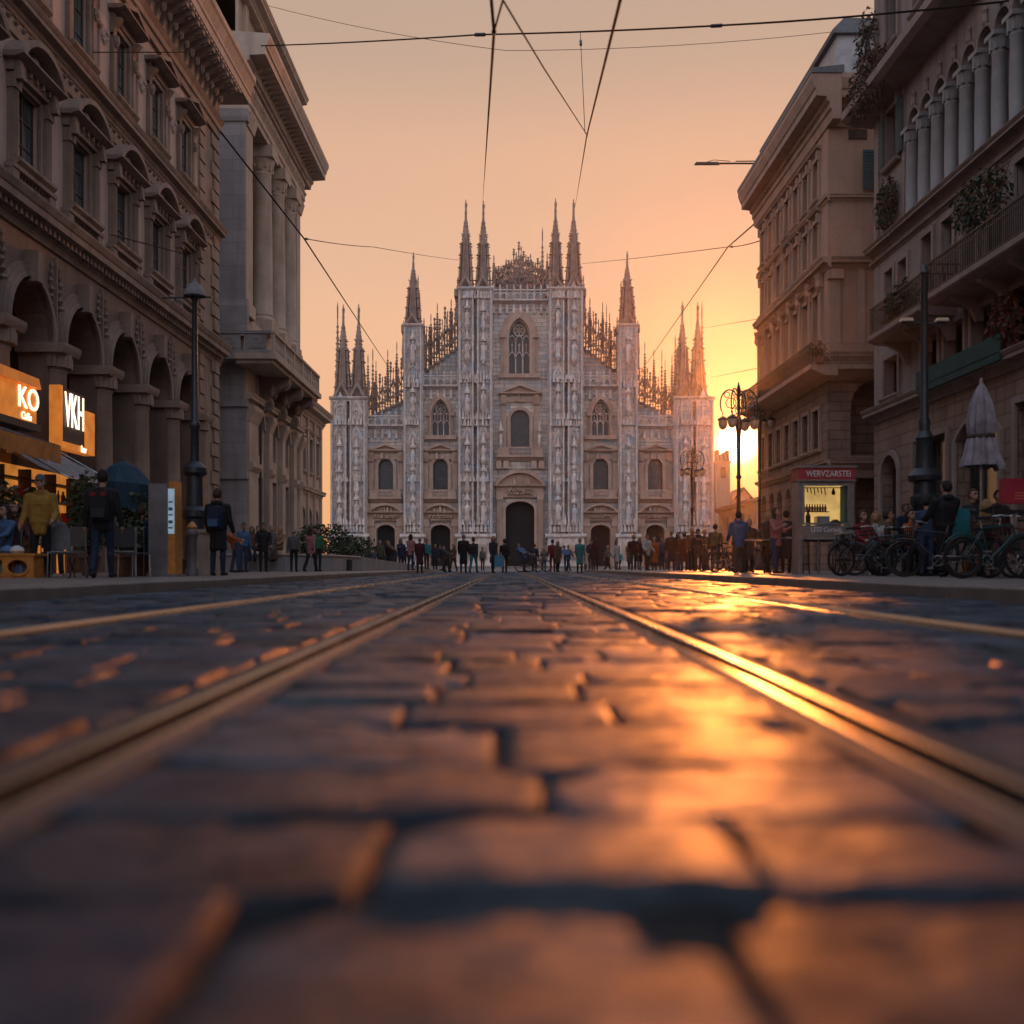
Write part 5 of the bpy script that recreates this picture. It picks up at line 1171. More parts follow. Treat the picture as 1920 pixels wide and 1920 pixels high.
text('VKH', t, (.03, -.72, .08), (PI / 2, 0, PI / 2), 1.5, M_LET, sx=.47); text('bar', t, (.05, -.1, -.95), (PI / 2, 0, PI / 2), .3, M_LET)
# ---- awnings ----------------------------------------------------------------
t = thing('awning', (-14, 23.5, 4.2), 'awning with an orange fringed valance over the cafe terrace', 'awning')
M_FRNG = plain('orange_fringe', (.52, .2, .05), .8, scale=3)
mb = MB((0, 0, 0, 1, 1, 0)); mb.extrude([(-14, 4.2), (-14, 4.16), (-11.6, 3.4), (-11.58, 3.44)], 20, 26.4); mb.build('canopy', M_BLUE, t)
mb = MB((0, 0, 0, 1, 1, 0)); rr = random.Random(3); y = 20.0
while y < 26.4: w_ = rr.uniform(.07, .12); mb.box(y, y + w_ * .9, -11.6 + rr.uniform(-.015, .015), -11.57, 2.95 + rr.uniform(0, .07), 3.43); y += w_
mb.build('fringe', M_FRNG, t)
t = thing('awning', (-14, 28, 3.9), 'sagging grey canvas awning beside the fringed one', 'awning')
mb = MB(); N = 16
vs = []; 
for i in range(N + 1):
    for j in range(7):
        v = j / 6; y = 26.5 + 3.9 * i / N; x = -13.7 + 2.3 * v; z = 3.9 - 1.25 * v - .22 * math.sin(PI * v) * (.6 + .4 * math.sin(i * 1.9)) + .05 * math.sin(i * 2.6 + j)
        vs.append((x, y, z))
mb.add(vs, [(i * 7 + j, (i + 1) * 7 + j, (i + 1) * 7 + j + 1, i * 7 + j + 1) for i in range(N) for j in range(6)]); mb.build('canopy', M_CANV, t, smooth=60)
mb = MB(); [mb.tube([(-13.7, yy, 3.92), (-11.4, yy, 2.62)], .02, 5) for yy in (26.5, 30.4)]; mb.tube([(-11.4, 26.5, 2.62), (-11.4, 30.4, 2.62)], .02, 5); mb.build('frame', M_STEEL, t)
# lit shop front under the fringed awning
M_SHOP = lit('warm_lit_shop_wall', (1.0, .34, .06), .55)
t = thing('market_stall', (-12.6, 24.6, KH), 'warmly lit stall front stacked with goods under the fringed awning', 'stall')
mb = MB(); mb.box(-13.2, -13.05, 22.6, 30.3, KH, 3.0); mb.build('back_wall', M_SHOP, t)
mb = MB()
for z in (.9, 1.5, 2.1, 2.6): mb.box(-13.05, -12.7, 22.7, 30.2, z, z + .04)
for y in (22.65, 24.2, 25.75, 27.2, 28.7, 30.15): mb.box(-13.05, -12.72, y, y + .06, KH, 2.9)
mb.build('shelf', M_WOOD, t)
gr = random.Random(12); GC = [(.30, .02, .02), (.05, .2, .04), (.45, .32, .08), (.1, .12, .2), (.5, .4, .34), (.25, .09, .03)]
for z in (.94, 1.54, 2.14):
    y = 25.0
    while y < 30.0:
        h = gr.uniform(.12, .4); w_ = gr.uniform(.1, .26); mb = MB()
        if gr.random() < .5: mb.box(-12.98, -12.74, y, y + w_, z, z + h, (.01, .01))
        else: mb.lathe(-12.86, y + w_ / 2, [(w_ * .4, z), (w_ * .42, z + h * .6), (w_ * .2, z + h * .75), (w_ * .2, z + h)], 8)
        mb.build('goods', pal(gr.choice(GC)), t); y += w_ + gr.uniform(.04, .3)
# ---- market umbrellas -------------------------------------------------------
ux, uy = wx(232, 21), 21
t = thing('parasol', (ux, uy, KH), 'dark blue parasol with drooping sides between the cafe plants', 'parasol')
mb = MB((ux, uy, 1, 0, 0, 1)); mb.tube([(0, 0, KH), (0, 0, 2.5)], .025, 6); mb.lathe(0, 0, [(.25, KH), (.25, KH + .08), (.05, KH + .14)], 10); mb.build('pole', M_IRON, t)
mb = MB((ux, uy, 1, 0, 0, 1)); vs = [(0, 0, 2.5)]; NS = 16
for k in range(NS):
    q = 2 * PI * k / NS; rr_ = .56 + .04 * (k % 2); vs.append((rr_ * .5 * math.cos(q), rr_ * .5 * math.sin(q), 2.36 - .02 * (k % 2))); 
for k in range(NS): q = 2 * PI * k / NS; rr_ = .58 - .04 * (k % 2); vs.append((rr_ * math.cos(q) + .05, rr_ * math.sin(q), 2.02 - .05 * math.cos(q)))
for k in range(NS): q = 2 * PI * k / NS; rr_ = .57 - .06 * (k % 2); vs.append((rr_ * math.cos(q) + .07, rr_ * math.sin(q), 1.55 - .32 * max(0, math.cos(q)) + .05 * (k % 2)))
fs = [(0, 1 + k, 1 + (k + 1) % NS) for k in range(NS)]
for r_ in range(2): fs += [(1 + r_ * NS + k, 1 + (r_ + 1) * NS + k, 1 + (r_ + 1) * NS + (k + 1) % NS, 1 + r_ * NS + (k + 1) % NS) for k in range(NS)]
mb.add(vs, fs); mb.build('canopy', M_BLUE, t)
ux, uy = wx(1840, 20), 20
t = thing('parasol', (ux, uy, KH), 'folded lilac-grey parasol tied round its pole beside the loggia house', 'parasol')
mb = MB((ux, uy, 1, 0, 0, 1)); mb.tube([(0, 0, KH), (0, 0, 4.0)], .03, 6); mb.box(-.3, .3, -.3, .3, KH, KH + .1); mb.build('pole', M_STEEL, t)
mb = MB((ux, uy, 1, 0, 0, 1)); NS = 24; prof = [(.02, 3.92), (.09, 3.8), (.19, 3.5), (.245, 3.15), (.235, 2.95), (.2, 2.85), (.24, 2.8), (.3, 2.5), (.36, 2.28)]; vs = []
for i, (r_, z) in enumerate(prof):
    for k in range(NS): q = 2 * PI * k / NS; f = 1 + (.13 if k % 2 else -.1) * min(1, i / 2); e_ = .1 if i == 8 and math.cos(q) > .5 else 0; vs.append((r_ * f * math.cos(q) + e_ * .6, r_ * f * math.sin(q), z - e_ * .5 * (k % 3)))
mb.add(vs, [(i * NS + k, i * NS + (k + 1) % NS, (i + 1) * NS + (k + 1) % NS, (i + 1) * NS + k) for i in range(8) for k in range(NS)]); mb.build('canopy', M_LILAC, t, smooth=25)
mb = MB((ux, uy, 1, 0, 0, 1)); mb.lathe(0, 0, [(.235, 2.82), (.25, 2.84), (.25, 2.88), (.235, 2.9)], 16); mb.build('strap', M_WOOD, t)
# ---- information totem, bollards, plinth ------------------------------------
tx, ty = wx(311, 20), 20
t = thing('information_totem', (tx, ty, KH), 'grey information totem with a lit glass panel on its narrow face', 'totem')
M_TOT = plain('grey_enamel_steel', (.16, .145, .15), .5, .1, scale=3)
mb = MB((tx, ty, 1, 0, 0, 1)); mb.box(-.27, .1, -.2, .25, KH, 1.92); mb.box(-.3, .3, -.26, .28, KH, KH + .05); mb.build('body', M_TOT, t)
mb = MB((tx, ty, 1, 0, 0, 1)); mb.box(.1, .26, -.22, .22, KH, 1.97, (.02, .02)); mb.build('frame', M_ORNG, t)
M_SCR = lit('pale_blue_screen', (.35, .5, .62), .5); mb = MB((tx, ty, 1, 0, 0, 1)); mb.box(.12, .235, -.235, -.2, .95, 1.82); mb.build('screen', M_SCR, t)
mb = MB((tx, ty, 1, 0, 0, 1)); [mb.box(.13, .21, -.238, -.235, z, z + .03 * (1 + k % 2)) for k, z in enumerate((1.05, 1.15, 1.3, 1.4, 1.55))]; mb.build('printing', pal((.08, .16, .26)), t)
bx, by = wx(360, 21.5), 21.5
def bollard(x, y, label):
    t = thing('bollard', (x, y, KH), label, 'bollard', 'bollards on the pavements'); mb = MB((x, y, 1, 0, 0, 1)); Z = KH
    mb.lathe(0, 0, [(.15, Z), (.15, Z + .12), (.11, Z + .18), (.1, Z + .8), (.13, Z + .84), (.14, Z + .92), (.1, Z + .98)], 12); mb.build('post', M_TOT, t, smooth=40)
    mb = MB((x, y, 1, 0, 0, 1)); mb.lathe(0, 0, [(.1, Z + .98), (.115, Z + 1.02), (.06, Z + 1.1), (.02, Z + 1.14)], 12); mb.build('cap', M_ORNG, t, smooth=40); return t
bollard(bx, by, 'grey bollard with an orange cap beside the information totem')
for px, d in ((389, 22.5),):
    x = wx(px, d); mb = MB((x, d, 1, 0, 0, 1), ); t = thing('stone_plinth', (x, d, KH), 'moulded stone plinth block behind the orange-capped bollard', 'plinth')
    mb.box(-.2, .2, -.2, .2, KH + .35, 1.05); mb.box(-.23, .23, -.23, .23, 1.05, 1.13); mb.build('block', M_BUFF, t); mb = MB((x, d, 1, 0, 0, 1)); mb.box(-.3, .3, -.3, .3, KH, KH + .35, (.04, .04)); mb.build('base', M_BUFF, t)
# ---- raised planter wall and hedge ------------------------------------------
t = thing('planter', (-9, 42, KH), 'long low stone planter wall curving to a point in front of the hedge', 'planter')
mb = MB(); ws_ = [(-12.4, 41.5), (-9, 41.0), (-7.4, 42.5), (-6.7, 46), (-6.3, 52), (-5.6, 58), (-4.95, 63)]
hs_ = [.82, .82, .8, .76, .62, .45, .24]
for i in range(len(ws_) - 1):
    (x0, y0), (x1, y1) = ws_[i], ws_[i + 1]; n = 4
    for k in range(n):
        a0, a1 = k / n + .004, (k + 1) / n - .004; h0 = hs_[i] + (hs_[i + 1] - hs_[i]) * a0; h1 = hs_[i] + (hs_[i + 1] - hs_[i]) * a1
        dx, dy = x1 - x0, y1 - y0; l = math.hypot(dx, dy); ox, oy = -dy / l * .35, dx / l * .35
        p0 = (x0 + dx * a0, y0 + dy * a0); p1 = (x0 + dx * a1, y0 + dy * a1)
        mb.add([(p0[0], p0[1], 0), (p1[0], p1[1], 0), (p1[0] + ox, p1[1] + oy, 0), (p0[0] + ox, p0[1] + oy, 0), (p0[0], p0[1], h0), (p1[0], p1[1], h1), (p1[0] + ox, p1[1] + oy, h1), (p0[0] + ox, p0[1] + oy, h0)],
               [(0, 3, 2, 1), (4, 5, 6, 7), (0, 1, 5, 4), (1, 2, 6, 5), (2, 3, 7, 6), (3, 0, 4, 7)])
mb.build('wall', M_GREY, t)
mb = MB(); 
for i in range(3):
    (x0, y0), (x1, y1) = ws_[i], ws_[i + 1]; mb.tube([(x0, y0 - .02, hs_[i] - .03), (x1, y1 - .02, hs_[i + 1] - .03)], .05, 6)
mb.build('coping', M_BUFF, t)
rr = random.Random(9); t = thing('hedge', (-8, 45, .7), 'dark clipped hedge in the planter at the cathedral end of the pavement', 'hedge')
mb = MB(); foliage(mb, (-8.2, 45.4, 1.35), (1.5, 1.6, .85), 2600, .16, rr); foliage(mb, (-7.4, 49, 1.2), (1.0, 2.6, .6), 1500, .16, rr); mb.build('foliage', [M_LEAFA, M_LEAFB], t)
mb = MB(); mb.box(-9.4, -6.9, 44.3, 51.0, .1, .62); mb.build('soil', M_JOINT, t)
# ---- plants -----------------------------------------------------------------
def potted(px, d, h, r, label, mats, seed, pot=True, name='potted_plant'):
    x = wx(px, d); t = thing(name, (x, d, KH), label, 'plant', 'plants around the cafe terrace'); rr = random.Random(seed); mb = MB((x, d, 1, 0, 0, 1))
    hp = .42 if pot else .1
    mb.lathe(0, 0, [(.15, KH), (.22, KH + hp - .05), (.25, KH + hp - .05), (.25, KH + hp), (.2, KH + hp)], 12); mb.build('pot', M_POT, t)
    mb = MB((x, d, 1, 0, 0, 1))
    for k in range(7): q = rr.uniform(0, 6.3); mb.tube([(0, 0, KH + hp - .05), (.3 * r * math.cos(q), .3 * r * math.sin(q), KH + h * .5), (.75 * r * math.cos(q), .75 * r * math.sin(q), KH + h * rr.uniform(.7, .95))], .018, 5, .006)
    mb.build('stem', M_TWIG, t); mb = MB((x, d, 1, 0, 0, 1))
    foliage(mb, (0, 0, KH + hp + (h - hp) * .52), (r, r, (h - hp) * .52), int(900 * h * r + 300), .13, rr); mb.build('foliage', mats, t); return t
potted(262, 20.8, 1.75, .5, 'bushy dark potted plant beside the information totem', [M_LEAFA, M_LEAFB], 1)
potted(168, 22, 2.2, .45, 'tall leafy plant behind the person with the red-striped backpack', [M_LEAFA, M_LEAFB], 2)
potted(14, 20, 1.8, .4, 'dense flowering shrub behind the orange crates at the cafe edge', [M_LEAFA, M_LEAFC], 3)
potted(228, 19.6, 1.1, .36, 'low plant under the blue parasol', [M_LEAFB, M_LEAFA], 4)
def hanging(y, z, n, rad, label, mats, seed, num, F=FD):
    rr = random.Random(seed); P0 = MB(F).P(y, n, z); t = thing('hanging_plant', P0, label, 'plant', 'plants hanging from the loggia house'); mb = MB(F)
    foliage(mb, (y, n, z), rad, num, .17, rr, .8); mb.build('foliage', mats, t); mb = MB(F)
    mb.tube([(y - rad[0], n - .1, z + rad[2] * .6), (y + rad[0], n - .1, z + rad[2] * .6)], .012, 4)
    for k in range(14): a = y + rr.uniform(-1, 1) * rad[0]; mb.tube([(a, n - .1, z + rad[2] * .6), (a + rr.uniform(-.2, .2), n + rr.uniform(0, .3), z), (a + rr.uniform(-.3, .3), n + rr.uniform(-.1, .2), z - rad[2] * rr.uniform(.7, 1.3))], .012, 4)
    mb.build('stem', M_TWIG, t)
hanging(37.3, 13.5, .25, (.75, .3, 1.0), 'bushy plant hanging on the wall below the teal shutters', [M_LEAFA, M_LEAFC], 5, 900)
hanging(37.6, 18.1, .8, (1.9, .5, 1.1), 'brown withered creeper spilling over the roof terrace edge', [M_LEAFC, M_TWIG], 6, 1500)
hanging(39.3, 20.2, .2, (.7, .5, 1.6), 'tangled creeper climbing the far corner of the roof terrace', [M_LEAFC, M_LEAFA], 8, 800)
hanging(28.6, 10.6, .85, (1.6, .45, .75), 'leafy creeper over the longer iron balcony', [M_LEAFA, M_LEAFC], 10, 900)
hanging(34.2, 9.1, .9, (1.2, .4, .8), 'dark trailing plant on the shorter iron balcony', [M_LEAFA, M_TWIG], 11, 900)
hanging(28.4, 7.0, .25, (1.0, .25, .9), 'reddish ivy beside the teal glass balustrade', [plain('red_ivy_leaf', (.14, .035, .025), .7, scale=20), M_LEAFC], 13, 900)
for px, d, z, lab in ((1527, 44.2, 9.2, 'small flowering bush on the corner balcony of the salmon palazzo'), (1480, 49.5, 9.2, 'trailing plants on the street balcony of the salmon palazzo')):
    rr = random.Random(px); x = 13.3; t = thing('balcony_plant', (x, d, z), lab, 'plant'); mb = MB((x, d, 1, 0, 0, 1)); mb.box(-.15, .15, -.5, .5, z - .18, z + .08); mb.build('trough', M_POT, t)
    mb = MB((x, d, 1, 0, 0, 1)); foliage(mb, (0, 0, z + .4), (.35, .6, .42), 380, .14, rr); mb.build('foliage', [M_LEAFB, M_LEAFC], t)
# ---- kiosk ------------------------------------------------------------------
kx, kd = wx(1549, 26), 26
t = thing('kiosk', (kx, kd, KH), 'narrow food kiosk with a red lettered header and a yellow lit counter window', 'kiosk')
M_KIO = plain('grey_kiosk_metal', (.22, .185, .18), .5, .2, scale=4); M_KRED = plain('red_header_board', (.36, .035, .045), .5, scale=4); M_WHT = plain('white_lettering', (.72, .68, .66), .6)
M_KGL = lit('warm_lit_interior', (1.0, .62, .2), .62)
FKf = (kx, kd, 1, 0, 0, -1); Z = KH
mb = MB(FKf)
mb.box(-.70, -.6, -.6, 0, Z, 2.5); mb.box(.6, .70, -.6, 0, Z, 2.5); mb.box(-.6, .6, -.6, -.52, .95, 2.5); mb.box(-.6, .6, -.52, 0, 2.42, 2.5); mb.box(-.6, .6, -.52, 0, 1.0, 1.06); mb.build('body', M_KIO, t)
mb = MB(FKf); mb.box(-.72, .72, -.62, .06, 2.5, 2.82); mb.build('header', M_KRED, t)
mb = MB(FKf); mb.box(-.76, .76, -.65, .1, 2.82, 2.87); mb.box(-.76, .76, .06, .075, 2.48, 2.52); mb.build('roof', M_KIO, t)
text('WERVZARSTEI', t, (.04, -.075, 2.66 - Z), (PI / 2, 0, 0), .22, M_WHT, .008, .8)
mb = MB(FKf); mb.box(-.6, .6, -.515, -.49, 1.06, 2.42); mb.build('back_panel', M_KGL, t)
mb = MB(FKf); sash_of(mb, O(0, 1.2, 1.38, 2.42), -.06, .05, (0, 0), .07); mb.build('window_frame', M_STEEL, t)
mb = MB(FKf); mb.box(-.6, .6, -.4, 0, 1.06, 1.36); mb.build('counter', M_KIO, t)
text('LES2 Cornuti', t, (0, -.012, 1.25 - Z), (PI / 2, 0, 0), .17, M_WHT, .006, .85)
mb = MB(FKf); mb.box(-.56, .56, 0, .14, 1.0, 1.05); mb.build('shelf', M_STEEL, t)
mb = MB(FKf); mb.box(-.5, .2, -.49, -.38, 1.72, 1.74); mb.build('wall_shelf', M_WOOD, t)
for k_ in range(9): mb = MB(FKf); x_ = -.46 + .085 * k_; z_ = 1.74; mb.lathe(x_ * .8 - .06, -.44, [(.028, z_), (.032, z_ + .1), (.014, z_ + .15), (.014, z_ + .19)], 7); mb.build('bottle', pal(((.05, .03, .02), (.25, .04, .02), (.04, .09, .05))[k_ % 3]), t)
mb = MB(FKf); mb.box(-.2, .12, -.36, -.1, 1.36, 1.6); mb.build('coffee_machine', M_STEEL, t)
mb = MB(FKf); mb.lathe(-.4, -.2, [(.06, 1.36), (.065, 1.6), (.03, 1.68), (.03, 1.78)], 8); mb.build('bottle', M_BLK, t)
mb = MB(FKf); mb.lathe(.3, -.22, [(.15, 1.36), (.14, 1.46), (.05, 1.52)], 10); mb.build('dish', M_BLK, t)
mb = MB(FKf); mb.tube([(-.5, -.3, 2.34), (.5, -.3, 2.34)], .012, 5)
for k in range(6): x = -.4 + k * .09; mb.tube([(x, -.3, 2.34), (x + .02, -.28, 2.22 - .03 * (k % 3))], .014, 4)
mb.lathe(.28, -.3, [(.04, 2.16), (.05, 2.22), (.01, 2.34)], 7); mb.build('hanging_utensils', M_BLK, t)
mb = MB(FKf); mb.box(.5, .6, -.45, -.1, 1.4, 2.38); mb.build('curtain', pal((.06, .12, .11)), t)
for s in (-.62, -.2, .2, .62): mb = MB(FKf); mb.tube([(s, .02, Z), (s, .02, 1.0)], .025, 6); mb.build('leg', M_STEEL, t)
# ---- market cart with red board ---------------------------------------------
mx, md = wx(1895, 18), 18
t = thing('market_cart', (mx, md, KH), 'cart with a sagging grey tarp roof and a crimson board on top', 'cart')
mb = MB((mx, md, 1, 0, 0, 1)); NX = 8; vs = [(-.55 + 1.3 * i / NX, -.5 + 1.0 * j / 4, 1.36 - .1 * math.sin(PI * i / NX) - .05 * math.sin(PI * j / 4) + .02 * (i % 2)) for i in range(NX + 1) for j in range(5)]
mb.add(vs, [(i * 5 + j, (i + 1) * 5 + j, (i + 1) * 5 + j + 1, i * 5 + j + 1) for i in range(NX) for j in range(4)]); mb.build('tarp', M_CANV, t, smooth=50)
mb = MB((mx, md, 1, 0, 0, 1)); mb.box(-.16, .62, -.1, .1, 1.42, 1.86); mb.build('board', M_RED, t)
mb = MB((mx, md, 1, 0, 0, 1)); [mb.box(.02, .3, -.105, -.1, z, z + .012) for z in (1.5, 1.55, 1.6)]; mb.build('printing', pal((.6, .2, .12)), t)
mb = MB((mx, md, 1, 0, 0, 1)); mb.box(-.5, .7, -.42, .42, .55, .62); mb.box(-.5, .7, -.44, -.4, .55, .85); [mb.tube([(a, b, KH), (a, b, 1.36)], .02, 5) for a in (-.5, .7) for b in (-.42, .42)]; mb.build('frame', M_WOOD, t)
for s in (-.2, .45): mb = MB((mx, md, 1, 0, 0, 1)); mb.ring((s, -.5, KH + .27), (0, 1, 0), .25, .025, 20, 6); [mb.tube([(s, -.5, KH + .27), (s + .24 * math.cos(q * PI / 5), -.5, KH + .27 + .24 * math.sin(q * PI / 5))], .008, 4) for q in range(10)]; mb.build('wheel', M_BLK, t)
# ---- crates, chairs, tables --------------------------------------------------
def oval_crate(px, d, label):
    x = wx(px, d); t = thing('plastic_crate', (x, d, KH), label, 'crate', 'orange crates by the cafe'); F = (x, d, 1, 0, 0, -1); mb = MB(F); Z = KH
    wall(mb, -.27, .27, Z, Z + .38, [O(0, .34, Z + .08, Z + .30, .11, 'round')], .2, .04)
    mb.box(-.27, -.24, -.2, .16, Z, Z + .38); mb.box(.24, .27, -.2, .16, Z, Z + .38); mb.box(-.27, .27, -.2, -.17, Z, Z + .38); mb.box(-.24, .24, -.17, .16, Z, Z + .03)
    mb.build('shell', M_ORNG, t); mb = MB(F)
    cv = arch(0, .42, Z + .19, .16, 'round') ; iv = arch(0, .34, Z + .19, .12, 'round'); mb.band(cv, iv, .2, .225); mb.band([(a, 2 * (Z + .19) - z) for a, z in cv], [(a, 2 * (Z + .19) - z) for a, z in iv], .2, .225); mb.box(-.3, .3, -.22, .22, Z + .38, Z + .42); mb.build('rim', M_ORNG, t)
    mb = MB(F); [mb.lathe(-.12 + .1 * k, -.02 + .06 * (k % 2), [(.05, Z + .04), (.06, Z + .15), (.03, Z + .24)], 7) for k in range(4)]; mb.build('contents', pal((.12, .18, .28)), t)
oval_crate(8, 17.8, 'orange crate with an oval opening at the cafe edge, cut by the frame')
oval_crate(44, 17.6, 'orange crate with an oval opening beside the person in the yellow jacket')
for k, (px, dz, c, lab) in enumerate(((14, .42, (.08, .16, .3), 'small blue bundle lying on the orange crates'), (32, .42, (.5, .47, .45), 'small white bundle lying on the orange crates'))):
    x = wx(px, 17.7); mb = MB(); rr = random.Random(k + 40)
    mb.lathe(x, 17.7, [(.1, KH + dz), (.13, KH + dz + .05), (.1, KH + dz + .1), (.03, KH + dz + .14)], 9); tag(mb.build('bundle', pal(c), base=(x, 17.7, KH + dz)), lab, 'bundle')
def chair(px, d, rz, label, col, rounded=False):
    x = wx(px, d); t = thing('cafe_chair', (0, 0, 0), label, 'chair', 'cafe chairs'); m = pal(col); mb = MB()
    mb.box(-.21, .21, -.21, .21, .43, .46, (.01, .01)); mb.build('seat', m, t); mb = MB()
    if rounded: 
        mb.plate([(-.22, .5)] + arch(0, .44, .72, .24, 'round', 10) + [(.22, .5)], .2, .235)
    else: mb.box(-.2, .2, .2, .225, .55, .9)
    mb.build('backrest', m, t)
    for a in (-.19, .19):
        for b in (-.19, .2): mb = MB(); mb.tube([(a * 1.06, b * 1.06, 0), (a, b, .43)], .013, 5); mb.build('leg', M_STEEL, t)
    mb = MB(); [mb.tube([(a, .2, .43), (a, .215, .92 if not rounded else .7)], .013, 5) for a in (-.2, .2)]; mb.tube([(-.2, .2, .47), (.2, .2, .47)], .01, 5); mb.build('back_frame', M_STEEL, t)
    t.location = (x, d, KH); t.rotation_euler = (0, 0, rz); return t
chair(112, 18.4, .4, 'cafe chair with a rounded grey back near the person in the yellow jacket', (.16, .155, .16), True)
chair(252, 19.2, PI * .9, 'straight-backed dark cafe chair next to the information totem', (.05, .05, .055))
chair(232, 18.8, PI * 1.1, 'straight-backed dark cafe chair next to the backpacker with red stripes', (.055, .055, .06))
chair(128, 17.9, -.5, 'low grey cafe chair next to a small folding stool', (.11, .1, .1))
x = wx(152, 17.3); t = thing('folding_stool', (x, 17.3, KH), 'small dark folding stool with a wooden seat on the pavement', 'stool'); mb = MB((x, 17.3, 1, 0, 0, 1)); mb.box(-.16, .16, -.14, .14, KH + .34, KH + .37); mb.build('seat', M_WOOD, t)
for s in (-1, 1):
    mb = MB((x, 17.3, 1, 0, 0, 1)); mb.tube([(s * .15, -.13, KH), (s * .15, .13, KH + .34)], .012, 5); mb.build('leg', M_IRON, t); mb = MB((x, 17.3, 1, 0, 0, 1)); mb.tube([(s * .15, .13, KH), (s * .15, -.13, KH + .34)], .012, 5); mb.build('leg', M_IRON, t)
def bar_table(px, d, label, w_=.6):
    x = wx(px, d); t = thing('bar_table', (x, d, KH), label, 'table', 'tall tables by the kiosk'); mb = MB((x, d, 1, 0, 0, 1)); mb.box(-w_ / 2, w_ / 2, -.28, .28, KH + .93, KH + .97); mb.build('tabletop', M_STEEL, t)
    for a in (-1, 1):
        for b in (-1, 1): mb = MB((x, d, 1, 0, 0, 1)); mb.tube([(a * (w_ / 2 - .02), b * .28, KH), (a * (w_ / 2 - .05), b * .24, KH + .93)], .016, 5); mb.build('leg', M_IRON, t)
    mb = MB((x, d, 1, 0, 0, 1)); mb.tube([(-w_ / 2 + .04, -.26, KH + .25), (w_ / 2 - .04, -.26, KH + .25)], .012, 5); mb.build('footrest', M_IRON, t)
bar_table(1420, 29, 'tall table beside the person in the blue shirt'); bar_table(1492, 27, 'tall table just beside the kiosk'); bar_table(1460, 31, 'tall table behind the person in the pink jumper', .8)
bar_table(1600, 23.5, 'tall table between the kiosk and the bicycles', .7)
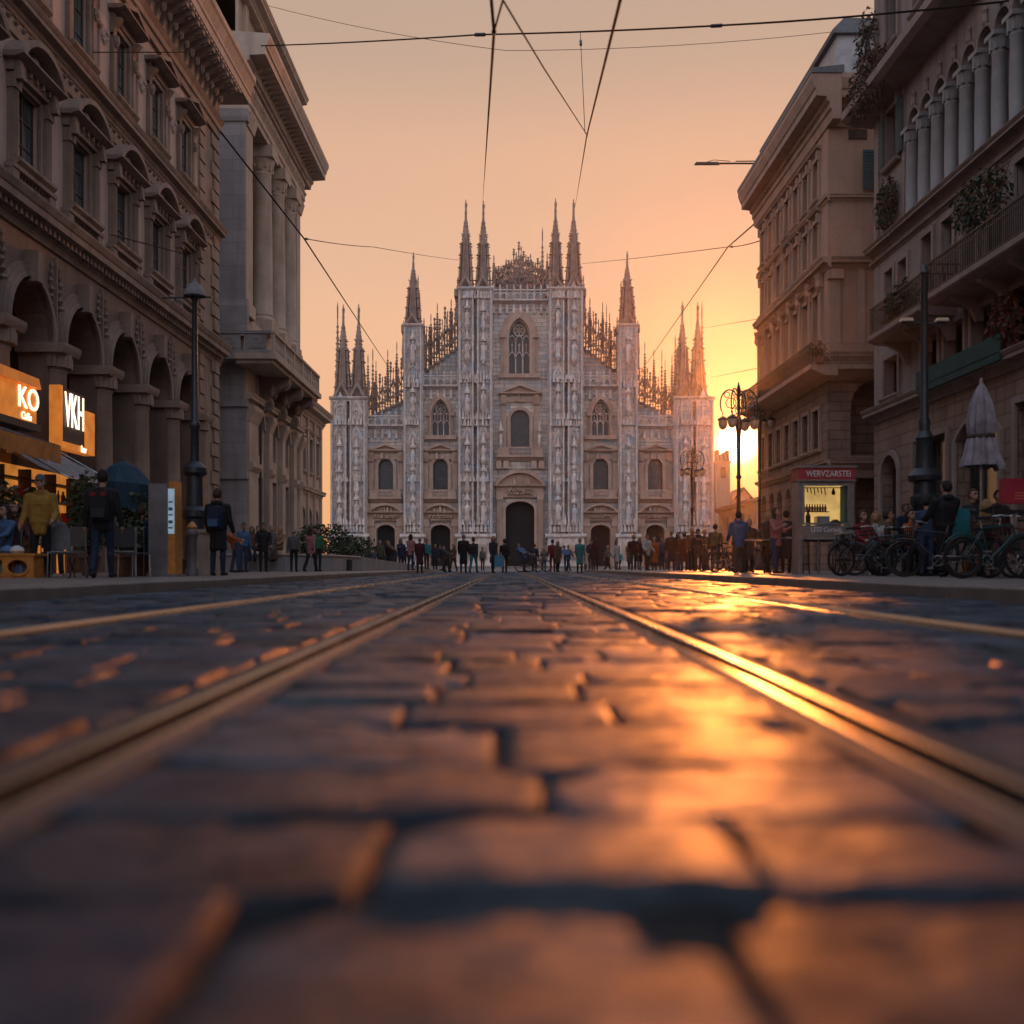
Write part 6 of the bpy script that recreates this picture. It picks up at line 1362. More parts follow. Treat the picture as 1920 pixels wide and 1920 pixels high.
# ---- bicycles ---------------------------------------------------------------
def bicycle(col, basket=False):
    t = thing('bicycle', (0, 0, 0), '', 'bicycle', 'bicycles parked by the kiosk'); m = pal(col, .4); Rw = .34
    for x in (-.52, .52):
        mb = MB(); mb.ring((x, 0, Rw), (0, 1, 0), Rw - .02, .019, 32, 6); wh = mb.build('wheel', M_BLK, t, smooth=60)
        mb = MB(); mb.ring((x, 0, Rw), (0, 1, 0), Rw - .05, .011, 32, 5); mb.build('rim', M_IRON, wh)
        mb = MB(); mb.tube([(x, -.04, Rw), (x, .04, Rw)], .025, 8)
        for k in range(16): q = k * PI / 8; mb.tube([(x, .025 * (-1) ** k, Rw), (x + (Rw - .05) * math.cos(q), 0, Rw + (Rw - .05) * math.sin(q))], .003, 3)
        mb.build('spoke', M_IRON, wh)
    mb = MB(); bb = (-.06, 0, .30); st = (-.2, 0, .80); hd = (.33, 0, .86); hd2 = (.37, 0, .70); rh = (-.52, 0, Rw)
    for a, b, r_ in ((bb, st, .018), (st, hd, .017), (bb, hd2, .02), (hd, hd2, .02)): mb.tube([a, b], r_, 7)
    for s in (-.05, .05): mb.tube([(rh[0], s, rh[2]), (bb[0], s * .5, bb[2])], .011, 5); mb.tube([(rh[0], s, rh[2]), (st[0], s * .4, st[2] - .04)], .01, 5)
    mb.build('frame', m, t, smooth=60)
    mb = MB(); mb.tube([hd2, (.40, 0, .6)], .02, 6); [mb.tube([(.40, s, .6), (.46, s, .44), (.52, s, Rw)], .011, 5) for s in (-.05, .05)]; mb.build('fork', m, t)
    mb = MB(); mb.tube([hd, (.31, 0, .98)], .015, 6); mb.tube([(.16, -.27, 1.0), (.28, -.2, 1.02), (.33, 0, .99), (.28, .2, 1.02), (.16, .27, 1.0)], .013, 6); mb.build('handlebar', M_STEEL, t)
    mb = MB(); mb.tube([st, (-.23, 0, .93)], .013, 6); mb.build('seat_post', M_STEEL, t)
    mb = MB(); mb.add([(-.36, -.08, .93), (-.36, .08, .93), (-.2, .045, .94), (-.2, -.045, .94), (-.07, .02, .93), (-.07, -.02, .93), (-.35, -.08, .975), (-.35, .08, .975), (-.2, .05, .98), (-.2, -.05, .98), (-.06, .02, .97), (-.06, -.02, .97)], [(0, 1, 2, 3), (3, 2, 4, 5), (6, 9, 8, 7), (9, 11, 10, 8), (0, 3, 9, 6), (3, 5, 11, 9), (1, 7, 8, 2), (2, 8, 10, 4), (0, 6, 7, 1), (5, 4, 10, 11)]); mb.build('saddle', M_BLK, t)
    mb = MB(); mb.ring((-.06, .045, .3), (0, 1, 0), .09, .008, 20, 4); mb.tube([(-.06, .06, .3), (.05, .06, .17)], .01, 5); mb.tube([(-.06, -.06, .3), (-.17, -.06, .43)], .01, 5); mb.box(.0, .1, .06, .15, .155, .18); mb.box(-.22, -.12, -.15, -.06, .42, .445); mb.tube([(-.52, .045, .37), (-.06, .045, .39)], .006, 4); mb.tube([(-.52, .045, .31), (-.06, .045, .21)], .006, 4); mb.build('crank', M_STEEL, t)
    for x in (-.52, .52):
        mb = MB(); a0 = (.3, 2.5) if x < 0 else (.9, 2.9)
        p = [(x + (Rw + .03) * math.cos(a0[0] + (a0[1] - a0[0]) * k / 10), 0, Rw + (Rw + .03) * math.sin(a0[0] + (a0[1] - a0[0]) * k / 10)) for k in range(11)]; mb.tube(p, .018, 5); mb.build('mudguard', m, t)
    if basket:
        mb = MB(); mb.box(.42, .7, -.17, .17, .78, .8)
        for k in range(9): q = k / 8; [mb.tube([(.42 + .28 * q, s * .17, .79), (.40 + .33 * q, s * .2, 1.0)], .005, 4) for s in (-1, 1)]; [mb.tube([(e, -.17 + .34 * q, .79), (e + (.03 if e > .5 else -.02), -.2 + .4 * q, 1.0)], .005, 4) for e in (.42, .7)]
        for z in (.86, .93, 1.0): mb.tube([(.405, -.19, z), (.72, -.19, z), (.72, .19, z), (.405, .19, z), (.405, -.19, z)], .006, 4)
        mb.build('basket', M_IRON, t)
    return t
kids_index_needed = True
BIK = [bicycle((.025, .025, .03)), bicycle((.012, .055, .06)), bicycle((.10, .03, .025), True), bicycle((.05, .07, .1), True)]
BL = [(0, 1618, 20.5, .35, 'black bicycle nearest the kiosk, standing askew'), (3, 1650, 21.5, -.5, 'dark blue bicycle with a basket behind the black ones'), (1, 1690, 21.0, .25, 'teal bicycle by the lamp pedestal'),
      (0, 1752, 18.6, 2.6, 'black bicycle ridden up beside the person in the black jacket'), (1, 1862, 16.2, .15, 'teal bicycle at the kerb in front of the market cart'), (2, 1905, 16.8, 3.4, 'maroon bicycle with a basket cut by the frame edge'),
      (2, 1580, 24.0, 1.0, 'maroon bicycle leaning close to the kiosk legs'), (0, 1352, 36, .8, 'black bicycle beside the ornate lamp against the sun'), (3, 1336, 38, 2.2, 'dark blue bicycle with a basket near the cathedral end of the pavement'),
      (0, 1800, 20.4, .9, 'black bicycle propped under the folded parasol'), (1, 1368, 33.5, -.6, 'teal bicycle beside the person in the blue shirt'),
      (0, 992, 57, .3, 'black bicycle standing before the main cathedral door'), (3, 1008, 60, 2.9, 'dark blue bicycle with a basket on the sun side of the main cathedral door')]
used_b = set()
for k, px, d, rz, lab in BL:
    o = BIK[k] if k not in used_b else dup(BIK[k], (0, 0, 0)); used_b.add(k)
    o.location = (wx(px, d), d, KH if abs(wx(px, d)) > 4.7 else 0); o.rotation_euler = (0, math.radians(0), rz); o['label'] = lab
# ---- overhead wires ----------------------------------------------------------
M_WIRE = plain('weathered_cable', (.02, .016, .014), .95, spec=.05)
def wire(name, pts, r, label, sag=0.0, extra=None):
    P3 = [Vector((wx(px, d), d, wz(py, d))) for px, py, d in pts]; out_ = []
    for a, b in zip(P3, P3[1:]):
        for k in range(9): q = k / 8; v = a.lerp(b, q); v.z -= sag * 4 * q * (1 - q); out_.append(v)
    t = thing(name, tuple(P3[0]), label, 'wire', 'overhead wires'); mb = MB(); mb.tube([tuple(v) for v in out_], r, 5); mb.build('cable', M_WIRE, t)
    for q, ln, rr_ in extra or []:
        i = min(len(out_) - 2, int(q * (len(out_) - 1))); v = out_[i]; d_ = (out_[i + 1] - out_[i]).normalized(); mb = MB(); mb.tube([tuple(v - d_ * ln), tuple(v - d_ * ln * .3), tuple(v + d_ * ln * .3), tuple(v + d_ * ln)], rr_, 6); mb.build('insulator', M_BLK, t)
    return t
wire('span_wire', [(490, 86, 51.5), (900, 65, 40), (1420, 44, 33), (1893, 2, 28.7)], .032, 'heavy span wire crossing the sky from the colonnaded palace to the loggia house', .05, [(.34, .5, .06), (.37, .25, .07), (.62, .2, .06)])
wire('trolley_wire', [(921, 0, 11), (926, 60, 12), (905, 380, 177)], .02, 'overhead tram wire running to the twin spires over the low side of the facade', 0, [(.55, .05, .03)])
wire('trolley_wire', [(1163, 0, 11), (1100, 255, 30), (1078, 390, 177)], .02, 'overhead tram wire running to the twin spires on the sun side', 0, [(.5, .12, .045)])
wire('stay_wire', [(943, 0, 11), (1020, 128, 16), (1102, 255, 30)], .012, 'slanting stay wire joining the two overhead tram wires')
wire('stay_wire', [(943, 0, 11), (926, 60, 12)], .012, 'short stay wire meeting the tram wire near the top of the sky')
wire('drop_wire', [(1088, 60, 38), (1097, 250, 32)], .012, 'thin drop wire hanging from the heavy span wire', 0, [(.16, .2, .05)])
wire('guy_wire', [(405, 236, 48.6), (570, 447, 57), (728, 688, 178)], .045, 'long guy wire falling from the arcaded palace to the cathedral gable', 0)
wire('guy_wire', [(1428, 408, 57), (1365, 463, 75), (1212, 682, 178)], .045, 'long guy wire falling from the salmon palazzo to the cathedral gable')
wire('span_wire', [(575, 448, 68), (700, 463, 100), (864, 488, 177)], .03, 'thin span wire from the colonnaded palace to the cathedral spires', .1, [(.5, .35, .09), (.05, .3, .08)])
wire('span_wire', [(1092, 494, 177), (1365, 463, 75), (1432, 449, 57.5)], .03, 'thin span wire from the cathedral spires to the salmon palazzo', .1, [(.5, .5, .09), (.62, .25, .1)])
wire('span_wire', [(1314, 616, 177), (1428, 597, 57.3)], .018, 'faint wire above the sun, upper of the two beside the end spires'); wire('span_wire', [(1332, 708, 177), (1428, 689, 57.3)], .018, 'faint wire above the sun, lower of the two beside the end spires')
wire('span_wire', [(500, 10, 50), (950, 95, 44), (1560, 60, 47)], .012, 'faint slack wire under the heavy span wire', .2)
wire('facade_cable', [(175, 98, 33.4), (345, 98, 42.6)], .02, 'cable strung along the upper windows of the arcaded palace'); wire('facade_cable', [(208, 440, 34.6), (352, 478, 43.2)], .02, 'cable strung across the hooded windows of the arcaded palace')
# ================================================================== people
import numpy as np
def capsule(V, Fc, p0, r0, p1, r1, seg=10):
    p0, p1 = Vector(p0), Vector(p1); d = p1 - p0
    if d.length < 1e-4: d = Vector((0, 0, 1e-3)); p1 = p0 + d
    u = d.normalized(); e1 = u.orthogonal().normalized(); e2 = u.cross(e1); o = len(V); rings = []
    for k in range(1, 5): q = -PI / 2 + PI / 2 * k / 4; rings.append((p0 + u * r0 * math.sin(q), r0 * math.cos(q)))
    for k in range(0, 4): q = PI / 2 * k / 4; rings.append((p1 + u * r1 * math.sin(q), r1 * math.cos(q)))
    V.append(p0 - u * r0)
    for c, r in rings:
        for j in range(seg): t = 2 * PI * j / seg; V.append(c + e1 * r * math.cos(t) + e2 * r * math.sin(t))
    V.append(p1 + u * r1); n = len(rings)
    for j in range(seg): Fc.append((o, o + 1 + (j + 1) % seg, o + 1 + j)); Fc.append((o + 1 + n * seg, o + 1 + (n - 1) * seg + j, o + 1 + (n - 1) * seg + (j + 1) % seg))
    for i in range(n - 1):
        for j in range(seg): a = o + 1 + i * seg + j; b = o + 1 + i * seg + (j + 1) % seg; Fc.append((a, b, b + seg, a + seg))
TOP, LEG, SKIN, HAIR, SHOE, ACC = range(6)
def rotx(v, a, piv):
    v = Vector(v) - Vector(piv); return Vector((v.x, v.y * math.cos(a) - v.z * math.sin(a), v.y * math.sin(a) + v.z * math.cos(a))) + Vector(piv)
def figure(name, legs=((.0, .0), (.0, .0)), arms=((.05, .1, .15), (.05, .1, .15)), lean=0.0, head=(0.0, 0.0), coat=0.0, hair='short', bulk=1.0, hood=False, cap=False, voxel=.011, skirt=False):
    """one continuous body facing -y. legs: (thigh forward, knee bend); arms: (swing forward, outward, elbow bend)"""
    C = []                                             # capsules: p0 r0 p1 r1 tag
    def cap_(p0, r0, p1, r1, tg): C.append((Vector(p0), r0, Vector(p1), r1, tg))
    hip = .90; feet = []
    for s, (fw, bd) in zip((-1, 1), legs):
        H = Vector((s * .085, 0, hip)); K = H + Vector((s * .012, -math.sin(fw) * .43, -math.cos(fw) * .43)); a2 = fw - bd
        A = K + Vector((0, -math.sin(a2) * .41, -math.cos(a2) * .41)); feet.append((H, K, A, a2, s))
    drop = min(f[2].z for f in feet) - .075; 
    for H, K, A, a2, s in feet:
        for v in (H, K, A): v.z -= drop
        cap_(H, .094, K, .062, LEG); cap_(K, .062, A + Vector((0, 0, .05)), .05, LEG); cap_(K + Vector((0, .02, -.1)), .058, A, .047, LEG)
        ft = max(-.6, min(.9, a2 * .8)); tz = -.045 * math.cos(ft) - 0.0
        toe = A + Vector((s * .02, -.15 * math.cos(ft), -.035 + .15 * math.sin(ft) * (1 if a2 > 0 else 1))); 
        toe.z = max(toe.z, .033); cap_(A + Vector((0, .03, -.03)), .042, toe, .034, SHOE); cap_(A, .045, A + Vector((0, -.02, -.02)), .045, SHOE)
    hp = hip - drop; B = bulk; piv = (0, 0, hp)
    R_ = lambda v: rotx(v, lean, piv)
    cap_((-.06, .0, hp + .02), .108, (.06, .0, hp + .02), .108, LEG)
    cap_(R_((-.05, .0, hp + .07)), .118 * B, R_((.05, 0, hp + .07)), .118 * B, TOP)
    cap_(R_((-.045, 0, hp + .2)), .112 * B, R_((.045, 0, hp + .2)), .112 * B, TOP)
    cap_(R_((-.085, .005, hp + .38)), .115 * B, R_((.085, .005, hp + .38)), .115 * B, TOP)
    for s in (-1, 0, 1): cap_(R_((s * .055, .0, hp + .06)), .112 * B, R_((s * .085, .005, hp + .40)), .112 * B, TOP)
    cap_(R_((-.13, .01, hp + .49)), .068 * B, R_((.13, .01, hp + .49)), .068 * B, TOP)
    cap_(R_((0, .015, hp + .50)), .075, R_((0, .0, hp + .57)), .06, TOP)
    if coat > 0:
        n = 7
        for k in range(n):
            q = 2 * PI * k / n; x, y = math.cos(q), math.sin(q)
            cap_(R_((x * .07, y * .05, hp + .1)), .075 * B, (x * (.10 + .05 * coat), y * (.085 + .06 * coat), hp - .08 - coat * .5), .055, ACC if skirt else TOP)
    NK = R_((0, -.005, hp + .6)); HD = R_((0, -.02, hp + .735)); tilt, turn = head
    def hd(v): w_ = rotx(v, lean * .5 + tilt, (0, 0, 0)); return HD + Vector((w_.x * math.cos(turn) - w_.y * math.sin(turn), w_.x * math.sin(turn) + w_.y * math.cos(turn), w_.z))
    cap_(R_((0, .01, hp + .54)), .056, hd((0, .01, -.05)), .052, SKIN)
    cap_(hd((0, -.005, .03)), .088, hd((0, -.03, -.045)), .066, SKIN); cap_(hd((0, -.045, -.075)), .038, hd((0, -.035, -.06)), .05, SKIN)
    cap_(hd((0, -.092, .01)), .011, hd((0, -.108, -.022)), .014, SKIN)
    for s in (-1, 1):
        cap_(hd((s * .082, .0, .0)), .014, hd((s * .08, .005, -.03)), .012, SKIN); cap_(hd((s * .033, -.083, .012)), .0075, hd((s * .036, -.083, .012)), .0075, HAIR)
        cap_(hd((s * .018, -.092, .034)), .008, hd((s * .048, -.082, .034)), .008, HAIR)
    cap_(hd((-.02, -.096, -.055)), .0085, hd((.02, -.096, -.055)), .0085, SKIN)
    if hair != 'bald':
        cap_(hd((0, .02, .045)), .092, hd((0, .035, .01)), .09, HAIR); cap_(hd((0, -.03, .085)), .055, hd((0, .03, .08)), .065, HAIR)
    if hair == 'long':
        for s in (-1, 0, 1): cap_(hd((s * .06, .045, .02)), .055, hd((s * .075, .075, -.17)), .042, HAIR)
    if hair == 'bun': cap_(hd((0, .1, .06)), .045, hd((0, .12, .07)), .04, HAIR)
    if hood: cap_(R_((-.06, .075, hp + .57)), .055, R_((.06, .075, hp + .57)), .055, TOP); cap_(R_((-.07, -.02, hp + .56)), .04, R_((.07, -.02, hp + .56)), .04, TOP)
    if cap: cap_(hd((0, .01, .06)), .096, hd((0, .0, .075)), .088, ACC); cap_(hd((-.04, -.1, .05)), .018, hd((.04, -.1, .05)), .018, ACC)
    for s, (sw, out, bd) in zip((-1, 1), arms):
        S = R_((s * .185 * (B * .5 + .5), .01, hp + .485)); L1, L2 = .285, .25
        d1 = Vector((s * math.sin(out), -math.sin(sw) * math.cos(out), -math.cos(sw) * math.cos(out))); E = S + d1 * L1
        d2 = Vector((s * math.sin(out) * (1 - bd * .75), -math.sin(sw + bd) * math.cos(out), -math.cos(sw + bd) * math.cos(out))).normalized(); W = E + d2 * L2
        cap_(S, .066 * B, E, .053 * B, TOP); cap_(E, .053 * B, W, .040 * B, TOP)
        P_ = W + d2 * .06; side = d2.cross(Vector((s, 0, 0))).normalized() if abs(d2.x) < .9 else Vector((0, 1, 0)); inn = Vector((-s, 0, 0))
        cap_(W, .029, P_, .034, SKIN); cap_(W + side * .018 + d2 * .03, .022, P_ + side * .024, .02, SKIN); cap_(W - side * .018 + d2 * .03, .022, P_ - side * .022, .02, SKIN)
        for k, (o_, ln) in enumerate(((-.032, .066), (-.011, .078), (.011, .074), (.031, .058))):
            b0 = P_ + side * o_ + d2 * .008; b1 = b0 + d2 * ln * .55 + inn * .006; b2 = b1 + d2 * ln * .42 + inn * .022
            cap_(b0, .0095, b1, .009, SKIN); cap_(b1, .009, b2, .008, SKIN)
        t0 = W + d2 * .025 - side * .026; t1 = t0 + d2 * .035 - side * .026 + inn * .012; cap_(t0, .012, t1, .011, SKIN); cap_(t1, .0105, t1 + d2 * .03 + inn * .01, .009, SKIN)
    V, Fc = [], []
    for p0, r0, p1, r1, tg in C: capsule(V, Fc, p0, r0, p1, r1, 10 if max(r0, r1) > .03 else 6)
    me = bpy.data.meshes.new('tmp'); me.from_pydata([tuple(v) for v in V], [], Fc); ob = bpy.data.objects.new('tmp', me); COL.objects.link(ob)
    md = ob.modifiers.new('r', 'REMESH'); md.mode = 'VOXEL'; md.voxel_size = voxel; md.adaptivity = 0
    sm = ob.modifiers.new('s', 'SMOOTH'); sm.factor = .5; sm.iterations = 3
    bpy.context.view_layer.update(); dg = bpy.context.evaluated_depsgraph_get()
    m2 = bpy.data.meshes.new_from_object(ob.evaluated_get(dg)); m2.name = name; bpy.data.objects.remove(ob); bpy.data.meshes.remove(me)
    n = len(m2.polygons); ctr = np.empty(n * 3); m2.polygons.foreach_get('center', ctr); ctr = ctr.reshape(-1, 3); best = np.full(n, 9e9); idx = np.zeros(n, np.int32)
    for p0, r0, p1, r1, tg in C:
        a = np.array(p0); d = np.array(p1) - a; L = max(1e-9, float(d @ d)); t = np.clip(((ctr - a) @ d) / L, 0, 1)
        q = np.linalg.norm(ctr - (a + t[:, None] * d), axis=1) - (r0 + (r1 - r0) * t) - (.004 if tg in (HAIR, ACC) else 0)
        w_ = q < best; best[w_] = q[w_]; idx[w_] = tg
    m2.materials.clear()
    for _ in range(6): m2.materials.append(M_BLK)
    m2.polygons.foreach_set('material_index', idx); m2.polygons.foreach_set('use_smooth', [True] * n); m2.update()
    m2['hp'] = hp
    return m2
W = dict(black=(.012, .012, .015), dark=(.025, .024, .028), navy=(.014, .025, .055), jean=(.03, .05, .10), blue=(.05, .10, .20), teal=(.02, .16, .18), grey=(.09, .09, .095), red=(.15, .012, .016), maroon=(.05, .012, .016),
         orange=(.30, .08, .02), yellow=(.26, .14, .025), pink=(.34, .14, .15), white=(.40, .38, .37), cream=(.26, .22, .17), brown=(.09, .05, .033), olive=(.07, .07, .035), green=(.03, .12, .06), tan=(.22, .13, .075), skin=(.36, .2, .14), blond=(.26, .16, .07), hairbr=(.05, .028, .018), hairbk=(.015, .012, .012), hairgr=(.22, .2, .19))
def person(me, x, y, z, rz, label, top, leg, hair='hairbk', acc='dark', shoe='black', sc=1.0, group='people in the street and square'):
    o = bpy.data.objects.new('person', me); COL.objects.link(o); o.location = (x, y, z); o.rotation_euler = (0, 0, rz); o.scale = (sc,) * 3
    for i, c in enumerate((top, leg, 'skin', hair, shoe, acc)): o.material_slots[i].link = 'OBJECT'; o.material_slots[i].material = pal(W[c], .8)
    return tag(o, label, 'person', group)
q = .5
BASE = dict(
    stand=figure('standing_person', ((.04, .02), (-.03, .03)), ((.05, .12, .2), (.0, .13, .15))),
    hoodie=figure('hooded_person', ((.1, .08), (-.05, .05)), ((.15, .18, .9), (.1, .2, .8)), .02, coat=.12, hood=True, bulk=1.12),
    coat=figure('coated_person', ((.05, .03), (-.05, .03)), ((.05, .12, .3), (.1, .12, .5)), coat=.75, bulk=1.1),
    coatl=figure('coated_person', ((.12, .05), (-.16, .1)), ((.1, .12, .35), (-.2, .12, .3)), coat=.6, hair='long'),
    walk=figure('walking_person', ((.38, .12), (-.30, .22)), ((-.35, .1, .25), (.38, .1, .4)), -.04),
    walkl=figure('walking_person', ((.32, .1), (-.26, .2)), ((-.25, .1, .3), (.3, .1, .6)), -.03, hair='long', coat=.15),
    bag=figure('person_holding', ((.05, .03), (-.06, .06)), ((.5, .1, 1.5), (.45, .1, 1.55)), .0, (-.25, .2), hair='long', coat=.1, bulk=1.04),
    sit=figure('seated_person', ((1.45, 1.45), (1.35, 1.5)), ((.6, .15, .7), (.5, .15, .8)), -.12, (-.1, .1), coat=.05),
    sitl=figure('seated_person', ((1.4, 1.4), (1.5, 1.3)), ((.5, .2, .9), (.7, .15, .6)), -.05, (-.05, -.3), hair='long'),
    bend=figure('bending_person', ((.15, .1), (-.12, .05)), ((1.0, .12, .3), (.9, .15, .3)), -.75, (.3, 0), coat=.1),
    ride=figure('cycling_person', ((1.1, .95), (.62, .75)), ((.75, .12, .35), (.75, .12, .35)), -.3, (.15, 0), coat=.0, bulk=1.12),
)
# ---- the near figures on the cafe pavement
YEL = figure('person_front', ((.1, .05), (-.08, .1)), ((.1, .16, .5), (.12, .2, .9)), .0, (-.05, .15), coat=.1, bulk=1.2, hood=True, cap=True, voxel=.008)
person(YEL, wx(76, 18.2), 18.2, KH, .12, 'person in a mustard yellow jacket and peaked cap facing the street by the orange crates', 'yellow', 'black', 'hairbr', 'grey', sc=1.02)
BKP = figure('person_back', ((.2, .08), (-.22, .12)), ((.08, .16, .25), (-.1, .16, .3)), -.02, (0, .1), coat=.05, bulk=1.12, voxel=.008)
def backpack(x, y, z, rz, label, col, strap, tall=.5, pocket=None):
    t = thing('backpack', (0, 0, 0), label, 'backpack'); mb = MB()
    k = [(-.15, 0), (.15, 0), (.16, .3 * tall / .5), (.13, .44 * tall / .5), (.06, tall), (-.06, tall), (-.13, .44 * tall / .5), (-.16, .3 * tall / .5)]
    for f, n0, n1 in ((1, 0, .05), (.96, .05, .12), (.82, .12, .17)): mb.plate([(a * f, tall * .5 + (b - tall * .5) * f) for a, b in k], n0, n1)
    mb.build('pack', pal(W[col]), t); mb = MB(); mb.plate([(-.1, .05), (.1, .05), (.11, .2), (-.11, .2)], .17, .2); mb.build('pocket', pal(W[pocket or col]), t)
    for s in (-1, 1): mb = MB(); mb.box(s * .085 - .045, s * .085 + .045, .169, .178, tall * .74, tall * .86); mb.build('patch', pal(W[strap]), t)
    for s in (-1, 1): mb = MB(); mb.tube([(s * .11, .0, tall * .92), (s * .13, -.13, tall * .98), (s * .14, -.22, tall * .7), (s * .13, -.12, tall * .25), (s * .12, .01, tall * .1)], .016, 6); mb.build('strap', pal(W[col]), t)
    t.location = (x, y, z); t.rotation_euler = (0, 0, rz); return t
def on_back(px, d, rz, hz): return wx(px, d) - math.sin(rz) * .115, d + math.cos(rz) * .115, hz
person(BKP, wx(193, 17.4), 17.4, KH, PI + .1, 'person in dark clothes and blue jeans walking off with a red-striped backpack', 'black', 'navy', sc=1.04)
rz = PI + .1; backpack(*on_back(193, 17.4, rz, KH + .97), rz, 'black backpack with two bright red reflective patches on a walking back', 'black', 'red', .55, 'dark')
BK2 = figure('person_back', ((.02, .02), (-.03, .05)), ((.1, .14, .5), (.1, .14, .5)), -.02, (.05, -.2), coat=.55, bulk=1.15, hood=True, voxel=.009)
person(BK2, wx(409, 21.5), 21.5, KH, PI - .1, 'tall person in a long dark coat with a blue backpack beside the stone plinth', 'black', 'navy', 'hairbr', sc=1.03)
rz = PI - .1; backpack(*on_back(409, 21.5, rz, KH + .98), rz, 'navy blue backpack on the person in the long dark coat', 'navy', 'navy', .5, 'blue')
P = lambda b, px, d, rz, lab, top, leg, hair='hairbk', acc='dark', sc=1.0, dz=None: person(BASE[b], wx(px, d), d, (KH if (abs(wx(px, d)) > 4.7 and d < 64) else 0.0) + (dz or 0), rz, lab, top, leg, hair, acc, 'black', sc)
SIT = -.02
# cafe guests
P('sit', 26, 19.2, .6, 'person in maroon seated low behind the orange crates', 'maroon', 'dark', 'hairbr', sc=.98)
P('sitl', 8, 19.0, -.4, 'person in blue seated behind the orange crates at the frame edge', 'blue', 'jean', 'hairbk', sc=.95)
P('sit', 273, 20.6, 2.6, 'person in navy seated close behind the information totem', 'navy', 'jean', 'hairbr')
P('sitl', 100, 19.6, .5, 'person in grey seated behind the rounded cafe chair', 'grey', 'dark', 'blond', sc=.95)
# along the planter
P('bend', 442, 33, 1.9, 'person in a red-orange top bending beside the long coat', 'orange', 'jean', 'hairbr')
P('stand', 457, 35, .6, 'person in a bright blue coat beside the planter wall', 'blue', 'jean', 'hairbk', sc=.95)
P('sitl', 472, 40.8, .3, 'person with long hair and brown top sitting on the planter wall', 'brown', 'navy', 'hairbr', dz=.38)
P('sit', 482, 40.8, -.2, 'person in a vivid red top sitting on the planter wall', 'red', 'dark', 'hairbk', dz=.38)
P('hoodie', 494, 35.5, .25, 'person in a black hooded top walking towards the street', 'black', 'black', 'hairbr', sc=.96)
P('sit', 509, 41, .2, 'bald-looking grey-haired person in grey sitting on the planter', 'grey', 'grey', 'hairgr', dz=.40)
P('sitl', 524, 41, -.3, 'fair person in a tan coat sitting on the planter wall', 'tan', 'brown', 'blond', dz=.38)
P('stand', 551, 36.5, PI, 'person seen from behind in a grey top and dark trousers before the hedge', 'grey', 'black', 'hairgr', sc=.86)
P('walkl', 583, 37.5, PI - .5, 'long-haired person in pink and dark trousers before the hedge', 'pink', 'black', 'hairbr', sc=.94)
P('stand', 596, 40, .5, 'person in dark green standing right against the hedge', 'green', 'dark', 'hairbk', sc=.95)
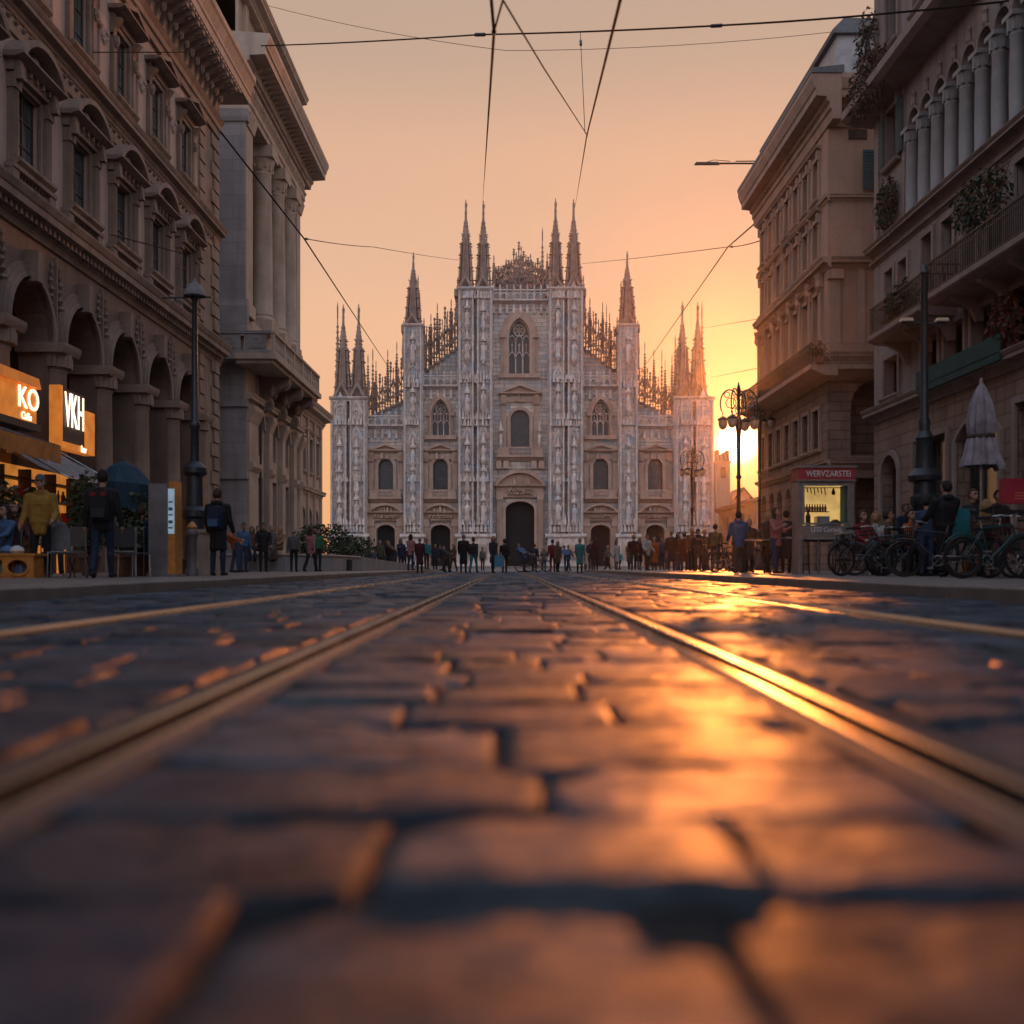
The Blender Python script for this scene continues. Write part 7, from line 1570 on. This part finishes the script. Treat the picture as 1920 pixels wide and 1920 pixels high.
# square, cafe side
CR = [('stand', 905, 78, .4, 'grey', 'dark', 'small distant person in grey on the steps before the main door'), ('coat', 1002, 62, 2.8, 'navy', 'dark', 'person in a navy coat behind the bicycles at the main door'), ('walk', 1066, 70, .7, 'dark', 'jean', 'distant walker in a dark jacket and jeans beyond the teal cape'), ('coatl', 1180, 63, .5, 'olive', 'dark', 'long-haired person in an olive coat at the single sun-side tower'), ('hoodie', 1270, 60, .2, 'grey', 'navy', 'grey hooded person half hidden behind the lamp crowd'), ('stand', 758, 68, .3, 'black', 'dark', 'dark figure half hidden behind the pink top'), ('bend', 983, 57.5, .7, 'blue', 'jean', 'person in blue bending over the bicycle before the main door'), ('bag', 1020, 74, .1, 'grey', 'dark', 'long-haired grey-clad person by the central pier on the sun side'), ('walk', 832, 70, .6, 'dark', 'maroon', 'walking person in maroon trousers before the second door'), ('coat', 664, 74, .4, 'cream', 'brown', 'person in a cream coat at the foot of the left-hand towers'), ('bend', 676, 66, .2, 'tan', 'dark', 'person in tan stooping near the end of the planter wall'), ('stand', 690, 72, 2.8, 'dark', 'grey', 'dark-clothed person in grey trousers near the planter end'),
      ('hoodie', 712, 62, .3, 'olive', 'dark', 'person in olive before the outermost dark cathedral door'), ('coat', 730, 60, 3.0, 'black', 'black', 'person in a long black coat before the outermost dark cathedral door'), ('bend', 742, 58, 1.2, 'brown', 'jean', 'person in brown bending down near the outermost door'),
      ('bag', 752, 57, .4, 'navy', 'navy', 'long-haired person in navy holding something up close to the pink jumper'), ('bag', 770, 50, 2.6, 'pink', 'navy', 'person in a pink top and navy trousers at the crowd centre by the single tower'), ('coat', 787, 48, 2.9, 'maroon', 'black', 'broad person in a dark maroon coat beside the pink top'),
      ('stand', 800, 62, .5, 'teal', 'dark', 'person in teal behind the maroon coat'), ('hoodie', 816, 66, 3.3, 'navy', 'black', 'person in a navy hooded jacket before the second door'), ('bend', 838, 57, 2.0, 'grey', 'dark', 'person in grey bending before the second door'), ('walkl', 850, 62, -.5, 'brown', 'dark', 'long-haired person in brown near the central piers'),
      ('coat', 869, 48, 3.0, 'black', 'jean', 'person in a long black coat standing at the tram rail, paired with the teal trousers'), ('walk', 888, 48.5, 2.9, 'dark', 'teal', 'walking person in teal trousers by the tram rail'), ('coatl', 925, 49, .6, 'dark', 'black', 'long-haired person in a dark coat carrying a blue bag before the main door'),
      ('walk', 946, 49.5, 3.2, 'black', 'black', 'person all in black striding before the main door'), ('stand', 1036, 58, 3.0, 'red', 'red', 'person dressed all in red near the central pier'), ('coatl', 1046, 57, .4, 'brown', 'black', 'long-haired person in a brown coat next to the all-red person'), ('bend', 1062, 61, .2, 'blue', 'navy', 'person in blue stooping near the teal cape'),
      ('coat', 1087, 50, 2.7, 'teal', 'dark', 'person wrapped in a bright teal cape'), ('hoodie', 1108, 58, .3, 'dark', 'jean', 'dark hooded person in jeans before the inner sun-side door'), ('bag', 1117, 56, 3.4, 'maroon', 'dark', 'person in maroon carrying an orange strap before the inner sun-side door'),
      ('walk', 1140, 68, .9, 'grey', 'black', 'grey-topped walker beyond the inner sun-side door'), ('coatl', 1156, 58, .4, 'white', 'grey', 'long-haired person in white between the sun-side doors'),
      ('walk', 1188, 52, 3.1, 'maroon', 'dark', 'walker in a maroon jacket past the single sun-side tower'), ('coatl', 1199, 56, .2, 'black', 'grey', 'long-haired person in a black coat near the single sun-side tower'),
      ('hoodie', 1213, 50, .5, 'white', 'dark', 'person in a white hooded top before the last door'), ('coat', 1227, 52, 3.3, 'orange', 'dark', 'person in an orange coat before the last door'), ('stand', 1241, 56, .2, 'jean', 'navy', 'denim-clad person between the last door and the lamp'),
      ('coat', 1259, 44, 2.9, 'black', 'navy', 'tall person in a black coat near the two-globed lamp'), ('bag', 1272, 47, .4, 'dark', 'jean', 'long-haired dark figure in jeans left of the maroon back'), ('coat', 1283, 45, 3.0, 'maroon', 'black', 'person in a wine-red coat by the two-globed lamp'),
      ('stand', 1297, 43, .3, 'brown', 'black', 'person in brown at the foot of the two-globed lamp'), ('hoodie', 1309, 42, 3.2, 'dark', 'dark', 'dark hooded figure under the end towers'), ('coat', 1321, 44, .5, 'brown', 'dark', 'person in a long brown coat under the end towers'),
      ('stand', 656, 76, .3, 'red', 'dark', 'small distant person in red beside the end of the hedge'), ('walk', 702, 84, .2, 'jean', 'dark', 'distant walker in denim behind the planter end'), ('walkl', 775, 80, .4, 'white', 'dark', 'distant person in white behind the pink top'), ('coatl', 1098, 82, .3, 'cream', 'dark', 'distant long-haired person in cream near the teal cape'), ('walk', 1162, 84, .4, 'teal', 'dark', 'distant walker in teal between the sun-side doors'), ('hoodie', 1250, 78, .4, 'grey', 'dark', 'distant grey hooded figure behind the denim-clad person')]
HR = ['hairbk', 'hairbr', 'hairbr', 'blond', 'hairgr']
for i, (b, px, d, rz, tp, lg, lab) in enumerate(CR):
    P(b, px, d, rz, lab.replace('left-hand towers', 'outer twin towers by the hedge').replace('left of the', 'beside the'), tp, lg, HR[i * 7 % 5], sc=[1, .95, 1.04, .98][i % 4])
# pavement with the kiosk
P('hoodie', 1385, 30, PI, 'broad-backed person in a pale blue shirt and brown trousers under the ornate lamp', 'blue', 'brown', 'hairbr', sc=1.02)
P('coatl', 1440, 29.5, .4, 'long-haired person in a brown coat at the tall table', 'brown', 'dark', 'blond')
P('bag', 1455, 27.5, .7, 'long-haired person in a pink jumper and pale jeans at the tall table', 'pink', 'jean', 'hairbr')
P('coat', 1474, 29, 3.0, 'person in a dark coat beside the pink jumper', 'dark', 'black', 'hairbk')
P('stand', 1341, 38, 2.8, 'person in dark olive among the bicycles near the cathedral end', 'olive', 'dark', 'hairbk'); P('coat', 1405, 34, .2, 'person in a brown jacket behind the pale blue shirt', 'brown', 'black', 'hairgr')
P('sit', 1622, 22.5, .3, 'person in red seated behind the bicycles beside the kiosk', 'red', 'dark', 'hairbr', dz=.0); P('sitl', 1642, 22.8, -.2, 'fair-haired person in white seated behind the bicycles', 'white', 'dark', 'blond', dz=.0)
P('sit', 1672, 22.2, 1.2, 'person in brown seated behind the teal bicycle', 'brown', 'dark', 'hairbr', dz=.0); P('coat', 1698, 23.5, .4, 'standing person in a navy coat behind the teal bicycle', 'navy', 'navy', 'hairbr', sc=.92); P('sitl', 1710, 21.8, .6, 'person in orange seated beside the lamp pedestal', 'orange', 'dark', 'hairbk', dz=.0)
P('stand', 1737, 20.6, 2.9, 'person in a blue denim jacket beside the lamp pedestal', 'jean', 'jean', 'hairbk', sc=.9)
RB = figure('person_back', ((.15, .1), (-.2, .2)), ((.5, .12, .5), (.5, .14, .5)), -.14, (.05, .2), coat=.15, bulk=1.3, hood=True, voxel=.009)
person(RB, wx(1768, 18.9), 18.9, KH, PI + .25, 'bulky person in a black jacket standing over a bicycle', 'black', 'black', 'hairbk', sc=1.0)
t = thing('backpack', (0, 0, 0), 'teal shoulder bag slung beside the bulky black jacket', 'bag'); mb = MB(); mb.plate([(-.2, 0), (.2, 0), (.22, .42), (.1, .55), (-.12, .56), (-.2, .4)], -.09, .09); mb.build('body', pal(W['teal']), t); mb = MB(); mb.tube([(-.15, 0, .5), (-.22, -.08, .72), (-.35, -.1, .86)], .018, 6); mb.build('strap', pal(W['teal']), t); t.name = 'shoulder_bag'
t.location = (wx(1800, 19.1), 19.1, KH + .72)
P('walk', 1826, 19.8, .3, 'thin person in a dark jacket and orange scarf behind the folded parasol', 'dark', 'orange', 'hairbr', sc=.98); P('sitl', 1850, 18.8, 2.7, 'person with long tan hair seated in front of the market cart', 'tan', 'dark', 'blond', dz=.0); P('stand', 1872, 20, .2, 'person in maroon standing behind the market cart', 'maroon', 'dark', 'hairbk', sc=.95)
for px, d, rz_, lab in ((26, 19.2, .6, 'maroon person behind the crates'), (8, 19.0, -.4, 'blue-clad person at the frame edge'), (273, 20.6, 2.6, 'navy person behind the totem'), (100, 19.6, .5, 'grey person behind the rounded chair'),
                      (1622, 22.5, .3, 'red person beside the kiosk'), (1642, 22.8, -.2, 'fair person in white'), (1672, 22.2, 1.2, 'brown person behind the teal bicycle'), (1710, 21.8, .6, 'orange person by the lamp pedestal'), (1850, 18.8, 2.7, 'tan-haired person at the market cart')):
    chair(px, d, rz_, 'dark cafe chair holding the seated ' + lab, (.045, .04, .04))
# blue carrier bag, scooter-like extras
x, d = wx(936, 48.8), 48.8; t = thing('carrier_bag', (x, d, 0), 'large blue carrier bag held low before the main door', 'bag'); mb = MB((x, d, 1, 0, 0, 1)); mb.box(-.24, .24, -.1, .1, .3, .85, (.03, .04)); mb.build('body', pal((.05, .2, .33)), t); mb = MB((x, d, 1, 0, 0, 1)); mb.tube([(-.12, 0, .83), (-.1, 0, .98), (.1, 0, .98), (.12, 0, .83)], .012, 5); mb.build('handle', pal((.05, .2, .33)), t)
# ================================================================== sky, sun, haze, camera
SUN_AZ, SUN_EL = math.radians(12.0), math.radians(9.6)
w = bpy.data.worlds.new('World'); SC.world = w; w.use_nodes = True
nt = w.node_tree; nt.nodes.clear()
out = nt.nodes.new('ShaderNodeOutputWorld'); bg = nt.nodes.new('ShaderNodeBackground'); nt.links.new(bg.outputs[0], out.inputs[0])
sky = nt.nodes.new('ShaderNodeTexSky'); sky.sky_type = 'NISHITA'; sky.sun_disc = False
sky.sun_elevation = SUN_EL; sky.sun_rotation = SUN_AZ; sky.air_density = 1.6; sky.dust_density = 4.0; sky.ozone_density = 2.0
tc = nt.nodes.new('ShaderNodeTexCoord'); nrm = nt.nodes.new('ShaderNodeVectorMath'); nrm.operation = 'NORMALIZE'
nt.links.new(tc.outputs['Generated'], nrm.inputs[0])
sp = nt.nodes.new('ShaderNodeSeparateXYZ'); nt.links.new(nrm.outputs[0], sp.inputs[0])
va, ve = math.radians(12.55), math.radians(6.7)       # where the low sun glows through the dusty air
sd = (math.sin(va) * math.cos(ve), math.cos(va) * math.cos(ve), math.sin(ve))
dt = nt.nodes.new('ShaderNodeVectorMath'); dt.operation = 'DOT_PRODUCT'; nt.links.new(nrm.outputs[0], dt.inputs[0]); dt.inputs[1].default_value = sd
dot = mth(nt, 'MAXIMUM', dt.outputs['Value'], 0.0)
def lobe(p, s): return mth(nt, 'MULTIPLY', mth(nt, 'POWER', dot, p), s)
def addl(acc, fac, c):
    n = nt.nodes.new('ShaderNodeVectorMath'); n.operation = 'SCALE'; n.inputs[0].default_value = c; nt.links.new(fac, n.inputs['Scale'])
    a = nt.nodes.new('ShaderNodeVectorMath'); a.operation = 'ADD'; nt.links.new(acc, a.inputs[0]); nt.links.new(n.outputs[0], a.inputs[1]); return a.outputs[0]
el = mth(nt, 'MAXIMUM', sp.outputs[2], 0.0)
cr = nt.nodes.new('ShaderNodeValToRGB'); nt.links.new(mth(nt, 'POWER', el, .6), cr.inputs[0])
e = cr.color_ramp; e.interpolation = 'EASE'
STOPS = [(0.0, (.92, .40, .15)), (.25, (.90, .46, .22)), (.41, (.84, .50, .32)), (.48, (.77, .475, .32)), (.54, (.74, .45, .305)), (.63, (.53, .375, .285)), (.78, (.28, .34, .46)), (1.0, (.21, .37, .64))]
while len(e.elements) < len(STOPS): e.elements.new(.5)
for q, (p, c) in zip(e.elements, STOPS): q.position = p; q.color = c4(c)
# towards the anti-solar side the dust glow gives way to dusk blue
side = ramp(nt, dt.outputs['Value'], -.5, .75)
base = mixc(nt, side, mixc(nt, .7, cr.outputs[0], (.98, 1.04, 1.22)), cr.outputs[0])
ns = nt.nodes.new('ShaderNodeVectorMath'); ns.operation = 'SCALE'; nt.links.new(mixc(nt, 1.0, sky.outputs[0], (1.0, .66, .5), 'MULTIPLY'), ns.inputs[0]); ns.inputs['Scale'].default_value = .004
ad = nt.nodes.new('ShaderNodeVectorMath'); ad.operation = 'ADD'; nt.links.new(base, ad.inputs[0]); nt.links.new(ns.outputs[0], ad.inputs[1])
acc = ad.outputs[0]
dm = nt.nodes.new('ShaderNodeVectorMath'); dm.operation = 'SCALE'; nt.links.new(acc, dm.inputs[0]); nt.links.new(mth(nt, 'SUBTRACT', 1.0, lobe(45, .28)), dm.inputs['Scale']); acc = dm.outputs[0]
acc = addl(acc, lobe(10, .0), (1.0, .48, .2))
acc = addl(acc, lobe(110, .05), (1.0, .5, .2))
acc = addl(acc, lobe(300, .25), (1.0, .42, .11))
acc = addl(acc, lobe(20000, 48.0), (1.0, .70, .40))
acc = addl(acc, lobe(1500, 1.3), (1.0, .48, .15))
nt.links.new(acc, bg.inputs[0]); bg.inputs[1].default_value = 1.0

L = bpy.data.lights.new('sun', 'SUN'); L.energy = 2.0; L.angle = math.radians(.5); L.color = (1.0, .26, .045)
lo = bpy.data.objects.new('sun', L); COL.objects.link(lo)
dv = Vector((math.sin(SUN_AZ) * math.cos(SUN_EL), math.cos(SUN_AZ) * math.cos(SUN_EL), math.sin(SUN_EL)))
lo.rotation_euler = dv.to_track_quat('Z', 'Y').to_euler(); lo.location = (60, 200, 60)

HAZE = 0.0002
if HAZE:
    m = bpy.data.materials.new('dusty_evening_air'); m.use_nodes = True; n2 = m.node_tree; n2.nodes.clear()
    o2 = n2.nodes.new('ShaderNodeOutputMaterial'); pv = n2.nodes.new('ShaderNodeVolumePrincipled')
    pv.inputs['Density'].default_value = HAZE; pv.inputs['Color'].default_value = (.95, .86, .78, 1); pv.inputs['Anisotropy'].default_value = .9
    n2.links.new(pv.outputs[0], o2.inputs['Volume'])
    hz = MB(); hz.box(-200, 200, -30, 330, -1.06, 76); tag(hz.build('haze', m), 'thin golden evening haze filling the street and the square', 'haze', kind='stuff')

cam = bpy.data.cameras.new('camera'); co = bpy.data.objects.new('camera', cam); COL.objects.link(co); SC.camera = co
co.location = (0, 0, H0); co.rotation_euler = (math.radians(90), 0, 0)
cam.sensor_width = 36; cam.lens = 36; cam.shift_x = (960 - VX) / 1920; cam.shift_y = (VY - 960) / 1920
cam.clip_start = .05; cam.clip_end = 6000
cam.dof.use_dof = True; cam.dof.focus_distance = 50; cam.dof.aperture_fstop = 1.15
SC.view_settings.view_transform = 'Standard'; SC.view_settings.look = 'None'; SC.view_settings.gamma = 1; SC.view_settings.exposure = 0
SC.cycles.use_denoising = True
try: SC.cycles.denoiser = 'OPENIMAGEDENOISE'
except Exception: pass
SC.cycles.max_bounces = 8; SC.cycles.diffuse_bounces = 4; SC.cycles.glossy_bounces = 3; SC.cycles.volume_bounces = 0
SC.cycles.sample_clamp_indirect = 6.0; SC.cycles.caustics_reflective = False; SC.cycles.caustics_refractive = False
